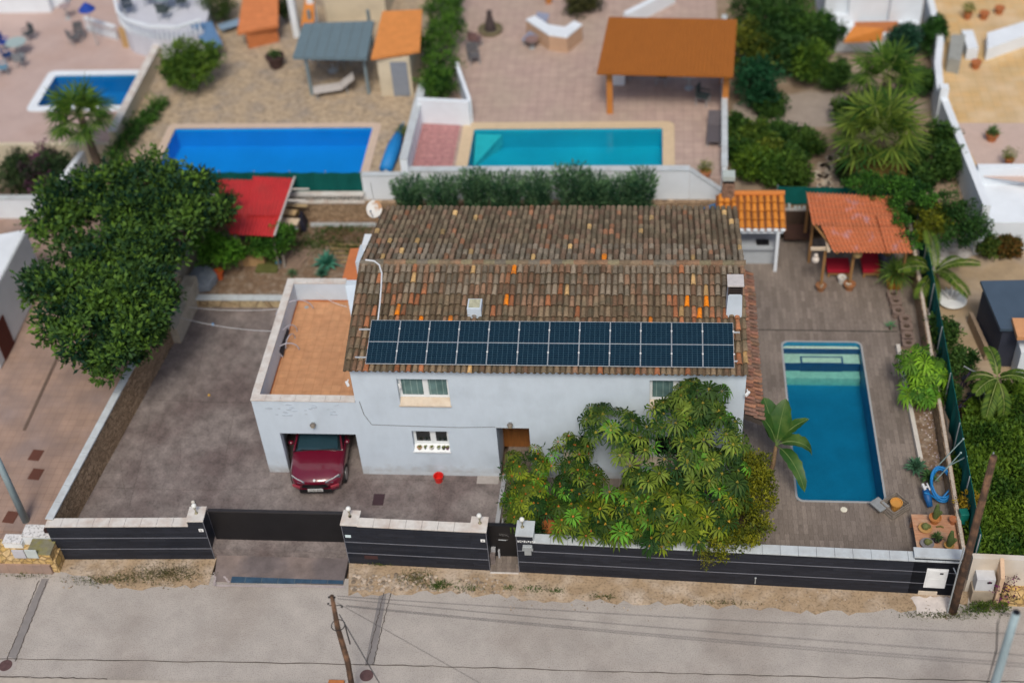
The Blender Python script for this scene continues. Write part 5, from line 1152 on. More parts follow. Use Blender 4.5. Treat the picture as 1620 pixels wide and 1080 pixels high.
for i, q in enumerate(((1413, 466), (1417, 477), (1421, 492), (1432, 505), (1434, 517), (1436, 532), (1437, 543))):
    p = at(*q, .2); t = thing('concrete_block', 'hollow grey brown concrete block, %s in the row along the stone wall' % ['first', 'second', 'third', 'fourth', 'fifth', 'sixth', 'nearest'][i], 'block', (p.x, p.y, 0), 'concrete planter blocks along the stone wall')
    mb = MB(); s_ = .22; r_ = .12; n = 16; z = .26; sq = []
    for k in range(n): a_ = 2*math.pi*(k+.5)/n; m_ = s_/max(abs(math.cos(a_)), abs(math.sin(a_))); sq.append((p.x+m_*math.cos(a_), p.y+m_*math.sin(a_)))
    ci = [(p.x+r_*math.cos(2*math.pi*(k+.5)/n), p.y+r_*math.sin(2*math.pi*(k+.5)/n)) for k in range(n)]
    mb.add([(*c, 0) for c in sq]+[(*c, z) for c in sq]+[(*c, z) for c in ci]+[(*c, .05) for c in ci], [f for k in range(n) for j in [(k+1) % n] for f in ((k, j, j+n, k+n), (k+n, j+n, j+2*n, k+2*n), (k+2*n, j+2*n, j+3*n, k+3*n))]+[tuple(range(3*n, 4*n))])
    mb.build('block', mat('block_grey', (.20, .145, .12), .9, .25, 6), t); mb = MB(); mb.lathe((p.x, p.y, .1), [(r_-.005, 0), (r_-.005, .08), (.01, .10)], 12); mb.build('soil', SOILC, t)
# deck bed along the right wall
a = [at(1420, 548, .1), at(1456, 728, .1)]
mb = MB(); mb.wall((a[1].x, a[1].y), (a[0].x, a[0].y), .14, .0, .22); tag(mb.build('bed_kerb', mat('white_kerb', (.58, .55, .50), .8, .12, 4)), 'white kerb along the narrow planting bed right of the pool', 'kerb')
mb = MB(); mb.prism([(a[1].x+.08, a[1].y-.5), (19.6, a[1].y-.8), (19.85, a[0].y), (a[0].x+.08, a[0].y)], 0, .12); struct('side_bed', mb, LITTER)
t = thing('pebble_scatter', 'white pebbles scattered over the narrow planting bed right of the pool', 'pebbles', (a[1].x+.5, a[1].y+1, .12)); t['kind'] = 'stuff'
mb = MB()
for k in range(160):
    u_ = random.random(); x = a[1].x+.25+(a[0].x-a[1].x)*u_+random.random()*.6; y = a[1].y-.4+(a[0].y-a[1].y)*u_; mb.ball((x, y, .13), random.uniform(.015, .04), 5, .6, col=random.choice([(.5, .42, .45), (.32, .26, .26), (.6, .56, .55)]))
mb.build('pebbles', mat('bed_pebbles', (1, 1, 1), .8, attr=True), t)
def agave(px, py, z, L, n, cols, label, el=(5, 80), W=.11, name='agave'):
    b = at(px, py, z); t = thing(name, label, 'plant', (b.x, b.y, z)); vs, cc = rosette(n, L, W, cols, el); quads('leaves', vs+np.array([b.x, b.y, z+.12]), cc, LEAF, t)
    mb = MB(); mb.lathe((b.x, b.y, z), [(.06, 0), (.05, .12), (.01, .2)], 8); mb.build('stem', BARK, t)
agave(1448, 744, .1, .5, 55, ((.04, .12, .07), (.12, .26, .15)), 'blue green agave at the near end of the poolside planting bed')
agave(1468, 760, .1, .42, 40, ((.04, .12, .04), (.12, .24, .08)), 'smaller green agave beside the blue pool hose')
agave(518, 422, .36, .75, 40, ((.03, .17, .12), (.12, .38, .27)), 'broad blue green agave behind the terrace parapet', (0, 75), .15)
agave(510, 437, .36, .4, 30, ((.03, .12, .08), (.08, .24, .16)), 'second agave half hidden behind the terrace parapet')
for k_, (px, py, sx, sy, n_) in enumerate(((500, 385, .9, .35, 900), (540, 365, .7, .2, 500), (560, 395, .4, .3, 300))):
    c = at(px, py, .4); P = np.array([c.x, c.y, .38])+rng.normal(size=(n_, 3))*[sx, sy, .02]; D = rdir(n_); D[:, 2] = abs(D[:, 2])+.5; D /= np.linalg.norm(D, axis=1)[:, None]
    t = thing('weeds', ['largest patch of green weeds in the back garden', 'strip of green weeds at the foot of the back wall', 'small weed patch beside the brush pile'][k_], 'weeds', (c.x, c.y, .36)); leafmesh('blades', P, D, .16, .04, np.array([.05, .11, .02])*(.5+rng.random((n_, 1))), LEAF, t)
agave(463, 437, .36, .35, 30, ((.05, .14, .06), (.16, .28, .14)), 'small spiky plant behind the terrace parapet corner', W=.05)
agave(1408, 520, .0, .35, 12, ((.05, .18, .08), (.14, .34, .16)), 'small green seedling on the deck beside the concrete blocks', W=.06, name='seedling')
# pool hose and pump
HOSE = mat('blue_hose', (.01, .19, .50), .45, .1); c = at(1489, 768, .4); pts = []
for k in range(140):
    a_ = 2*math.pi*k/28; rr = 1+.06*math.sin(k*.37); pts.append((c.x+.33*rr*math.cos(a_), c.y+.50*rr*math.sin(a_), .38+.22*math.sin(a_)+.04*(k/28)+.02*math.sin(k)))
e = at(1462, 779, .5); pts += [(c.x-.1, c.y-.5, .2), (c.x-.35, c.y-.35, .3), (e.x+.15, e.y, .45), (e.x, e.y, .5)]
t = thing('pool_hose', 'coil of bright blue pool hose lying by the stone wall', 'hose', (c.x, c.y, 0)); mb = MB(); mb.tube(pts, .034, 6); mb.build('coil', HOSE, t, smooth=True)
t = thing('pool_float', 'blue tube with a white bracket head standing beside the hose coil', 'float', A(1464, 800, 0)); p = at(1468, 806, 0); mb = MB(); mb.tube([(p.x+.05, p.y, .15), (p.x-.02, p.y+.3, .32), (p.x-.07, p.y+.5, .42)], [.09, .13, .11], 12); mb.build('tube', mat('deep_blue', (.01, .10, .30), .5), t, smooth=True)
mb = MB(); q = (p.x-.12, p.y+.55, .48); mb.obox(q, (.08, .26, .10), .2); mb.obox((q[0]+.14, q[1], q[2]+.03), (.04, .30, .05), .2); mb.obox((q[0]+.08, q[1]+.02, q[2]), (.2, .05, .05), .2); mb.build('bracket', WHITEP, t, bevel=.01)
mb = MB(); p = at(1463, 816, .4); mb.ball((p.x, p.y, .10), .1, 10, .7); tag(mb.build('white_ball', WHITEP, smooth=True), 'small white object lying behind the table of cacti', 'ornament')
t = thing('pool_poles', 'telescopic pool poles leaning across the stone wall and green netting', 'poles', A(1488, 745, .3))
for a_, z0, b_, z1 in (((1476, 745), .3, (1524, 694), 1.9), ((1480, 760), .3, (1520, 716), 1.7), ((1494, 740), .6, (1529, 722), 1.5)):
    mb = MB(); mb.tube([A(*a_, z0), A(*b_, z1)], .018, 6); q = A(*b_, z1); mb.ball(q, .04, 7); mb.build('pole', mat('pale_pole', (.30, .42, .42), .4), t)
# slatted crate with a lemon coloured pot
p = at(1414, 806, .0); t = thing('slatted_crate', 'weathered grey slatted crate standing at an angle by the pool corner', 'crate', (p.x, p.y, 0)); rz = R(38)
for k in range(3):
    z = .06+k*.13
    for s_ in (-1, 1):
        for ax in (0, 1):
            off = Matrix.Rotation(rz, 3, 'Z') @ (V(0, s_*.30, 0) if ax else V(s_*.36, 0, 0)); mb = MB(); mb.obox((p.x+off.x, p.y+off.y, z), (.74, .025, .09) if ax else (.025, .575, .09), rz); mb.build('slat', GREYWOOD, t)
mb = MB(); mb.obox((p.x, p.y, .03), (.66, .54, .03), rz); mb.build('base', GREYWOOD, t)
off = Matrix.Rotation(rz, 3, 'Z') @ V(-.42, .2, 0); mb = MB(); mb.obox((p.x+off.x-.05, p.y+off.y+.05, .30), (.4, .5, .05), rz); mb.build('lid_board', mat('grey_board', (.26, .28, .29), .8, .25), t)
pot((p.x+.04, p.y, .05), .19, .34, (.55, .27, .06), 'soil', 'round orange yellow pot standing inside the grey slatted crate', 'pot', 'garden_pot')
# table with cacti
TZ = .55
q = [at(1443, 813, TZ), at(1512, 814, TZ), at(1522, 872, TZ), at(1450, 872, TZ)]
t = thing('wooden_table', 'pale pink brown plank table carrying cactus pots in the near right corner of the deck', 'table', ((q[0].x+q[2].x)/2, (q[0].y+q[2].y)/2, 0)); 
x0, x1, y0, y1 = (q[0].x+q[3].x)/2, (q[1].x+q[2].x)/2, (q[2].y+q[3].y)/2, (q[0].y+q[1].y)/2; TBL = mat('table_planks', (.50, .26, .15), .75, .22, 4, col2=(.55, .40, .28), s2=3, amt=.8, stretch=(.5, 6, 1))
mb = MB(); n = 9
for i in range(n): mb.box(x0, y0+(y1-y0)*i/n+.004, TZ-.04, x1, y0+(y1-y0)*(i+1)/n-.004, TZ)
mb.build('table_top', TBL, t)
for x in (x0+.06, x1-.06):
    for y in (y0+.06, y1-.06): mb = MB(); mb.box(x-.04, y-.04, 0, x+.04, y+.04, TZ-.041); mb.build('leg', TBL, t)
for px, py, r_, h, rgb, k_, s_, lb in [(1463, 833, .16, .10, (.50, .28, .10), 'round', .9, 'tan bowl holding two round green cacti on the plank table'), (1478, 820, .15, .2, (.50, .20, .06), 'cactus', 1.2, 'orange pot with a tall yellow green cactus at the back of the plank table'),
        (1507, 822, .10, .18, (.42, .16, .07), 'soil', 1, 'empty small terracotta pot at the back right of the plank table'), (1481, 850, .12, .12, (.03, .025, .03), 'agave', .7, 'glossy black pot with a small green succulent in the middle of the plank table'),
        (1466, 858, .16, .12, (.22, .21, .22), 'round', .8, 'grey oval bowl of small cacti at the front left of the plank table'), (1500, 863, .12, .18, (.48, .27, .08), 'cactus', 1.3, 'ochre pot with a tall pale cactus at the front right of the plank table')]:
    p = at(px, py+5, TZ); pot((p.x, p.y, TZ), r_*1.25, h*1.2, rgb, k_, lb, size=s_*1.35, group='cactus pots on the plank table')
mb = MB(); mb.tube([A(1481, 833, .58), A(1488, 832, .59), A(1493, 834, .58)], .03, 6); tag(mb.build('fallen_cactus', mat('olive', (.16, .14, .04), .8)), 'small piece of cactus lying on the plank table', 'cactus')
mb = MB(); mb.obox((*at(1525, 812, .9)[:2], .75), (.28, .3, .5), .1); tag(mb.build('green_bin', mat('teal_plastic', (.005, .15, .12), .5, .2), bevel=.03), 'teal plastic crate behind the netting beside the timber pole', 'bin')

# orange tiled barbecue house
t = thing('barbecue_house', 'small outdoor kitchen with a bright orange clay tile roof behind the house', 'outdoor kitchen', (14, 12, 0))
ORT = mat('new_orange_tile', (1, 1, 1), .7, .12, 10, attr=True)
f0, f1 = at(1165, 364, 2.1), at(1244, 363, 2.1); b0_, b1_ = at(1138, 311, 2.55), at(1237, 309, 2.55); x0, x1 = 12.95, f1.x; yF, yB = f1.y, b1_.y
dvv = V(0, yF-yB, -.45); Lq = dvv.length; dvv.normalize(); Nq = V(0, -dvv.z, dvv.y); Nq = Nq if Nq.z > 0 else -Nq
mb = MB(); mb.slab([V(x0, yF, 2.1), V(x1, yF, 2.1), V(x1, yB, 2.55), V(x0-.4, yB, 2.55)], .08); rr = mb.build('roof', mat('bed_orange', (.36, .14, .04), .8), t)
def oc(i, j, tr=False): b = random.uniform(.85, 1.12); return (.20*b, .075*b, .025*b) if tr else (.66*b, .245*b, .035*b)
mb = MB(); tiles(mb, V(x0, yB, 2.56), V(1, 0, 0), dvv, Nq, 8, (x1-x0)/8, 4, Lq/4, oc, over=.04, r=.095); mb.build('roof_tiles', ORT, rr)
mb = MB(); tiles(mb, V(x0-.5, yB, 2.56), V(1, 0, 0), dvv, Nq, 2, .25, 3, Lq/4, oc, over=.04, r=.115); mb.build('roof_tiles', ORT, rr)
mb = MB(); mb.tube([(x0-.3, yB, 2.66), (x1, yB, 2.66)], .11, 8, (.55, .19, .04)); mb.build('ridge_tiles', ORT, rr)
mb = MB()
for i in range(8): mb.lathe((x0+(i+.5)*(x1-x0)/8, yF-.01, 2.08), [(.11, 0), (.11, .06), (.05, .09)], 8)
mb.build('eave_mortar', WHITE2, rr)
mb = MB(); mb.box(x0, yF+.05, 1.86, x1-.1, yF+.2, 2.02); mb.box(x0, yB-.2, 0, x1-.1, yB-.05, 2.4); mb.build('wall', WHITE2, t)
mb = MB(); mb.box(x0+.4, yF+.35, .8, x1-.2, yB-.25, .92); mb.box(x0+.4, yF+.5, 0, x1-.3, yB-.25, .8); mb.build('counter', plain('counter_grey', (.42, .46, .50), .5), t)
mb = MB(); mb.box(x0+1.05, yF+.5, .921, x0+1.55, yF+.85, .96); mb.build('hob', BLACK, t)
for x in (x1-.3, ):
    mb = MB(); mb.box(x-.05, yF+.0, 0, x+.07, yF+.12, 2.02); mb.build('post', WHITE2, t)
mb = MB(); mb.box(x0, yF+.1, 0, x0+.35, yF+.6, 1.3); mb.build('fridge', BLACK, t)
p = at(1151, 322, 2.3); mb = MB(); mb.box(p.x-.24, p.y-.05, 2.0, p.x+.24, p.y+.4, 3.25); cq = mb.build('chimney', stonemat('chimney_stone', (.22, .13, .09), (.33, .21, .15), (.1, .07, .05), 5, (1, 1, 3)), t)
mb = MB(); mb.box(p.x-.2, p.y, 3.251, p.x+.2, p.y+.35, 3.40); mb.build('flue', BLACK, cq); mb = MB(); mb.box(p.x-.24, p.y-.05, 3.401, p.x+.24, p.y+.4, 3.62); mb.build('chimney_cap', plain('cap_green_grey', (.42, .48, .46), .7), cq, bevel=.01)
mb = MB(); mb.add([A(1088, 338, 2.0), A(1134, 338, 2.0), A(1134, 322, 2.3)], [(0, 1, 2)]); mb.add([A(1088, 338, 1.96), A(1134, 338, 1.96), A(1134, 322, 2.26)], [(2, 1, 0)]); mb.tube([A(1088, 338, 2.02), A(1134, 322, 2.32)], .03, 5); tag(mb.build('shade_sail', [plain('blue_tarp', (.05, .17, .38), .8)]), 'blue triangular shade sail behind the right end of the tiled roof', 'shade sail')
t = thing('garden_bench', 'dark timber bench and screen between the tiled kitchen and the terracotta gazebo', 'bench', A(1258, 390, 0)); p0, p1 = at(1238, 391, 0), at(1284, 391, 0)
mb = MB(); mb.box(p0.x, p0.y+1.1, 0, p1.x, p0.y+1.2, 1.0); mb.build('screen', mat('dark_timber', (.05, .03, .02), .8, .3), t)
mb = MB(); mb.box(p0.x, p0.y+1.08, 1.0, p1.x+.1, p0.y+1.24, 1.06); mb.build('shelf', PALEC, t); mb = MB(); mb.box(p0.x+.05, p0.y+.1, .3, p1.x-.05, p0.y+1.0, .4); mb.build('seat', mat('dark_cushion', (.05, .022, .015), .9), t)
for i, x in enumerate((p0.x+.25, p0.x+.5, p0.x+.66, p0.x+.85)):
    mb = MB(); mb.lathe((x, p0.y+1.15, 1.06), [(.05, 0), (.05, .12 if i else .22), (.03, .14 if i else .26)], 8); tag(mb.build('shelf_jar', plain('jar_white', (.5, .56, .56), .3)), ['tall pale jar at the left of the shelf behind the deck bench', 'small jar next to the tall one on the shelf', 'small jar third along the shelf', 'small jar at the right of the shelf behind the deck bench'][i], 'jar', 'jars on the shelf')
mb = MB(); mb.lathe(A(1404, 800, 0), [(.05, 0), (.05, .01)], 8)

# ---------------------------------------------------------------- street furniture
def above(px, py, B):
    best = min((k*.02 for k in range(0, 500)), key=lambda z: (at(px, py, z-.5)-V(B.x, B.y, z-.5)).length); return best-.5
OLDW = mat('creosote_pole', (.075, .045, .03), .85, .35, 4, col2=(.26, .14, .08), s2=3, amt=.9, stretch=(4, 4, .4), bump=.6)
b = at(1507, 968, -.5); zt = above(1565, 720, b)
t = thing('utility_pole', 'brown timber utility pole at the right end of the dark front wall', 'utility pole', (b.x, b.y, -.5))
mb = MB(); mb.tube([(b.x, b.y, -.55), (b.x+.02, b.y, 3), (b.x+.03, b.y, zt)], [.13, .115, .095], 14); mb.build('pole', OLDW, t, smooth=True)
mb = MB(); mb.tube([(b.x-.16, b.y-.02, -.5), (b.x-.14, b.y+.02, 2.6)], .025, 6); mb.tube([(b.x-.14, b.y+.02, 1.3), (b.x-.2, b.y+.3, 1.3)], .02, 6); mb.build('conduit', METAL, t)
TOPR = V(b.x+.03, b.y, zt-.15)
b = at(573, 1235, -.5); T = at(525, 942, 4.4)
b = V(T.x-.0, T.y-.25, -.5)
t = thing('utility_pole', 'leaning weathered timber utility pole on the near side of the road', 'utility pole', (b.x, b.y, -.5))
mb = MB(); mb.tube([(b.x, b.y, -.5), b.lerp(T, .4)+V(.05, 0, 0), b.lerp(T, .72)+V(-.03, 0, 0), T], [.095, .09, .078, .06], 12); mb.build('pole', OLDW, t, smooth=True)
mb = MB(); mb.tube([T+V(-.14, 0, -.45), T+V(.22, 0, -.42)], .014, 6); mb.build('cross_arm', BLACK, t)
for dx, dz in ((-.1, 0), (.12, 0), (.33, -.42), (-.2, -.3)): mb = MB(); mb.ball(T+V(dx*.7, -.05, dz), .035, 8); mb.build('insulator', BLACK, t)
mb = MB(); q = b.lerp(T, .74); mb.tube([q+V(.14*math.cos(a_)*1.4, .14*math.sin(a_)*1.4, 0) for a_ in [k*.5236 for k in range(12)]], .015, 5, closed=True); mb.tube([q+V(.2, 0, .1), q+V(.22, 0, -.9)], .02, 5); mb.build('cable_loop', BLACK, t)
WB = plain('black_wire', (.05, .05, .055), .6)
ends = [((1700, 1006), 'highest'), ((1700, 1041), 'second'), ((1700, 1055), 'third'), ((1700, 1060), 'lowest')]
for i, ((px, py), nm) in enumerate(ends):
    s0 = T+V(.15 if i < 2 else .33, 0, (-.0 if i == 0 else -.12) if i < 2 else -.42-(i-2)*.05); e0 = at(px, py, 4.6 - .1*i); s0_, e_ = s0, e0
    wire((s0, e0), .008, '%s of the four black overhead wires running right along the road' % nm, 'overhead_wire', 'wire', WB, sag=.12, group='overhead wires along the road', n=24)
wire((b.lerp(T, .84)+V(.1, 0, 0), at(612, 1100, 2.2)), .016, 'stay wire slanting down from the leaning timber pole', 'stay_wire', 'wire', WB)
wire((T+V(.1, 0, -.3), at(760, 1080, 3.0)), .007, 'very thin wire slanting across the road from the leaning pole', 'thin_wire', 'wire', WB)
# grey lamp post, bottom right
T = at(1608, 968, 6.8); b = V(T.x, T.y-.05, -.5); GPOLE = mat('grey_lamp_paint', (.30, .40, .44), .5, .12, 3)
t = thing('lamp_post', 'thick grey steel post top rising at the bottom right corner of the road', 'lamp post', b)
mb = MB(); mb.tube([b, (b.x, b.y, 3), (T.x, T.y, T.z-1.2), T], [.13, .12, .105, .10], 20); mb.build('post', GPOLE, t, smooth=True); mb = MB(); mb.tube([T+V(0, 0, .0), T+V(0, 0, .012)], .09, 16); mb.build('open_end', BLACK, t)
mb = MB(); mb.tube([T+V(-.13, 0, -.1), T+V(-.35, .02, -.05), T+V(-.36, .02, -.5), T+V(-.2, 0, -1.6), T+V(-.17, 0, -4)], .02, 6); mb.build('cable', BLACK, t)
# lamp post, left edge
b = at(42, 826, -.1); zt = above(-40, 640, b); t = thing('lamp_post', 'blue grey steel lamp post rising at the left edge behind the stone gate pillar', 'lamp post', (b.x, b.y, -.1))
mb = MB(); mb.tube([(b.x, b.y, -.1), (b.x, b.y, zt)], [.13, .09], 16); mb.build('post', GPOLE, t, smooth=True); mb = MB(); mb.box(b.x-.02, b.y-.03, zt, b.x+.9, b.y+.03, zt+.06); mb.build('lamp_arm', GPOLE, t)
# neighbour gate pillar, bottom left
YS = stonemat('yellow_rubble', (.50, .33, .11), (.58, .42, .22), (.30, .20, .09), 4.2, (1, 1, 1), .08)
TERZ = mat('terrazzo_cap', (.66, .66, .66), .6, .1, 3); _speckle(TERZ, 14, .5)
t = thing('gate_pillar', 'yellow rubble stone gate pillar with a white speckled cap at the far left', 'pillar', (-10.8, -4, -.5))
q = [at(-30, 905, -.5), at(95, 905, -.5)]; mb = MB(); mb.prism([(q[0].x-3, q[0].y), (q[1].x, q[1].y), (q[1].x, q[1].y+.9), (q[0].x-3, q[0].y+.9)], -.55, .10); mb.build('stone_base', YS, t)
p = at(68, 860, .35); mb = MB(); mb.box(p.x-.36, q[1].y+.0, .101, q[1].x-.08, q[1].y+.62, .42); mb.build('stone_block', YS, t); mb = MB(); mb.box(p.x-.38, q[1].y-.02, .421, q[1].x-.06, q[1].y+.64, .46); mb.build('mossy_cap', mat('mossy_slab', (.20, .19, .13), .9, .2, 5, col2=(.26, .24, .02), s2=2.2, amt=.9), t, bevel=.01)
yb = q[1].y; mb = MB(); mb.box(p.x-.75, yb+.66, .101, q[1].x-.0, yb+1.15, .50); mb.box(p.x-1.4, yb+.5, .101, p.x-.76, yb+.85, .34); mb.build('low_wall', WHITE2, t)
mb = MB(); mb.box(p.x-.77, yb+.64, .501, q[1].x+.02, yb+1.17, .55); mb.box(p.x-1.42, yb+.48, .341, p.x-.78, yb+.87, .39); mb.build('cap', TERZ, t, bevel=.01)
for k, (cx, w_) in enumerate(((30, .42), (50, .4))):
    pp = aty(cx, 876, yb-.03); mb = MB(); mb.box(pp.x-w_/2, yb-.05, pp.z-.20, pp.x+w_/2, yb-.005, pp.z+.20); fr_ = mb.build('meter_door', plain('meter_grey%d' % k, (.50, .50, .54) if k == 0 else (.50, .56, .55), .6), t, bevel=.01)
mb = MB(); mb.box(p.x+.02, yb+.8, .551, p.x+.26, yb+1.0, .72); tag(mb.build('small_box', mat('dark_rust_box', (.03, .010, .008), .8, .3)), 'small dark rusty box on the white cap beside the left lamp post', 'box')
# right hand neighbour front wall, meter box, fin
t = thing('garden_wall', 'white garden wall with rubble base right of the timber pole', 'wall', (21, -3.9, -.5)); 
p0, p1 = at(1530, 922, .2), at(1560, 918, .2); x0, x1, yy = 19.75, 30, -4.0
mb = MB(); mb.wall((x0, yy+.1), (x1, yy-.2), .2, -.5, 1.15); mb.build('wall_panel', mat('offwhite_wall', (.60, .56, .50), .85, .08, 2, col2=(.5, .38, .24), s2=.7, amt=.5), t)
mb = MB(); mb.wall((x0+1.0, yy-.25), (x1, yy-.55), .5, -.5, -.08); mb.build('rubble_base', YS, t)
mb = MB(); p = at(1537, 925, .2); mb.box(19.85, yy-.42, -.5, 20.5, yy-.01, .05); mb.build('plinth', mat('plinth', (.36, .30, .23), .9, .2), t); mb = MB(); mb.box(19.9, yy-.38, .052, 20.46, yy-.01, .62); mb.build('meter_box', plain('meter_white', (.55, .57, .60), .5), t, bevel=.01)
mb = MB(); mb.box(20.22, yy-.395, .42, 20.36, yy-.381, .50); mb.build('lock', BLACK, t)
mb = MB(); mb.wall((20.58, yy-.55), (20.60, yy+.0), .12, -.5, .9, 1.2); mb.build('fin', mat('peach_fin', (.60, .42, .28), .85), t)
# ---------------------------------------------------------------- vegetation
def blobs_px(L): return [(*at(px, py, z), r, r, r*.85) for px, py, z, r in L]
def tree(label, base, blobs, nclump, nleaf, cr, LL, WW, cd_, cl_, trunk=.12, name='tree', cat='tree', group=None, fl=.3, hollow=.5, limbs=True, crown='crown', up=.3):
    bx, by, bz = base; t = thing(name, label, cat, (bx, by, bz), group)
    P, D, C_ = cloud(blobs, nclump, nleaf, cr, cd_, cl_, frac_light=fl, hollow=hollow, floor=bz+.03, up=up); leafmesh(crown, P, D, LL*(.7+.6*rng.random(len(P))), WW, C_, LEAF, t)
    if trunk:
        cz = np.mean([b[2] for b in blobs]); cx = np.mean([b[0] for b in blobs]); cy = np.mean([b[1] for b in blobs]); fk = V(bx+(cx-bx)*.35, by+(cy-by)*.35, bz+(cz-bz)*.45)
        mb = MB(); mb.tube([(bx, by, bz-.1), V(bx, by, bz).lerp(fk, .5)+V(.04, 0, 0), fk], [trunk*1.25, trunk, trunk*.8], 9)
        for b in (blobs if limbs else blobs[:2]):
            e_ = V(*b[:3]); mb.tube([fk, fk.lerp(e_, .5)+V(random.uniform(-.1, .1), random.uniform(-.1, .1), .1), e_], [trunk*.6, trunk*.35, trunk*.12], 6)
        mb.build('trunk', BARK, t, smooth=True)
    return t
def bush(label, px, py, z0, rx, h, n=60, cd_=(.02, .06, .012), cl_=(.11, .22, .04), LL=.12, WW=.06, name='bush', cat='bush', group=None, fl=.3, nl=26, ry=None, cr=None):
    c = at(px, py, z0+h*.5); ry = ry or rx
    bl = [(c.x+random.uniform(-.4, .4)*rx, c.y+random.uniform(-.4, .4)*ry, z0+h*.5+random.uniform(-.1, .12)*h, rx*.75, ry*.75, h*.48) for _ in range(4)]
    return tree(label, (c.x, c.y, z0), bl, n, nl, cr or max(.14, rx*.25), LL, WW, cd_, cl_, trunk=.04, name=name, cat=cat, group=group, fl=fl)
def whorl_tree(label, base, blobs, n, L, cd_, cl_, cen, name='umbrella_tree', trunk=.09, group=None, nleaf=(11, 16), extra=0):
    bx, by, bz = base; t = thing(name, label, 'tree', (bx, by, bz), group); vs, cc = [], []
    ws = np.array([b[3]**2 for b in blobs]); ws /= ws.sum(); cv, ccc = [], []
    for k in range(n):
        b = blobs[rng.choice(len(blobs), p=ws)]; u = rdir(1)[0]; u[2] = abs(u[2])*1.0-.25; u /= np.linalg.norm(u)
        rr = .62+.42*rng.random(); c = np.array(b[:3])+u*np.array(b[3:6])*rr
        if c[2] < bz+.25 or (c[1] > -.12 and c[1] < 1 and c[0] < 12.9): continue
        nrm = u*.55+np.array([0, -.15, .85])+rng.normal(size=3)*.18; nrm /= np.linalg.norm(nrm)
        a = np.cross(nrm, [1, .1, 0]); a /= np.linalg.norm(a); b2 = np.cross(nrm, a)
        m = rng.integers(*nleaf); tone = rng.random()**1.6; base_c = np.array(cd_)+(np.array(cl_)-np.array(cd_))*tone; ph = rng.random()*6.28; l0 = L*(.75+.45*rng.random())
        if rng.random() < .10: base_c = np.array([.12, .32, .03])*(.7+.5*rng.random())
        for i in range(m):
            az = ph+2*math.pi*i/m+rng.normal()*.08; rad = a*math.cos(az)+b2*math.sin(az); S = np.cross(nrm, rad); l_ = l0*(.85+.25*rng.random()); w_ = l_*.19
            p0 = c+rad*l_*.10; p1 = c+rad*l_*.58+nrm*l_*.10; p2 = c+rad*l_*.92-nrm*l_*.30-np.array([0, 0, l_*.18])
            q = base_c*(.8+.4*rng.random()); vs += [p0, p1-S*w_*.5, p2, p1+S*w_*.5]; cc += [q]*4
        ce = np.array(cen)*(.6+.7*rng.random()); s_ = .020*L/.3
        for i in range(3): az = ph+2*math.pi*i/3; rad = a*math.cos(az)+b2*math.sin(az); S = np.cross(nrm, rad); p0 = c+nrm*.02; cv += [p0, p0+rad*s_-S*s_, p0+rad*s_*1.8, p0+rad*s_+S*s_]; ccc += [ce]*4
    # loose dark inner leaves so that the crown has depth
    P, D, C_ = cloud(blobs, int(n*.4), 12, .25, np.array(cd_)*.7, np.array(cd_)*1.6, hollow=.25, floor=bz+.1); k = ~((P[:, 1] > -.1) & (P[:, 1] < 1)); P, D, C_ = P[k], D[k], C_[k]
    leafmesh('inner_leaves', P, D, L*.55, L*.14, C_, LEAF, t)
    quads('crown', np.array(vs+cv), np.array(cc+ccc), LEAF, t)
    fk = V(bx, by, bz+.6); mb = MB(); mb.tube([(bx, by, bz), fk], [trunk*1.2, trunk], 8)
    for b in blobs: e_ = V(*b[:3]); mb.tube([fk, fk.lerp(e_, .5)+V(.05, .05, -.1), e_], [trunk*.7, trunk*.5, trunk*.25], 6)
    mb.build('trunk', BARK, t, smooth=True); return t
DG, LG = (.016, .055, .010), (.13, .26, .035)
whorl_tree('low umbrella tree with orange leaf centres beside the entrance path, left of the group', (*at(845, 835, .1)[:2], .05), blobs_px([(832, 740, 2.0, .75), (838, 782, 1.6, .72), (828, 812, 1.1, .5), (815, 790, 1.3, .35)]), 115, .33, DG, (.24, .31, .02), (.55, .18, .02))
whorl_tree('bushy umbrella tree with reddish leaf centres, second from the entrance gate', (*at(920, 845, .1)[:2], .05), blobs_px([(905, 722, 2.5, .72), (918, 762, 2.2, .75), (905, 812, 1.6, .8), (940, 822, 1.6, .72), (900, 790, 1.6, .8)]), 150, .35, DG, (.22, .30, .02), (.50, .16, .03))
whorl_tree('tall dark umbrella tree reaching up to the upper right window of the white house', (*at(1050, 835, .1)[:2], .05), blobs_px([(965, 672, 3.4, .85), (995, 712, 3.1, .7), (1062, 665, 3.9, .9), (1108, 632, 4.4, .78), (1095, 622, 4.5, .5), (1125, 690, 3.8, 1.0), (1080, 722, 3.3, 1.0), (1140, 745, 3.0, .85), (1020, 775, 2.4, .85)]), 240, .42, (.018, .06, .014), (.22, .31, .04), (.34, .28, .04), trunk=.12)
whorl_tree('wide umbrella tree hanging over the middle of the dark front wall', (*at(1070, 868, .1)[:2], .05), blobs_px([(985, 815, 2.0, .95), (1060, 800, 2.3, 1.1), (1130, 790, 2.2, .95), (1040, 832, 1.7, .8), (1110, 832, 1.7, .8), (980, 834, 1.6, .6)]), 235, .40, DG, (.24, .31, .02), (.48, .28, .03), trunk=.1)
tree('yellow green small leaved shrub at the right end of the front planting bed', (*at(1180, 860, .1)[:2], .05), blobs_px([(1180, 755, 2.0, .75), (1195, 795, 1.6, .72), (1180, 835, 1.4, .75), (1145, 858, 1.2, .6), (1208, 770, 1.5, .5), (1195, 735, 1.9, .4)]), 230, 44, .22, .10, .055, (.05, .08, .01), (.30, .30, .02), name='shrub', cat='shrub', trunk=.04)
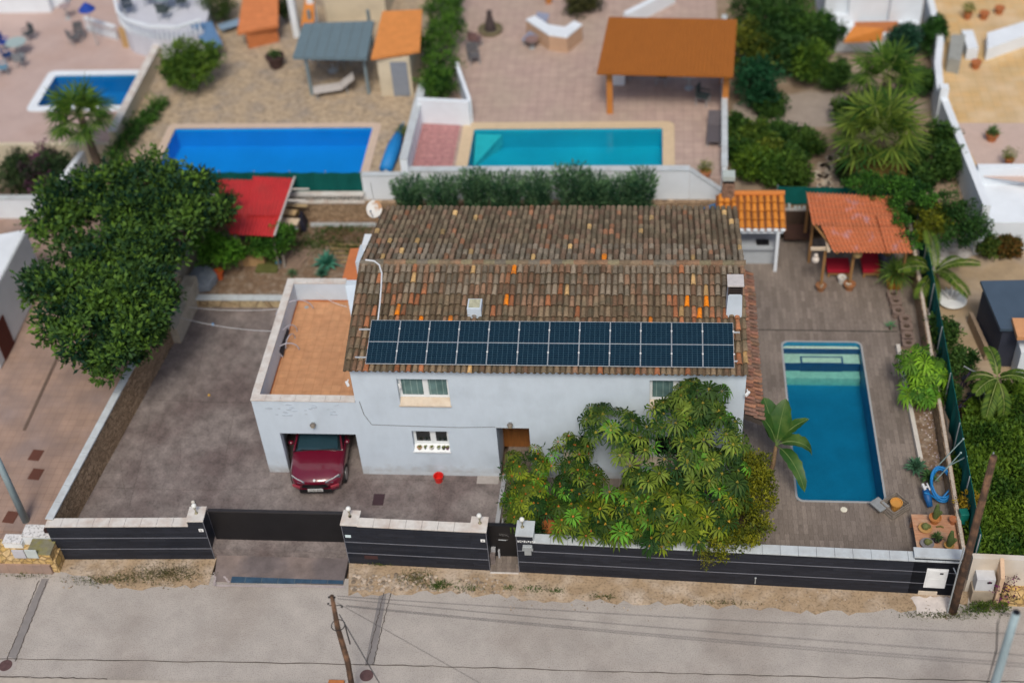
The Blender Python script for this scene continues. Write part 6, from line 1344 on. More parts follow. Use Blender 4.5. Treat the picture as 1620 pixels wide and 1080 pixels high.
tree('yellowish creeper tuft hanging down over the dark front wall', (*at(1117, 885, .6)[:2], .55), blobs_px([(1118, 868, 1.3, .22), (1118, 884, 1.0, .2), (1113, 897, .75, .12)]), 22, 26, .12, .07, .03, (.07, .10, .01), (.30, .28, .03), name='creeper', cat='creeper', trunk=0)
tree('dark green low shrub at the foot of the umbrella trees beside the gate pier', (*at(835, 850, .1)[:2], .05), blobs_px([(838, 838, .8, .4), (850, 848, .6, .35)]), 30, 30, .18, .10, .05, (.015, .05, .015), (.06, .14, .05), name='shrub', cat='shrub', trunk=.03)
pot(A(869, 842, .08), .26, .35, (.50, .17, .05), 'soil', 'terracotta pot half hidden under the umbrella trees near the front wall', 'pot', 'garden_pot')
mb = MB(); c = at(979, 846, .3); P = np.array([c.x, c.y, .35])+rng.normal(size=(260, 3))*[.3, .2, .12]; t = thing('dry_grass', 'greyish purple dry tuft under the umbrella trees at the front wall', 'plant', (c.x, c.y, .07)); leafmesh('leaves', P, rdir(260)*[1, 1, .6], .3, .02, np.array([.20, .15, .16])*(.6+rng.random((260, 1))), LEAF, t)
# banana plant
def banana(label, base, stem_top, leaves, group=None):
    b = V(*base); t = thing('banana_plant', label, 'banana plant', b); T = V(*stem_top)
    mb = MB(); mb.tube([b, b.lerp(T, .5)+V(.05, 0, 0), T], [.10, .08, .06], 10); mb.build('stem', mat('banana_stem', (.20, .13, .07), .8, .4, 5, stretch=(1, 1, 4)), t, smooth=True)
    bm_ = mat('banana_leaf', (.035, .105, .018), .45, .25, 2, col2=(.16, .24, .05), s2=2.2, amt=.5, transl=.25); rib = plain('leaf_rib', (.13, .20, .06))
    for (az, el, L, W, dr) in leaves:
        n = 14; az, el = R(az), R(el); pts, p, e_ = [], T.copy(), el
        for i in range(n+1):
            pts.append(p.copy()); p = p + V(math.cos(az)*math.cos(e_), math.sin(az)*math.cos(e_), math.sin(e_))*(L/n); e_ -= R(dr)/n
        S = V(-math.sin(az), math.cos(az), 0); vs, fs = [], []
        for i, q in enumerate(pts):
            u = i/n; w_ = W*.5*max(0, math.sin(math.pi*min(1, max(.0, (u-.16)/.84))**.72))**.55*random.uniform(.84, 1.06) if u > .16 else .015
            vs += [q-S*w_+V(0, 0, w_*.35), q, q+S*w_+V(0, 0, w_*.35)]
        for i in range(n): fs += [(3*i, 3*i+1, 3*i+4, 3*i+3), (3*i+1, 3*i+2, 3*i+5, 3*i+4)]
        mb = MB(); mb.add(vs, fs); o = mb.build('leaf', bm_, t, smooth=True); mb = MB(); mb.tube([q+V(0, 0, .008) for q in pts], [.022-.0012*i for i in range(n+1)], 5); mb.build('midrib', rib, o)
    return t
b = at(1214, 762, 0)
banana('young banana plant with broad torn leaves beside the pool', b, (b.x+.2, b.y+.25, 1.5), [(165, 82, 1.5, .78, 40), (120, 72, 1.75, .74, 30), (70, 78, 1.7, .72, 35), (20, 68, 1.5, .5, 60), (-5, 50, 1.6, .60, 140), (-62, 30, 2.1, .52, 95)])
tree('small leafy twig tuft at the right corner of the white house', (*at(1178, 700, .1)[:2], .05), blobs_px([(1180, 715, .8, .25)]), 14, 20, .14, .10, .04, DG, LG, name='shrub', cat='shrub', trunk=.02)
# plumeria by the pool: rosettes of long leaves
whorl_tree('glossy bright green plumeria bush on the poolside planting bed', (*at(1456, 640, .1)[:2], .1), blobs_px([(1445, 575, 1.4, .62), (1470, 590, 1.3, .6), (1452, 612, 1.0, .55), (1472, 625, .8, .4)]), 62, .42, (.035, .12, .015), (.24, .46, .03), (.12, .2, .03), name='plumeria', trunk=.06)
# big dark tree, left
cb = [(115, 318, 4.2, 1.15), (175, 300, 4.4, 1.2), (240, 288, 4.6, 1.15), (190, 395, 4.2, .8), (145, 425, 4.0, .8), (295, 300, 4.5, 1.1), (80, 365, 4.0, .8), (215, 345, 4.6, 1.15), (270, 350, 4.5, 1.15), (115, 395, 3.9, .7), (235, 400, 4.3, 1.1), (275, 400, 4.0, .6), (70, 455, 3.8, .8), (120, 468, 4.0, 1.1), (175, 478, 4.2, 1.2), (225, 455, 4.2, 1.1), (85, 520, 3.5, .8), (140, 535, 3.7, 1.05), (195, 540, 3.6, 1.0), (235, 500, 3.6, .85), (165, 575, 3.1, .65), (330, 335, 4.2, .7)]
tb = at(150, 560, 0); tree('very large dark green spreading tree beyond the left boundary wall', (tb.x, tb.y, .05), blobs_px(cb), 760, 46, .42, .24, .12, (.010, .045, .024), (.13, .25, .035), trunk=.28, name='large_tree', fl=.22, hollow=.45)
tree('glossy green citrus tree in front of the red roof, left', (*at(330, 425, .4)[:2], .36), blobs_px([(322, 385, 1.9, .62), (355, 390, 1.8, .62), (340, 405, 1.4, .6), (372, 400, 1.4, .45), (345, 350, 2.3, .4)]), 130, 34, .22, .14, .07, (.02, .09, .012), (.16, .40, .035), name='citrus_tree', trunk=.07)
tree('rounded green citrus tree at the corner below the red roof, right', (*at(435, 415, .4)[:2], .36), blobs_px([(415, 382, 1.6, .5), (445, 372, 1.8, .55), (432, 395, 1.3, .5), (400, 395, 1.2, .35)]), 100, 34, .2, .14, .07, (.015, .07, .012), (.12, .30, .035), name='citrus_tree', trunk=.06)
tree('dark branch of foliage overhanging the left boundary wall', (*at(262, 505, 0)[:2], .1), blobs_px([(262, 470, 2.6, .5), (240, 530, 2.4, .45), (215, 560, 2.4, .4)]), 80, 30, .22, .15, .08, (.01, .045, .015), (.08, .17, .03), name='shrub', cat='shrub', trunk=.05)
tree('thin dark twigs of the large tree reaching over the left edge of the red roof', (*at(345, 420, .4)[:2], .36), blobs_px([(352, 300, 3.1, .3), (362, 318, 3.0, .32), (355, 345, 2.9, .3), (345, 325, 3.0, .35)]), 40, 18, .22, .15, .06, (.012, .05, .02), (.09, .17, .03), name='branch', cat='branch', trunk=.04)
# oleander hedge behind the house
names8 = ['first from the left', 'second from the left', 'third from the left', 'fourth from the left', 'fifth from the left', 'fourth from the right', 'third from the right', 'second from the right', 'last on the right']
for i, (px, h) in enumerate(((648, 292), (700, 292), (752, 280), (800, 286), (850, 286), (905, 274), (938, 288), (975, 292), (1013, 282))):
    y = 12.9; c = aty(px, h+25, y); x = c.x; h = aty(px, h-4, y).z+.1
    t = thing('oleander', 'grey green oleander bush behind the tiled roof, %s in the hedge' % names8[i], 'bush', (x, y, 0), 'oleander hedge behind the house')
    n = 2800; u = rng.random(n)**.7; a_ = rng.random(n)*6.283; rr = np.sqrt(rng.random(n))*(.35+.55*u)
    P = np.stack([x+rr*np.cos(a_)*(.92 if i % 2 else .78), y+rr*np.sin(a_)*.8, .2+u**.7*(h-.4)], 1); D = np.stack([np.cos(a_)*rr*.8, np.sin(a_)*rr*.8, np.ones(n)*.9], 1)+rng.normal(size=(n, 3))*.35; D /= np.linalg.norm(D, axis=1)[:, None]
    clump = (np.sin(a_*5+i)+np.sin(u*9+a_*2))*.25+.5; C_ = np.array([.03, .10, .05])+(np.array([.18, .33, .15])-np.array([.03, .10, .05]))*np.clip(clump*rng.random(n)*1.5, 0, 1)[:, None]
    leafmesh('foliage', P, D, .20*(.7+.6*rng.random(n)), .05, C_, LEAF, t)
# creeper over the shelter and netting
tree('bright green ivy spreading over the netting and the terracotta roof edge', (*at(1400, 300, 1.2)[:2], 1.2), blobs_px([(1350, 288, 2.7, .38), (1378, 290, 2.8, .42), (1405, 292, 2.9, .48), (1432, 300, 3.0, .5), (1460, 312, 3.0, .5), (1395, 305, 2.85, .35), (1420, 322, 2.85, .35), (1425, 350, 2.7, .25), (1436, 370, 2.6, .22), (1445, 388, 2.4, .16), (1375, 305, 2.9, .28)]), 200, 34, .2, .10, .075, (.012, .055, .012), (.09, .25, .03), name='ivy', cat='creeper', trunk=.03)
tree('olive yellow shrub right of the ivy covered netting', (*at(1472, 385, .1)[:2], .1), blobs_px([(1465, 335, 2.2, .5), (1478, 355, 1.9, .5), (1460, 370, 1.6, .4)]), 60, 24, .22, .18, .07, (.07, .10, .012), (.24, .26, .02), name='shrub', cat='shrub', trunk=.05)
tree('dark dense bush beyond the corner of the netting fence', (*at(1520, 385, .1)[:2], .1), blobs_px([(1500, 325, 2.4, .6), (1525, 345, 2.1, .7), (1510, 375, 1.5, .6), (1545, 365, 1.4, .55)]), 130, 34, .25, .12, .07, (.01, .045, .012), (.06, .15, .03), name='bush', cat='bush', trunk=.05)
# palms
def pinnate(label, base, top, fronds, L, cd_=(.04, .11, .015), cl_=(.20, .30, .04), name='palm_tree', droop=70, tr=.12, lw=.035, el0=55, els=35):
    b, T = V(*base), V(*top); t = thing(name, label, 'palm', b)
    mb = MB(); mb.tube([b, b.lerp(T, .5), T], [tr*1.3, tr, tr*.9], 10); mb.build('trunk', BARK, t)
    for k in range(fronds):
        az = 2*math.pi*k/fronds+rng.normal()*.15; el = R(el0-els*(k % 3)+rng.normal()*8); n = 16; p = T.copy(); pts = []; e_ = el; LL_ = L*(.8+.3*rng.random())
        for i in range(n+1): pts.append(p.copy()); p = p+V(math.cos(az)*math.cos(e_), math.sin(az)*math.cos(e_), math.sin(e_))*(LL_/n); e_ -= R(droop)/n
        vs, cc = [], []; S = np.array([-math.sin(az), math.cos(az), 0])
        for i in range(2, n+1):
            for s_ in (-1, 1):
                for h_ in (0, .5):
                    if i == n and h_: continue
                    q = np.array(pts[i].lerp(pts[min(n, i+1)], h_)); fw = np.array((pts[min(n, i+1)]-pts[i-1]).normalized()); ll = L*.24*math.sin(math.pi*min(.97, (i+.5)/(n+1.5)))**.6
                    d = S*s_*.8+fw*.6+np.array([0, 0, .12]); d /= np.linalg.norm(d); m = q+d*ll*.5+fw*lw; m2 = q+d*ll*.5-fw*lw; e2 = q+d*ll-np.array([0, 0, ll*.25]); c0 = np.array(cd_)+(np.array(cl_)-np.array(cd_))*rng.random(); vs += [q, m2, e2, m]; cc += [c0]*4
        o = quads('frond', np.array(vs), np.array(cc), LEAF, t); mb = MB(); mb.tube(pts, [.02]*8+[.012]*9, 4); mb.build('midrib', plain('frond_rib', (.22, .28, .08)), o)
    return t
def fanpalm(label, base, top, n, L, R_, cd_=(.02, .075, .012), cl_=(.13, .23, .03), skirt=0, tr=.16):
    b, T = V(*base), V(*top); t = thing('fan_palm', label, 'palm', b); mb = MB(); mb.tube([b, b.lerp(T, .5), T], [tr*1.3, tr, tr], 10); mb.build('trunk', BARK, t)
    vs, cc = [], []; mb = MB()
    for k in range(n+skirt):
        az = k*2.399963; el = R(75-95*(k/max(1, n))) if k < n else R(-45-20*rng.random()); d = np.array([math.cos(az)*math.cos(el), math.sin(az)*math.cos(el), math.sin(el)]); c = np.array(T)+d*L*(.8+.3*rng.random()); mb.tube([T, c], .018, 4)
        S = np.cross(d, [0, 0, 1]); S /= np.linalg.norm(S)+1e-9; Nn = np.cross(S, d); m = 15
        for i in range(m):
            a_ = R(-125+250*i/(m-1)); dd_ = d*math.cos(a_)+S*math.sin(a_); dd_ = dd_-np.array([0, 0, .35]); dd_ /= np.linalg.norm(dd_); sd2 = np.cross(dd_, Nn); ll = R_*(.8+.3*rng.random())
            c0 = np.array(cd_)+(np.array(cl_)-np.array(cd_))*rng.random(); c0 = c0 if k < n else np.array([.28, .19, .05])*(.7+.5*rng.random()); vs += [c, c+dd_*ll*.5-sd2*.06, c+dd_*ll, c+dd_*ll*.5+sd2*.06]; cc += [c0]*4
    quads('crown', np.array(vs), np.array(cc), LEAF, t); mb.build('petioles', plain('petiole', (.20, .26, .07)), t); return t
b = at(1478, 470, .05); pinnate('young palm with long arching fronds just beyond the netting fence', (b.x, b.y, .0), at(1480, 432, 1.0), 11, 1.75, droop=65, cd_=(.03, .08, .012), cl_=(.16, .24, .03))
b = at(1590, 640, 0); pinnate('palm with drooping fronds at the right edge beside the dark shed', (b.x, b.y, 0), at(1578, 600, 1.8), 10, 1.4, droop=85, cd_=(.03, .08, .012), cl_=(.14, .22, .03))
# bushes along the right side, beyond the netting
for i, a_ in enumerate([(1500, 530, .75, 1.3, 'leafy green bush beyond the netting, below the young palm'), (1515, 580, .65, 1.2, 'green bush right of the plumeria beyond the netting'), (1505, 625, .5, .9, 'small dark bush beyond the netting halfway down the pool')]):
    bush(a_[4], a_[0], a_[1], 0, a_[2], a_[3], 60, (.015, .055, .012), (.10, .20, .04), LL=.14, WW=.07)
t = thing('ground_cover', 'dense green ground cover spreading over the neighbouring slope at the right edge', 'ground cover', (*at(1580, 780, 0)[:2], 0)); t['kind'] = 'stuff'
n = 60000; u = rng.random(n)**1.6; v_ = rng.random(n); xl = 19.95+u*14; y0g, y1g = -3.4, 4.6; yy = y0g+v_*(y1g-y0g)
keep = (xl-19.95) > -.1+np.clip((yy-.5)*.35, 0, 9); keep &= ~((xl > 20.6+3.2) & (yy > 5.5)); P = np.stack([xl, yy, .12+.45*np.abs(np.sin(xl*1.3+yy)*np.cos(yy*1.7))+rng.random(n)*.25], 1)[keep]; D = rdir(len(P)); D[:, 2] = np.abs(D[:, 2])+.2; D /= np.linalg.norm(D, axis=1)[:, None]
tt = np.clip(.5+.5*np.sin(P[:, 0]*2.1+1)*np.sin(P[:, 1]*2.7)+rng.normal(size=len(P))*.25, 0, 1)[:, None]; leafmesh('leaves', P, D, .17*(.6+.8*rng.random(len(P))), .08, np.array([.03, .085, .012])+(np.array([.15, .26, .025])-np.array([.03, .085, .012]))*tt, LEAF, t)
mb = MB(); mb.prism([(19.95, -3.6), (40, -3.6), (40, 4.6), (21.6, 4.6), (20.2, 1)], -.1, .12); struct('planted_slope', mb, mat('slope_soil', (.04, .055, .02), .95, .3, 3))
tree('golden leaved shrub beside the teal crate behind the netting', (*at(1532, 800, .1)[:2], .1), blobs_px([(1530, 795, .9, .3), (1538, 790, 1.0, .25)]), 26, 20, .15, .12, .05, (.20, .13, .01), (.45, .32, .03), name='shrub', cat='shrub', trunk=.02)
tree('magenta bougainvillea twigs at the foot of the garden wall, bottom right', (*at(1588, 935, -.3)[:2], -.45), blobs_px([(1578, 925, .3, .3), (1592, 938, .1, .35), (1600, 915, .4, .25)]), 22, 12, .16, .07, .05, (.04, .05, .02), (.22, .02, .16), name='bougainvillea', cat='shrub', trunk=.03)
bush('low green weeds along the road under the bougainvillea', 1565, 962, -.5, .7, .28, 40, (.03, .07, .01), (.12, .18, .03), LL=.08, WW=.03, name='weeds', cat='weeds', ry=.2)
# verge weeds and stones
t = thing('verge_weeds', 'scattered tufts of dry and green weeds on the verge below the front wall', 'weeds', (5, -4.2, -.5)); t['kind'] = 'stuff'
Ps, Cs = [], []
for (px, py, sx, sy, n, g_) in [(245, 912, .7, .18, 700, .35), (275, 905, .5, .18, 500, .3), (150, 920, .5, .1, 260, .5), (190, 918, .5, .08, 200, .5), (660, 916, .28, .2, 420, .45), (700, 925, .22, .08, 220, .85), (692, 930, .15, .06, 160, .9), (740, 932, .25, .06, 120, .8), (845, 933, .3, .07, 160, .85), (880, 936, .15, .05, 90, .85), (955, 945, .25, .05, 110, .6), (1485, 975, .55, .07, 380, .5), (1140, 955, .6, .04, 120, .3), (600, 895, .2, .03, 60, .6), (805, 931, .1, .05, 60, .9), (40, 912, .5, .05, 120, .6)]:
    c = at(px, py, -.49); P = np.array([c.x, c.y, -.47])+np.stack([rng.normal(size=n)*sx, rng.normal(size=n)*sy, rng.random(n)*.05], 1); Ps.append(P); Cs.append((np.array([.16, .12, .06])*(1-g_)+np.array([.06, .13, .02])*g_)*(.5+rng.random((n, 1))))
P = np.concatenate(Ps); D = rdir(len(P)); D[:, 2] = abs(D[:, 2])+.4; D /= np.linalg.norm(D, axis=1)[:, None]; leafmesh('blades', P, D, .09, .022, np.concatenate(Cs), LEAF, t)
t = thing('verge_stones', 'pale loose stones and rubble set in the verge below the front wall', 'stones', (3, -4.2, -.5)); t['kind'] = 'stuff'; mb = MB()
for (px0, px1, py0, py1, n, s_) in [(555, 690, 908, 935, 150, .075), (690, 800, 915, 938, 70, .05), (100, 330, 895, 930, 90, .035), (800, 1400, 935, 965, 110, .028), (1455, 1500, 948, 978, 30, .04), (0, 1600, 940, 1060, 90, .014)]:
    for _ in range(n):
        c = at(random.uniform(px0, px1), random.uniform(py0, py1), -.49); r_ = s_*random.uniform(.5, 1.3); g_ = random.uniform(.6, 1.15); mb.ball((c.x, c.y, -.49), r_, 6, .55, col=(.46*g_, .38*g_, .30*g_) if random.random() < .8 else (.2, .16, .12))
mb.build('stones', mat('loose_stones', (1, 1, 1), .9, .15, 8, attr=True), t)
# ---------------------------------------------------------------- neighbours
ZN = 2.0
def plat(name, x0, y0, x1, y1, z, m_, holes=(), zb=-.6):
    xs = sorted({x0, x1, *[v for h in holes for v in (h[0], h[2])]}); ys = sorted({y0, y1, *[v for h in holes for v in (h[1], h[3])]}); mb = MB()
    for i in range(len(xs)-1):
        for j in range(len(ys)-1):
            cx, cy = (xs[i]+xs[i+1])/2, (ys[j]+ys[j+1])/2
            if any(h[0] < cx < h[2] and h[1] < cy < h[3] for h in holes): continue
            mb.box(xs[i], ys[j], zb, xs[i+1], ys[j+1], z)
    return struct(name, mb, m_)
GRAVEL = mat('tan_gravel', (.42, .33, .23), .95, .25, 3, col2=(.30, .26, .22), s2=1.1, amt=.8, bump=.5, bs=20, spec=.1); _speckle(GRAVEL, 5, .7)
PINK = brickmat('pink_terrace_tiles', (.46, .345, .295), (.42, .31, .27), (.30, .22, .19), .4, .4, .01, off=0, rough=.8, v=.12, s=2, stain=(.40, .33, .26), samt=.5)
PINK2 = brickmat('pink_drive_tiles', (.36, .25, .195), (.32, .225, .18), (.28, .19, .15), .3, .3, .012, off=0, rough=.8, v=.18, s=1.2, stain=(.24, .19, .18), samt=.75)
YEL = brickmat('yellow_deck', (.62, .40, .17), (.58, .42, .22), (.40, .28, .14), .4, .4, .01, off=0, rough=.8, v=.12, s=1, stain=(.60, .46, .30), samt=.8)
xA, xB = -13.55, -.62; PM = (-11.22, 15.0, -2.30, 18.45); PR = (2.19, 15.0, 10.31, 18.25); PL = (-18.3, 20.35, -14.25, 23.0)
ex = lambda q: (q[0]-.04, q[1]-.04, q[2]+.04, q[3]+.04)
plat('neighbour_gravel', xA, 14.62, xB, 60, ZN, GRAVEL, [ex(PM)]); plat('neighbour_terrace', xB, 14.62, 12.9, 60, ZN, PINK, [ex(PR)])
yl = at(0, 233, ZN).y; plat('neighbour_patio', -60, yl, xA-.002, 60, ZN, mat('pink_patio', (.47, .36, .33), .85, .08, 1.2, col2=(.42, .29, .24), s2=.4, amt=.6), [ex(PL)])
mb = MB(); mb.box(-60, yl-.2, -.1, xA, yl-.002, ZN+.25); tag(mb.build('patio_wall', CREAM), 'cream retaining wall along the front of the upper left patio', 'wall')
plat('garden_soil', 12.902, 14.4, 60, 60, 1.0, mat('garden_earth', (.26, .19, .13), .95, .3, 1, col2=(.33, .28, .23), s2=.5, amt=.7, bump=.4, bs=10))
plat('left_driveway', -60, -2.9, -9.92, yl-.2, -.02, PINK2); plat('right_yard', 20.55, 4.0, 60, 14.4, -.02, mat('right_gravel', (.36, .27, .17), .95, .2, 1.5, col2=(.42, .36, .31), s2=.6, amt=.6, bump=.4, bs=12))
mb = MB(); mb.box(-60, -4.3, -.6, -9.9, -2.9, -.06); struct('left_apron', mb, PINK2)
def bgp(label, q, cop, cw, floor, wt): return pool(label, *q, ZN, .95, cop, cw, floor, wt, .1, .12, None, 'pools of the neighbouring houses', .03)
SAND = mat('sand_coping', (.60, .47, .31), .8, .08, 3)
wM = water('blue_water', (.42, .80, .97)); wT = water('teal_water', (.40, .90, .93))
bgp('large vivid blue pool behind the red roofed shelter', PM, mat('pink_coping', (.56, .44, .35), .8, .08, 3), .36, mat('blue_liner', (.004, .36, .72), .5, .08, .6), wM)
bgp('turquoise pool with a wide sand coloured rim behind the tiled roof', PR, SAND, .5, mat('teal_liner', (.012, .40, .56), .5, .12, .6, col2=(.02, .46, .58), s2=.4, amt=.6), wT)
bgp('small blue pool with a thick white rim at the upper left', PL, WHITE2, .42, mat('mid_liner', (.012, .26, .50), .5, .1, .6), wM)
# pool things
mb = MB(); mb.slab([V(2.25, 18.2, 1.8), V(3.4, 18.2, 1.75), V(2.9, 17.6, 1.2), V(2.25, 16.6, 1.2)][::-1], .5); tag(mb.build('pool_steps', mat('teal_steps', (.10, .50, .55), .6, .1)), 'pale corner steps under the water of the turquoise pool', 'steps')
def wallthing(label, p, q, z0, z1, th=.2, m_=WHITE2, cap=True, z1b=None, name='garden_wall'):
    t = thing(name, label, 'wall', ((p[0]+q[0])/2, (p[1]+q[1])/2, z0)); mb = MB(); mb.wall(p, q, th, z0, z1, z1b); mb.build('wall_panel', m_, t)
    if cap: mb = MB(); mb.wall(p, q, th+.05, z1+.001, z1+.05, (z1b or z1)+.05, (z1b or z1)+.001); mb.build('coping', COPING_GREY if m_ is WHITE2 else COPING, t)
    return t
wallthing('white retaining wall behind the satellite dish, left of the oleander hedge', (-2.1, 14.4), (-.1, 14.4), 1.0, 2.38, .22)
wallthing('long white parapet wall behind the oleander hedge', (-.08, 14.42), (11.4, 14.42), 1.0, 2.6, .3)
wallthing('white wall end sloping down behind the orange tiled kitchen', (11.42, 14.42), (12.72, 14.30), 1.0, 2.55, .24, z1b=1.6)
p, q = at(1143, 290, 2.1), at(1166, 100, 2.9); wallthing('white side wall running back from the chimney of the tiled kitchen', (12.78, 14.4), (13.15, 26), 1.0, 2.7, .2, z1b=3.0)
p, q = at(650, 262, 2.6), at(667, 155, 3.0); wallthing('white wall between the two neighbouring pool gardens', (xB+.3, 14.7), (xB+.35, 20.6), 1.9, 2.9, .3)
p, q = at(660, 156, 3.2), at(742, 160, 3.2); wallthing('white cross wall beside the pink paved corner', (p.x, p.y), (q.x, q.y), 1.95, 3.2, .22, cap=False)
p, q = at(722, 100, 3.2), at(742, 160, 3.2); wallthing('short white wall stepping back towards the hedge', (p.x, p.y), (q.x, q.y+.1), 1.95, 3.25, .16, cap=False)
mb = MB(); p, q = at(668, 196, ZN), at(733, 264, ZN); mb.box(p.x, q.y, ZN+.004, 1.55, p.y, ZN+.02); struct('pink_paving', mb, brickmat('rose_tiles', (.44, .22, .21), (.40, .19, .19), (.28, .14, .14), .35, .35, .012, off=0))
# divider between left and middle gardens
wallthing('cream dividing wall between the two upper left gardens', (xA, yl), (xA, 24.8), 1.9, 2.75, .3, CREAM)
wallthing('white garden wall across the lower left neighbour, behind the driveway', (-40, 14.6), (-14.7, 14.7), -.1, 1.0, .25)
mb = MB(); p = at(103, 290, 1.5); mb.wall((p.x, 14.7), (p.x+.3, yl), .25, -.1, 1.9); tag(mb.build('wall_return', WHITE2), 'short white wall return beside the netting at the upper left', 'wall')
for i, (px, lb, cl_) in enumerate([(20, 'dark bush at the left edge behind the white garden wall', (.07, .12, .04)), (60, 'dark bush with magenta blossom behind the white garden wall', (.16, .05, .12)), (88, 'dark green bush at the right end of the white garden wall', (.06, .12, .04))]):
    bush(lb, px, 278, .0, 1.1, 2.2, 90, (.02, .045, .02), cl_, LL=.16, WW=.09)
def hedge_px(label, L, n, cd_=(.012, .055, .012), cl_=(.09, .22, .03), name='hedge', cat='hedge', LL=.14, WW=.08, cr=.3): bl = blobs_px(L); return tree(label, (bl[0][0], bl[0][1], ZN if bl[0][1] > 14.6 else 0), bl, n, 30, cr, LL, WW, cd_, cl_, trunk=.04, name=name, cat=cat)
hedge_px('tall green hedge between the grey gazebo and the pink terrace', [(692, 130, 2.9, .8), (700, 105, 3.0, .8), (690, 75, 3.1, .85), (710, 50, 3.2, .85), (700, 20, 3.2, .9), (705, -10, 3.2, .9), (690, 140, 2.7, .6)], 300, cl_=(.12, .27, .03))
hedge_px('ivy strip along the cream dividing wall', [(250, 165, 2.2, .35), (235, 185, 2.2, .4), (215, 205, 2.2, .45), (200, 225, 2.2, .45), (185, 245, 2.2, .4)], 90, name='ivy', cat='creeper')
tree('round citrus tree with orange fruit on the gravel garden', (*at(300, 140, ZN)[:2], ZN), blobs_px([(285, 90, 3.4, .85), (318, 92, 3.4, .8), (300, 115, 3.0, .95), (275, 110, 3.0, .6)]), 170, 34, .3, .16, .10, (.02, .07, .012), (.15, .26, .03), name='citrus_tree', trunk=.09)
b = at(150, 262, 1.95); fanpalm('fan palm in front of the small white rimmed pool', (b.x, b.y+.3, 1.9), at(128, 185, 4.3), 26, .95, .95)
b = at(1395, 285, 1.0); fanpalm('large fan palm with a skirt of yellow fronds in the upper right garden', b, at(1392, 215, 3.3), 36, 1.25, 1.15, cl_=(.20, .28, .04), skirt=12, tr=.22)
fanpalm('second fan palm with upright fronds behind the large one', at(1400, 200, 1.0), at(1402, 125, 3.6), 24, 1.1, 1.0)
# grey gazebo
t = thing('grey_gazebo', 'grey metal gazebo with a flat panelled roof on the gravel garden', 'gazebo', at(530, 120, ZN)); zg = 4.1; GM = mat('grey_metal_roof', (.135, .195, .225), .5, .08, 2); GP = plain('grey_post', (.17, .22, .24))
q = [at(463, 90, zg), at(580, 92, zg), at(592, 33, zg), at(480, 37, zg)]; mb = MB(); mb.slab(q, .14); mb.build('roof', GM, t)
mb = MB()
for k in range(1, 7): a_, b_ = q[0].lerp(q[1], k/7), q[3].lerp(q[2], k/7); mb.tube([a_+V(0, 0, .01), b_+V(0, 0, .01)], .02, 4)
mb.build('roof_rib', GP, t)
for px, py in ((494, 150), (584, 148), (498, 75), (590, 75)): p = at(px, py, ZN); mb = MB(); mb.box(p.x-.07, p.y-.07, ZN, p.x+.07, p.y+.07, zg-.14); mb.build('post', GP, t)
t = thing('pool_shed', 'small cream pool shed with a sloping orange roof beside the gazebo', 'shed', at(630, 130, ZN)); q = [at(587, 92, 4.1), at(664, 80, 4.2), at(668, 15, 4.5), at(605, 18, 4.5)]; mb = MB(); mb.slab(q, .12); mb.build('roof', mat('orange_roof', (.60, .23, .06), .75, .14, 3), t)
p, r_ = at(604, 152, ZN), at(655, 150, ZN); mb = MB(); mb.box(p.x, p.y, ZN, r_.x, p.y+3, 3.95); mb.build('wall', CREAM, t); mb = MB(); p, r_ = at(624, 152, ZN), at(650, 151, ZN); mb.box(p.x, p.y-.04, ZN+.02, r_.x, p.y-.0, ZN+1.75); mb.build('door', plain('grey_door', (.22, .25, .30)), t)
def lounger(px, py, z, rz, rgb, label, L=1.9, back=.45):
    c = at(px, py, z); t = thing('sun_lounger', label, 'sun lounger', (0, 0, 0)); m_ = plain('lounger%d' % int(px), rgb, .8); W_ = .62
    mb = MB(); mb.box(-L*.5, -W_/2, .30, L*.15, W_/2, .36); mb.build('seat', m_, t, bevel=.02); mb = MB(); mb.slab([V(L*.15, -W_/2, .36), V(L*.5, -W_/2, .36+back), V(L*.5, W_/2, .36+back), V(L*.15, W_/2, .36)], .06); mb.build('backrest', m_, t)
    for x in (-L*.42, L*.3):
        for y in (-W_*.4, W_*.4): mb = MB(); mb.tube([(x, y, 0), (x, y, .3)], .025, 6); mb.build('leg', METAL, t)
    t.location = c; t.rotation_euler = (0, 0, rz); return t
def chair(px, py, z, rz, rgb, label, group=None, s=1.0):
    c = at(px, py, z); t = thing('garden_chair', label, 'chair', (0, 0, 0), group); m_ = plain('chair%d_%d' % (px, py), rgb, .6)
    mb = MB(); mb.box(-.25, -.25, .42, .25, .25, .47); mb.build('seat', m_, t, bevel=.015); mb = MB(); mb.slab([V(-.25, .22, .9), V(.25, .22, .9), V(.25, .30, .92), V(-.25, .30, .92)], .01); mb.box(-.25, .22, .5, .25, .28, .92); mb.build('backrest', m_, t)
    for x in (-.22, .22):
        for y in (-.22, .24): mb = MB(); mb.tube([(x, y, 0), (x, y, .42)], .02, 6); mb.build('leg', METAL, t)
        mb = MB(); mb.box(x-.03, -.22, .62, x+.03, .26, .66); mb.build('armrest', m_, t)
    t.location = c; t.rotation_euler = (0, 0, rz); t.scale = (s, s, s); return t
def rtable(px, py, z, r_, rgb, label, h=.72):
    c = at(px, py, z); t = thing('garden_table', label, 'table', c); mb = MB(); mb.lathe((c.x, c.y, z+h), [(r_, 0), (r_, .03)], 24); mb.build('table_top', plain('ttop%d' % px, rgb, .25), t)
    mb = MB(); mb.tube([(c.x, c.y, z), (c.x, c.y, z+h)], .04, 8); mb.lathe((c.x, c.y, z), [(r_*.5, 0), (r_*.45, .03), (.05, .06)], 12); mb.build('pedestal', METAL, t); return t
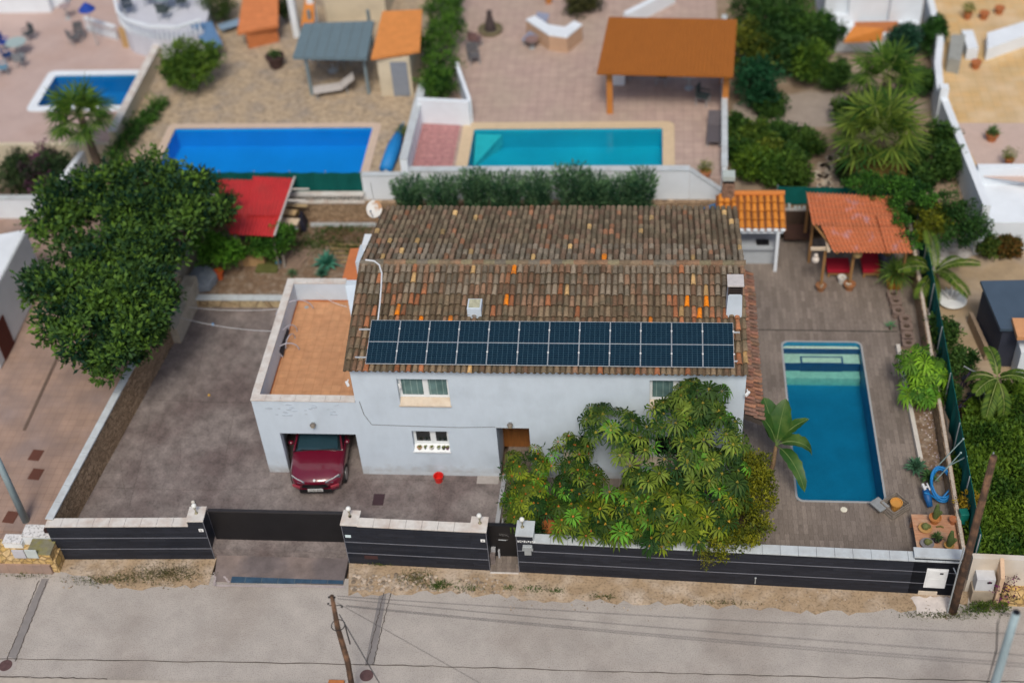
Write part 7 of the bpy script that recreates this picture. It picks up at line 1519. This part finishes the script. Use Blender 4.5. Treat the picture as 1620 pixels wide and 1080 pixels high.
lounger(530, 148, ZN, R(15), (.50, .47, .45), 'pale sun lounger in front of the grey gazebo'); lounger(378, 45, ZN, R(30), (.22, .33, .46), 'blue grey sun lounger beside the white round terrace'); lounger(848, 60, ZN, R(70), (.22, .25, .35), 'dark blue sun lounger beside the white stone island')
chair(545, 105, ZN, 2.6, (.04, .05, .06), 'dark armchair under the grey gazebo, right'); chair(505, 100, ZN, -2.2, (.06, .06, .06), 'dark armchair under the grey gazebo, left'); rtable(527, 112, ZN, .5, (.25, .15, .08), 'small brown table under the grey gazebo')
mb = MB(); p, q = at(636, 200, 2.35), at(610, 268, 2.3); mb.tube([p, p.lerp(q, .5), q], [.12, .30, .27], 16, None); t = thing('rolled_cover', 'thick roll of bright blue pool cover between the two neighbouring pools', 'pool cover', (q.x, q.y, ZN)); mb.build('roll', mat('cover_blue', (.01, .20, .52), .6, .12, 2), t, smooth=True)
mb = MB(); mb.tube([p, p+(p-q).normalized()*.3], .06, 8); mb.lathe((p.x, p.y+.1, ZN), [(.2, 0), (.03, .3)], 8); mb.lathe((q.x, q.y, ZN), [(.2, 0), (.05, .3)], 8); mb.build('roller_stand', METAL, t)
pot(at(638, 222, ZN), .2, .25, (.35, .2, .1), 'bush', 'potted bush beside the blue rolled pool cover', size=1.6)
t = pot(at(438, 106, ZN), .42, .62, (.055, .03, .028), 'agave', 'large dark brown barrel pot with a green plant on the gravel', size=1.7)
# pergola
t = thing('pergola', 'open timber pergola with an orange brown sloping roof on the pink terrace', 'pergola', at(1055, 120, ZN)); zp, zq = 4.3, 4.9; q = [at(944, 116, zp), at(1160, 121, zp), at(1166, 31, zq), at(963, 27, zq)]
mb = MB(); mb.slab(q, .08); pr_ = mb.build('roof', mat('orange_brown_roof', (.30, .098, .012), .7, .08, 2), t)
mb = MB()
for k in range(33): a_, b_ = q[0].lerp(q[1], (k+.5)/33), q[3].lerp(q[2], (k+.5)/33); mb.tube([a_+V(0, 0, .012), b_+V(0, 0, .012)], .018, 4)
mb.build('roof_rib', mat('orange_rib', (.33, .115, .015), .7, .08), pr_)
OT = plain('orange_timber', (.50, .19, .04), .6)
for px, py in ((965, 178), (1146, 180)): p = at(px, py, ZN); mb = MB(); mb.box(p.x-.13, p.y-.13, ZN, p.x+.13, p.y+.13, zp-.05); mb.build('post', OT, t)
for p in (q[3]+V(.5, -.5, 0), q[2]+V(-.5, -.5, 0)): mb = MB(); mb.box(p.x-.13, p.y-.13, ZN, p.x+.13, p.y+.13, zp+.4); mb.build('post', OT, t)
mb = MB(); mb.tube([q[0]+V(.1, .2, -.12), q[1]+V(-.1, .2, -.12)], .08, 4); mb.build('beam', OT, t)
for i, (px, py, rz, rgb, lb) in enumerate([(1048, 132, 2.8, (.05, .05, .05), 'dark chair under the middle of the pergola'), (1112, 165, 1.2, (.05, .07, .07), 'dark green armchair by the right pergola post'), (992, 122, -2, (.08, .06, .05), 'dark brown chair behind the left pergola post'), (750, 100, .4, (.12, .12, .13), 'grey armchair on the pink terrace beside the hedge'), (753, 75, 2.8, (.20, .12, .12), 'reddish chair on the pink terrace beside the hedge')]): chair(px, py, ZN, rz, rgb, lb)
rtable(1090, 140, ZN, .4, (.45, .5, .52), 'small pale round table under the pergola'); mb = MB(); p = at(978, 132, ZN); mb.box(p.x-.3, p.y-.2, ZN, p.x+.3, p.y+.3, ZN+.9); tag(mb.build('cabinet', WHITE2, bevel=.02), 'white cabinet just behind the left pergola post', 'cabinet')
lounger(1130, 215, ZN, R(86), (.10, .09, .10), 'dark grey lounger along the white side wall', back=.3)
pot(at(1116, 280, ZN), .22, .3, (.42, .16, .07), 'bush', 'orange pot with a round yellow green bush on the wall corner', size=1.5)
cover(1057, 248, ZN, .13, .1, WHITEP, 'skimmer_lid', 'small white lid on the sand coloured pool rim', True)
# white stone island, fountain
t = thing('stone_island', 'white topped stone barbecue island on the pink terrace', 'barbecue', at(880, 70, ZN)); q = [at(868, 56, 2.8), at(897, 60, 2.8), at(921, 40, 2.8), at(908, 34, 2.8), at(894, 44, 2.8), at(868, 40, 2.8), at(846, 26, 2.8), at(832, 32, 2.8)]
mb = MB(); mb.prism([(v_.x, v_.y) for v_ in q], ZN, 2.75); mb.build('base', mat('peach_stone', (.50, .33, .22), .8, .15), t); mb = MB(); mb.prism([(v_.x, v_.y) for v_ in q], 2.751, 2.85); mb.build('worktop', WHITE2, t, bevel=.02)
p = at(838, 75, ZN); rtable(842, 76, ZN, .32, (.25, .16, .14), 'low brown stool in front of the white stone island', .45)
t = thing('fountain', 'dark stone cone fountain in a round basin on the pink terrace', 'fountain', at(776, 50, ZN)); p = at(776, 50, ZN); mb = MB(); mb.lathe(p, [(.55, 0), (.6, .18), (.5, .2), (.45, .1), (.01, .1)], 20); mb.build('basin', mat('mossy_basin', (.16, .14, .08), .8, .3), t); mb = MB(); mb.lathe((p.x, p.y, ZN+.1), [(.30, 0), (.22, .4), (.12, .8), (.14, .95), (.03, 1.05)], 14); mb.build('cone', mat('dark_stone', (.06, .045, .045), .8, .3), t)
bush('dark red brown bush at the top edge of the pink terrace', 925, 5, ZN, .9, 1.1, 70, (.03, .04, .015), (.10, .10, .03), LL=.15, WW=.08)
mb = MB(); p, q = at(990, 24, 2.6), at(1065, 2, 2.6); mb.wall((p.x, p.y), (q.x, q.y+1), .3, ZN, 2.7); tag(mb.build('garden_wall', WHITE2), 'white low wall slanting behind the top of the pergola roof', 'wall')
pot(at(868, 5, ZN), .2, .5, (.5, .2, .05), 'soil', 'orange pot at the top edge of the terrace', 'pot', 'garden_pot')
# upper left terrace with balustrade
zt_ = 3.1; ring = [at(px, py, zt_) for px, py in ((185, 12), (192, 40), (205, 52), (240, 62), (285, 64), (322, 52), (330, 20), (325, -20), (190, -20))]
t = thing('round_terrace', 'raised white terrace with a white balustrade at the upper left', 'terrace', (ring[3].x, ring[3].y, ZN)); mb = MB(); mb.prism([(v_.x, v_.y) for v_ in ring], ZN, zt_); mb.build('floor', mat('white_floor', (.55, .57, .64), .7, .08, 2), t)
for i in range(5, 0, -1):
    a_, b_ = ring[i], ring[i-1]; mb = MB(); mb.wall(a_, b_, .14, zt_+.62, zt_+.74); 
    n = max(3, int((b_-a_).length/.22))
    for k in range(n): c = a_.lerp(b_, (k+.5)/n); mb.lathe((c.x, c.y, zt_), [(.05, 0), (.07, .18), (.03, .42), (.05, .62)], 6)
    mb.build('balustrade', WHITE2, t)
rtable(265, 14, zt_, .55, (.25, .36, .35), 'round glass table on the white balustraded terrace')
for i, (px, py, rz, w_) in enumerate([(240, 8, 1.5, 'left'), (262, 30, 3.1, 'near'), (290, 14, -1.5, 'right'), (278, -6, .2, 'far')]): chair(px, py, zt_, rz, (.05, .07, .07), 'dark green chair on the %s side of the round glass table' % w_, 'chairs round the glass table')
chair(205, 22, zt_, .5, (.05, .07, .10), 'single dark chair at the left end of the white terrace')
# left patio furniture
def parasol(px, py, z, r_, rgb, label):
    c = at(px, py, z+2.0); t = thing('parasol', label, 'parasol', (c.x, c.y, z)); mb = MB(); mb.tube([(c.x, c.y, z), (c.x, c.y, z+2.3)], .03, 6); mb.build('pole', METAL, t); mb = MB(); mb.lathe((c.x, c.y, z+1.95), [(r_, 0), (r_*.5, .22), (.02, .38)], 8); mb.build('canopy', plain('canopy%d' % px, rgb, .8), t)
parasol(137, 14, ZN, .42, (.01, .05, .32), 'small closed blue parasol at the top left'); rtable(108, 30, ZN, .3, (.35, .27, .27), 'small brown side table near the blue parasol')
rtable(32, 88, ZN, .5, (.35, .45, .45), 'glass topped table on the left patio')
for px, py, rz, rgb, lb in [(10, 78, 1.3, (.01, .05, .30), 'blue cushioned chair left of the glass topped patio table'), (15, 98, 2.2, (.01, .05, .18), 'navy chair below the glass topped patio table'), (48, 64, -.6, (.06, .07, .08), 'dark chair above the glass topped patio table'), (36, 106, 3, (.2, .22, .24), 'grey chair below right of the glass topped table'), (8, 118, 1.8, (.15, .3, .42), 'light blue chair at the left edge of the patio'), (128, 62, .3, (.12, .12, .13), 'folding chair alone on the pink patio'), (62, 14, .4, (.06, .06, .06), 'black chair beside the white house at the top left'), (120, 70, 2.4, (.16, .16, .17), 'low stool beside the folding chair')]: chair(px, py, ZN, rz, rgb, lb, s=.9)
mb = MB(); p = at(70, 20, ZN); mb.box(p.x-4, p.y, ZN, p.x+.4, p.y+6, 4.4); mb.box(p.x+.3, p.y+.5, ZN, p.x+1.0, p.y+1.2, 3.4); tag(mb.build('white_house', WHITE2), 'corner of a white house at the top left edge', 'house')
mb = MB(); 
for k in range(10): c = at(140+k*5, 50+k*1.5, ZN); mb.lathe((c.x, c.y, ZN), [(.05, 0), (.07, .2), (.03, .5), (.05, .7)], 6)
a_, b_ = at(140, 50, ZN), at(188, 64, ZN); mb.wall(a_, b_, .14, ZN+.7, ZN+.8); tag(mb.build('balustrade', WHITE2), 'white balustrade left of the raised terrace', 'balustrade')
mb = MB(); c = at(218, 72, ZN); mb.obox((c.x, c.y, ZN+.5), (1.3, .5, 1.0), -.1); tag(mb.build('planter_box', mat('tan_box', (.42, .27, .12), .8, .2)), 'tan wooden planter below the white terrace', 'planter')
for i, (q, rgb, lb) in enumerate([(((300, 38), (335, 34), (352, 70), (330, 82)), (.10, .20, .36), 'blue awning cloth right of the white terrace')]):
    mb = MB(); mb.slab([at(px, py, 3.2 if k < 2 else 2.8) for k, (px, py) in enumerate(q)][::-1], .05); tag(mb.build('awning', plain('awning_blue', rgb, .7)), lb, 'awning')
bush('dark olive tree crown at the top beside the blue awning', 348, 8, ZN, 1.0, 2.0, 90, (.02, .05, .012), (.10, .16, .03), name='small_tree', cat='tree')
mb = MB(); q = [at(375, 52, 3.0), at(440, 40, 3.0), at(440, -10, 3.8), at(385, -10, 3.8)]; mb.slab(q, .15); mb.wall(q[0]+V(.3, .3, 0), q[1]+V(-.2, .3, 0), .2, ZN, 2.95); tag(mb.build('orange_porch', [mat('orange_porch_roof', (.50, .17, .06), .75, .2, 3)]), 'orange tiled porch roof at the top edge between the bushes', 'porch')
bush('narrow dark cypress like bush at the top edge beside the orange porch', 448, 5, ZN, .45, 2.2, 50, (.01, .03, .01), (.05, .09, .02))
t = thing('terrace_house', 'cream house front with a white balustrade at the top edge above the gazebo', 'house', at(540, 20, ZN)); p0, p1 = at(508, 62, ZN), at(605, 60, ZN); mb = MB(); mb.box(p0.x, p0.y+1.6, ZN, p1.x, p0.y+6, 3.6); mb.build('wall', CREAM, t)
mb = MB(); mb.box(p0.x, p0.y+1.5, 3.601, p1.x, p0.y+1.7, 3.7); mb.box(p0.x, p0.y+1.5, 4.3, p1.x, p0.y+1.7, 4.4)
for k in range(16): mb.lathe((p0.x+.15+k*(p1.x-p0.x-.3)/15, p0.y+1.6, 3.7), [(.06, 0), (.08, .2), (.03, .4), (.05, .6)], 6)
mb.build('balustrade', WHITE2, t); mb = MB(); mb.box(p0.x+.1, p0.y+1.8, 3.61, p1.x-.1, p0.y+5.9, 3.66); mb.build('terrace_floor', mat('red_floor', (.42, .12, .08), .8), t)
for px in (470, 500): p = at(px, 60, ZN); mb = MB(); mb.box(p.x-.15, p.y, ZN, p.x+.15, p.y+.3, 4.6); mb.build('column', WHITE2, t)
mb = MB(); q = [at(476, 40, 3.4), at(497, 40, 3.4), at(497, -10, 4), at(484, -10, 4)]; mb.slab(q, .1); mb.build('porch_roof', ORANGE, t)
# right garden: trees and shrubs
GD, GL_ = (.012, .05, .012), (.08, .17, .03)
for i, a_ in enumerate([(1190, 30, 1.3, 3.2, 'large dark green tree top right, directly right of the pergola', GD, GL_), (1245, 20, 1.3, 3.4, 'tall dark tree at the top edge right of the pergola', GD, GL_), (1190, 80, 1.1, 2.8, 'yellowish flowering tree beside the pergola', (.03, .07, .012), (.24, .26, .03)), (1245, 75, 1.2, 2.8, 'dark leafy tree behind the middle of the upper right garden', GD, (.06, .15, .04)),
        (1200, 130, 1.2, 2.4, 'blue green dense bush left in the upper right garden', (.008, .05, .02), (.03, .15, .06)), (1290, 100, 1.1, 2.2, 'bright green rounded bush in front of the white arched house', (.02, .07, .01), (.15, .27, .03)), (1320, 120, .7, 1.4, 'small green bush beside the stone path', GD, GL_),
        (1190, 220, 1.0, 1.2, 'yellow green bush left of the stone ring', (.03, .08, .01), (.15, .23, .03)), (1235, 225, .9, 1.1, 'dark bush above the left part of the stone ring', GD, GL_), (1275, 230, .8, 1.0, 'low green bush touching the stone ring', (.02, .06, .01), (.10, .19, .03)),
        (1185, 262, .9, 1.3, 'bright green bush directly behind the orange tiled kitchen', (.02, .07, .01), (.14, .24, .02)), (1225, 270, .9, 1.3, 'leafy green bush behind the green netting screen', (.02, .07, .01), (.12, .23, .03)), (1265, 272, .8, 1.2, 'green bush behind the left edge of the terracotta roof', (.02, .06, .01), (.11, .2, .03)), (1160, 200, .6, 1.3, 'narrow bush against the white side wall', GD, GL_),
        (1485, 220, .7, 1.5, 'green bush at the foot of the curved white wall', GD, GL_), (1500, 260, .8, 1.6, 'dark green bush left of the curved white wall', GD, GL_), (1535, 300, .8, 1.3, 'green bush under the end of the curved white wall', GD, GL_), (1480, 62, .7, 1.9, 'dark green tree at the upper end of the curved white wall', (.01, .045, .01), (.06, .17, .03)),
        (1420, 60, .9, 1.8, 'dark blue green shrub behind the fan palms', (.01, .05, .03), (.04, .13, .07)), (1460, 285, .6, 1.0, 'small green bush right of the stone ring', GD, GL_), (1560, 385, .6, .9, 'leafy bush at the edge of the tan gravel yard', (.02, .06, .01), (.12, .17, .03)), (1600, 390, .5, .8, 'bush with orange blossom at the right edge', (.03, .05, .01), (.25, .12, .03)),
        (1215, 165, .9, .8, 'low sprawling bush on the left side of the grey garden path', GD, GL_), (1165, 240, .7, 1.0, 'dark bush pressed against the lower white side wall', GD, GL_), (1210, 245, .8, 1.1, 'yellow tipped bush between the white side wall and the stone ring', (.03, .08, .01), (.2, .25, .03)), (1255, 250, .7, .9, 'dark bush just left of the stone ring', GD, GL_),
        (1310, 60, .9, 2.0, 'dark leafy bush at the foot of the white arched house', GD, (.06, .16, .03)), (1270, 60, 1.2, 3.0, 'tall green tree left of the white arched house', GD, (.09, .2, .03)), (1220, 60, 1.3, 3.3, 'broad dark tree filling the upper right garden behind the pergola', GD, (.07, .16, .03)), (1345, 275, .6, .8, 'dark undergrowth inside the stone ring, left of the palm trunk', (.012, .03, .01), (.06, .10, .03)), (1440, 250, .7, 1.2, 'dark bush right of the large fan palm', GD, GL_),
        (1345, 180, .7, 1.2, 'shaggy green bush left of the fan palm crowns', GD, (.12, .2, .03)), (1450, 130, .7, 1.4, 'shaggy dark bush right of the rear fan palm', GD, GL_), (1440, 330, .9, 1.6, 'leafy bush behind the ivy covered netting', GD, GL_), (1390, 300, .8, 1.2, 'green bush in front of the stone ring behind the ivy', GD, GL_)]):
    z0 = 1.0 if a_[1] < 300 else 0; bush(a_[4], a_[0], a_[1], z0, a_[2], a_[3], int(50+60*a_[2]), a_[5], a_[6], LL=.16, WW=.09, name='tree' if a_[3] > 2.1 else 'bush', cat='tree' if a_[3] > 2.1 else 'bush')
mb = MB(); c = at(1380, 268, 1.0); rr = rng
mb = MB()
for k in range(260):
    a_ = random.uniform(-.6, math.pi+.6); d_ = random.uniform(1.75, 2.25); x, y = c.x+d_*1.05*math.cos(a_), c.y-.7+d_*math.sin(a_); s_ = random.uniform(.08, .17); mb.lathe((x, y, 1.0), [(s_, 0), (s_, .05), (s_*.8, .07)], random.choice([5, 6, 7]), col=random.choice([(.45, .36, .27), (.5, .43, .34), (.38, .30, .23)]))
t = thing('stone_ring', 'ring of pale crazy paving stones round the large fan palm', 'paving', (c.x, c.y, 1.0)); mb.build('stones', mat('crazy_stones', (1, 1, 1), .9, .15, 6, attr=True), t); t['kind'] = 'stuff'
mb = MB(); mb.poly([(*at(px, py, 1.0)[:2], 1.006) for px, py in ((1160, 205), (1340, 200), (1340, 150), (1280, 145), (1160, 165))]); struct('garden_path', mb, mat('grey_path', (.32, .27, .23), .9, .15, 2))
# white arched house at the top right
t = thing('arched_house', 'white house with an arched porch and terracotta step roof at the top right', 'house', at(1350, 60, 1.0)); p0, p1 = at(1300, 62, 1.0), at(1430, 40, 1.0)
mb = MB(); front(mb, p0.x, p1.x+.5, 1.0, 5.0, p0.y, p0.y+.3, [(p0.x+.5, p0.x+1.1, 2.2, 3.6), (p0.x+1.6, p0.x+3.0, 1.0, 3.4)]); mb.box(p0.x, p0.y+.301, 1.0, p1.x+.5, p0.y+6, 5.0-.01); mb.box(p0.x-.4, p0.y-1.2, 1.0, p1.x+.4, p0.y, 1.9); mb.build('wall', WHITE2, t)
mb = MB(); mb.box(p0.x+1.4, p0.y-1.0, 1.901, p0.x+3.4, p0.y-.1, 1.95); mb.build('porch_floor', TERRACOTTA, t); mb = MB(); q = [at(1335, 65, 2.2), at(1395, 62, 2.2), at(1398, 45, 2.7), at(1350, 42, 2.7)]; mb.slab(q, .12); mb.build('step_roof', ORANGE, t)
# yellow deck, curved wall, white building
zy = 1.8; cw_ = [at(px, py, zy+.6) for px, py in ((1470, -10), (1488, 62), (1484, 100), (1488, 140), (1508, 190), (1528, 240), (1548, 290), (1562, 325))]
mb = MB(); mb.prism([(v_.x+.15, v_.y) for v_ in cw_ if v_.y > at(1600, 272, zy).y]+[(60, at(1600, 272, zy).y), (60, 60), (cw_[0].x, 60)], -.5, zy); struct('yellow_terrace', mb, YEL)
mb = MB(); q = [(*at(px, py, zy)[:2], zy+.006) for px, py in ((1510, 195), (1620, 195), (1700, 300), (1556, 280))]; mb.poly(q[::-1]); struct('pink_terrace_band', mb, mat('pink_band', (.52, .40, .35), .85, .08))
t = thing('curved_wall', 'curved white garden wall edging the yellow terrace at the right', 'wall', (cw_[3].x, cw_[3].y, 0))
for a_, b_ in zip(cw_[:-1], cw_[1:]): mb = MB(); mb.wall(b_, a_, .3, -.3, zy+.6); mb.build('wall_panel', WHITE2, t)
p = at(1497, 145, 2.6); mb = MB(); mb.box(p.x-.3, p.y-.25, 1.0, p.x+.05, p.y+.15, 2.9); mb.build('wall_pier', WHITE2, t)
p = at(1560, 352, 1.4); y1_ = at(1600, 272, zy).y; mb = MB(); mb.box(p.x, p.y, -.1, p.x+12, y1_-.3, 1.4); mb.box(p.x+.0, y1_-.299, -.1, p.x+12, y1_-.01, 2.2); tag(mb.build('white_outbuilding', WHITE2), 'white flat roofed outbuilding at the right edge below the yellow terrace', 'building')
for px, py, r_, k_, lb in [(1543, 108, .22, 'soil', 'terracotta pot in the middle of the yellow terrace'), (1568, 222, .26, 'agave', 'large terracotta pot with a dark plant by the curved wall'), (1530, 30, .2, 'bush', 'pot plant at the top left of the yellow terrace'), (1556, 30, .22, 'soil', 'second terracotta pot at the top of the yellow terrace'), (1580, 22, .22, 'soil', 'third terracotta pot at the top right of the yellow terrace'), (1595, 262, .18, 'bush', 'pot with a small leafy tree at the right edge')]: pot(at(px, py, zy), r_, .34, (.40, .14, .05), k_, lb, size=1.6)
mb = MB(); q = [at(1500, 92, 2.5), at(1520, 96, 2.5), at(1528, 55, 2.5), at(1505, 55, 2.5)]; mb.slab(q, .7); tag(mb.build('hot_tub', mat('grey_tub', (.30, .31, .29), .7)), 'grey rectangular tub by the upper curved wall', 'tub')
mb = MB(); p = at(1527, 95, zy); mb.box(p.x, p.y, zy, p.x+.5, p.y+1.6, zy+.6); tag(mb.build('white_bench', WHITE2, bevel=.02), 'white bench block beside the grey tub', 'bench')
mb = MB(); q = [at(1562, 78, 2.4), at(1640, 50, 2.4), at(1640, 28, 2.4), at(1562, 52, 2.4)]; mb.slab(q, .6); tag(mb.build('white_wall_block', WHITE2), 'white block wall slanting across the yellow terrace', 'wall')
# right yard
mb = MB(); mb.poly([(*at(px, py, 0)[:2], -.012) for px, py in ((1447, 385), (1462, 520), (1480, 520), (1482, 430), (1560, 395), (1550, 372))]); struct('white_gravel', mb, mat('white_gravel_m', (.52, .50, .49), .95, .25, 12, col2=(.25, .2, .16), s2=5, amt=.7, bump=.6, bs=25))
t = thing('white_planter', 'round white bowl planter holding pale driftwood beyond the netting', 'planter', at(1505, 475, 0)); p = at(1505, 478, 0); mb = MB(); mb.lathe((p.x, p.y, 0), [(.42, 0), (.56, .16), (.53, .19), (.46, .15), (.01, .12)], 20); mb.build('bowl', WHITEP, t)
for k in range(5): a_ = .5+k*.5; mb = MB(); mb.tube([(p.x+.1*math.cos(k), p.y, .16), (p.x+.45*math.cos(a_), p.y+.1+.4*math.sin(a_), .35)], [.06, .03], 6); mb.build('driftwood', plain('driftwood', (.50, .50, .50)), t)
t = thing('dark_shed', 'dark slate blue garden shed at the right edge', 'shed', at(1585, 520, 0)); q = [at(1583, 520, 1.9), at(1660, 520, 1.9), at(1660, 442, 2.2), at(1551, 444, 2.2)]
mb = MB(); mb.slab(q, .12); mb.build('roof', mat('slate_roof', (.055, .085, .125), .5, .1, 2), t); a_, b_ = q[0], q[3]; mb = MB(); mb.prism([(a_.x+.12, a_.y+.1), (a_.x+4, a_.y+.1), (b_.x+4, b_.y-.1), (b_.x+.12, b_.y-.1)], -.02, 1.78); mb.build('wall', mat('slate_wall', (.03, .035, .055), .7, .1), t)
for px, py, rgb, lb, nm in [(1602, 512, (.60, .30, .14), 'peach coloured awning corner right of the dark shed', 'awning')]: p = at(px, py, 2.0); mb = MB(); mb.box(p.x, p.y-.8, 1.95, p.x+3, p.y+.2, 2.1); tag(mb.build(nm, plain('peach', rgb)), lb, 'awning')
p, q = at(1535, 500, .3), at(1562, 560, .3); mb = MB(); mb.wall((p.x, p.y), (q.x, q.y), .14, 0, .5); tag(mb.build('low_fence', mat('fence_tan', (.30, .22, .15), .8)), 'low tan board fence in front of the dark shed', 'fence')
def bicycle(px, py, rz, label):
    c = at(px, py, 0); t = thing('bicycle', label, 'bicycle', (0, 0, 0)); m_ = plain('bike_frame%d' % px, (.03, .02, .06)); 
    for x in (-.5, .5):
        mb = MB(); mb.tube([(x+.32*math.cos(a_*.314), 0, .33+.32*math.sin(a_*.314)) for a_ in range(20)], .022, 5, closed=True)
        for k in range(6): a_ = k*math.pi/6; mb.tube([(x-.3*math.cos(a_), 0, .33-.3*math.sin(a_)), (x+.3*math.cos(a_), 0, .33+.3*math.sin(a_))], .004, 3)
        mb.build('wheel', BLACK, t)
    mb = MB(); [mb.tube(q, .022, 6) for q in ([(-.5, 0, .33), (-.15, 0, .8)], [(-.15, 0, .8), (.3, 0, .82)], [(0, 0, .3), (-.15, 0, .85)], [(0, 0, .3), (.3, 0, .75)], [(-.5, 0, .33), (0, 0, .3)], [(.5, 0, .33), (.28, 0, .95)])]; mb.build('frame', m_, t)
    mb = MB(); mb.tube([(.25, -.25, 1.0), (.28, 0, .95), (.25, .25, 1.0)], .018, 6); mb.build('handlebar', METAL, t); mb = MB(); mb.box(-.28, -.07, .86, -.04, .07, .91); mb.build('saddle', BLACK, t, bevel=.02)
    t.location = c; t.rotation_euler = (0, 0, rz)
bicycle(1522, 622, .9, 'dark bicycle standing between the bushes and the dark shed, upper one'); bicycle(1535, 650, .3, 'purple black bicycle standing beside the right hand palm, lower one')
t = thing('white_van_side', 'white outbuilding side wall at the right edge below the dark shed', 'wall', at(1612, 570, 0)); p = at(1605, 600, 0); mb = MB(); mb.box(p.x, p.y, 0, p.x+4, p.y+1.6, 1.3); mb.build('wall', WHITE2, t); t.name = 'outbuilding_wall'
mb = MB(); mb.tube([at(1560, 760, .2), at(1572, 715, 1.2)], .03, 6); tag(mb.build('grey_stake', METAL), 'thin grey stake standing in the green ground cover', 'stake')
# left driveway neighbour
t = thing('left_building', 'white building corner with an amber arch and a dark red doorway at the left edge', 'house', (-15, 5, 0)); a_ = at(45, 440, 2.4); c0 = at(12, 362, 4.6); 
xw = at(45, 560, 0).x-.8; mb = MB(); mb.prism([(xw, at(40, 585, 0).y), (xw-.1, at(60, 440, .0).y), (xw-1.5, at(15, 375, 2.5).y), (xw-9, at(15, 375, 2.5).y), (xw-9, at(40, 585, 0).y)], -.05, 2.6); mb.build('wall', WHITE2, t, bevel=.1)
p = aty(20, 560, at(40, 585, 0).y); mb = MB(); yb_ = at(40, 585, 0).y; mb.box(xw+.002, yb_+.5, 0, xw+.03, yb_+1.5, 1.5); mb.build('door', mat('dark_red_door', (.09, .015, .01), .7), t); mb = MB(); mb.box(xw-1.2, yb_-.03, .9, xw-.5, yb_-.001, 1.9); mb.build('window', mat('amber', (.38, .16, .02), .6), t)
for i, (px, py, w_) in enumerate([(57, 720, 'upper'), (57, 750, 'lower'), (17, 818, 'nearest, beside the lamp post')]): p = at(px, py, -.02); mb = MB(); mb.obox((p.x, p.y, -.008), (.42, .5, .02), -.1); tag(mb.build('door_mat', plain('mat_brown', (.12, .045, .03), .9)), 'dark brown square grate in the pink driveway, %s' % w_, 'grate', 'brown grates in the left driveway')
mb = MB(); p, q = at(100, 545, 0), at(38, 680, 0); mb.wall((p.x, p.y), (q.x, q.y), .12, -.02, .0); tag(mb.build('dark_strip', mat('strip_brown', (.13, .09, .07), .8)), 'narrow dark strip running down the pink driveway under the large tree', 'rail')  # low dark brown strip laid along the driveway
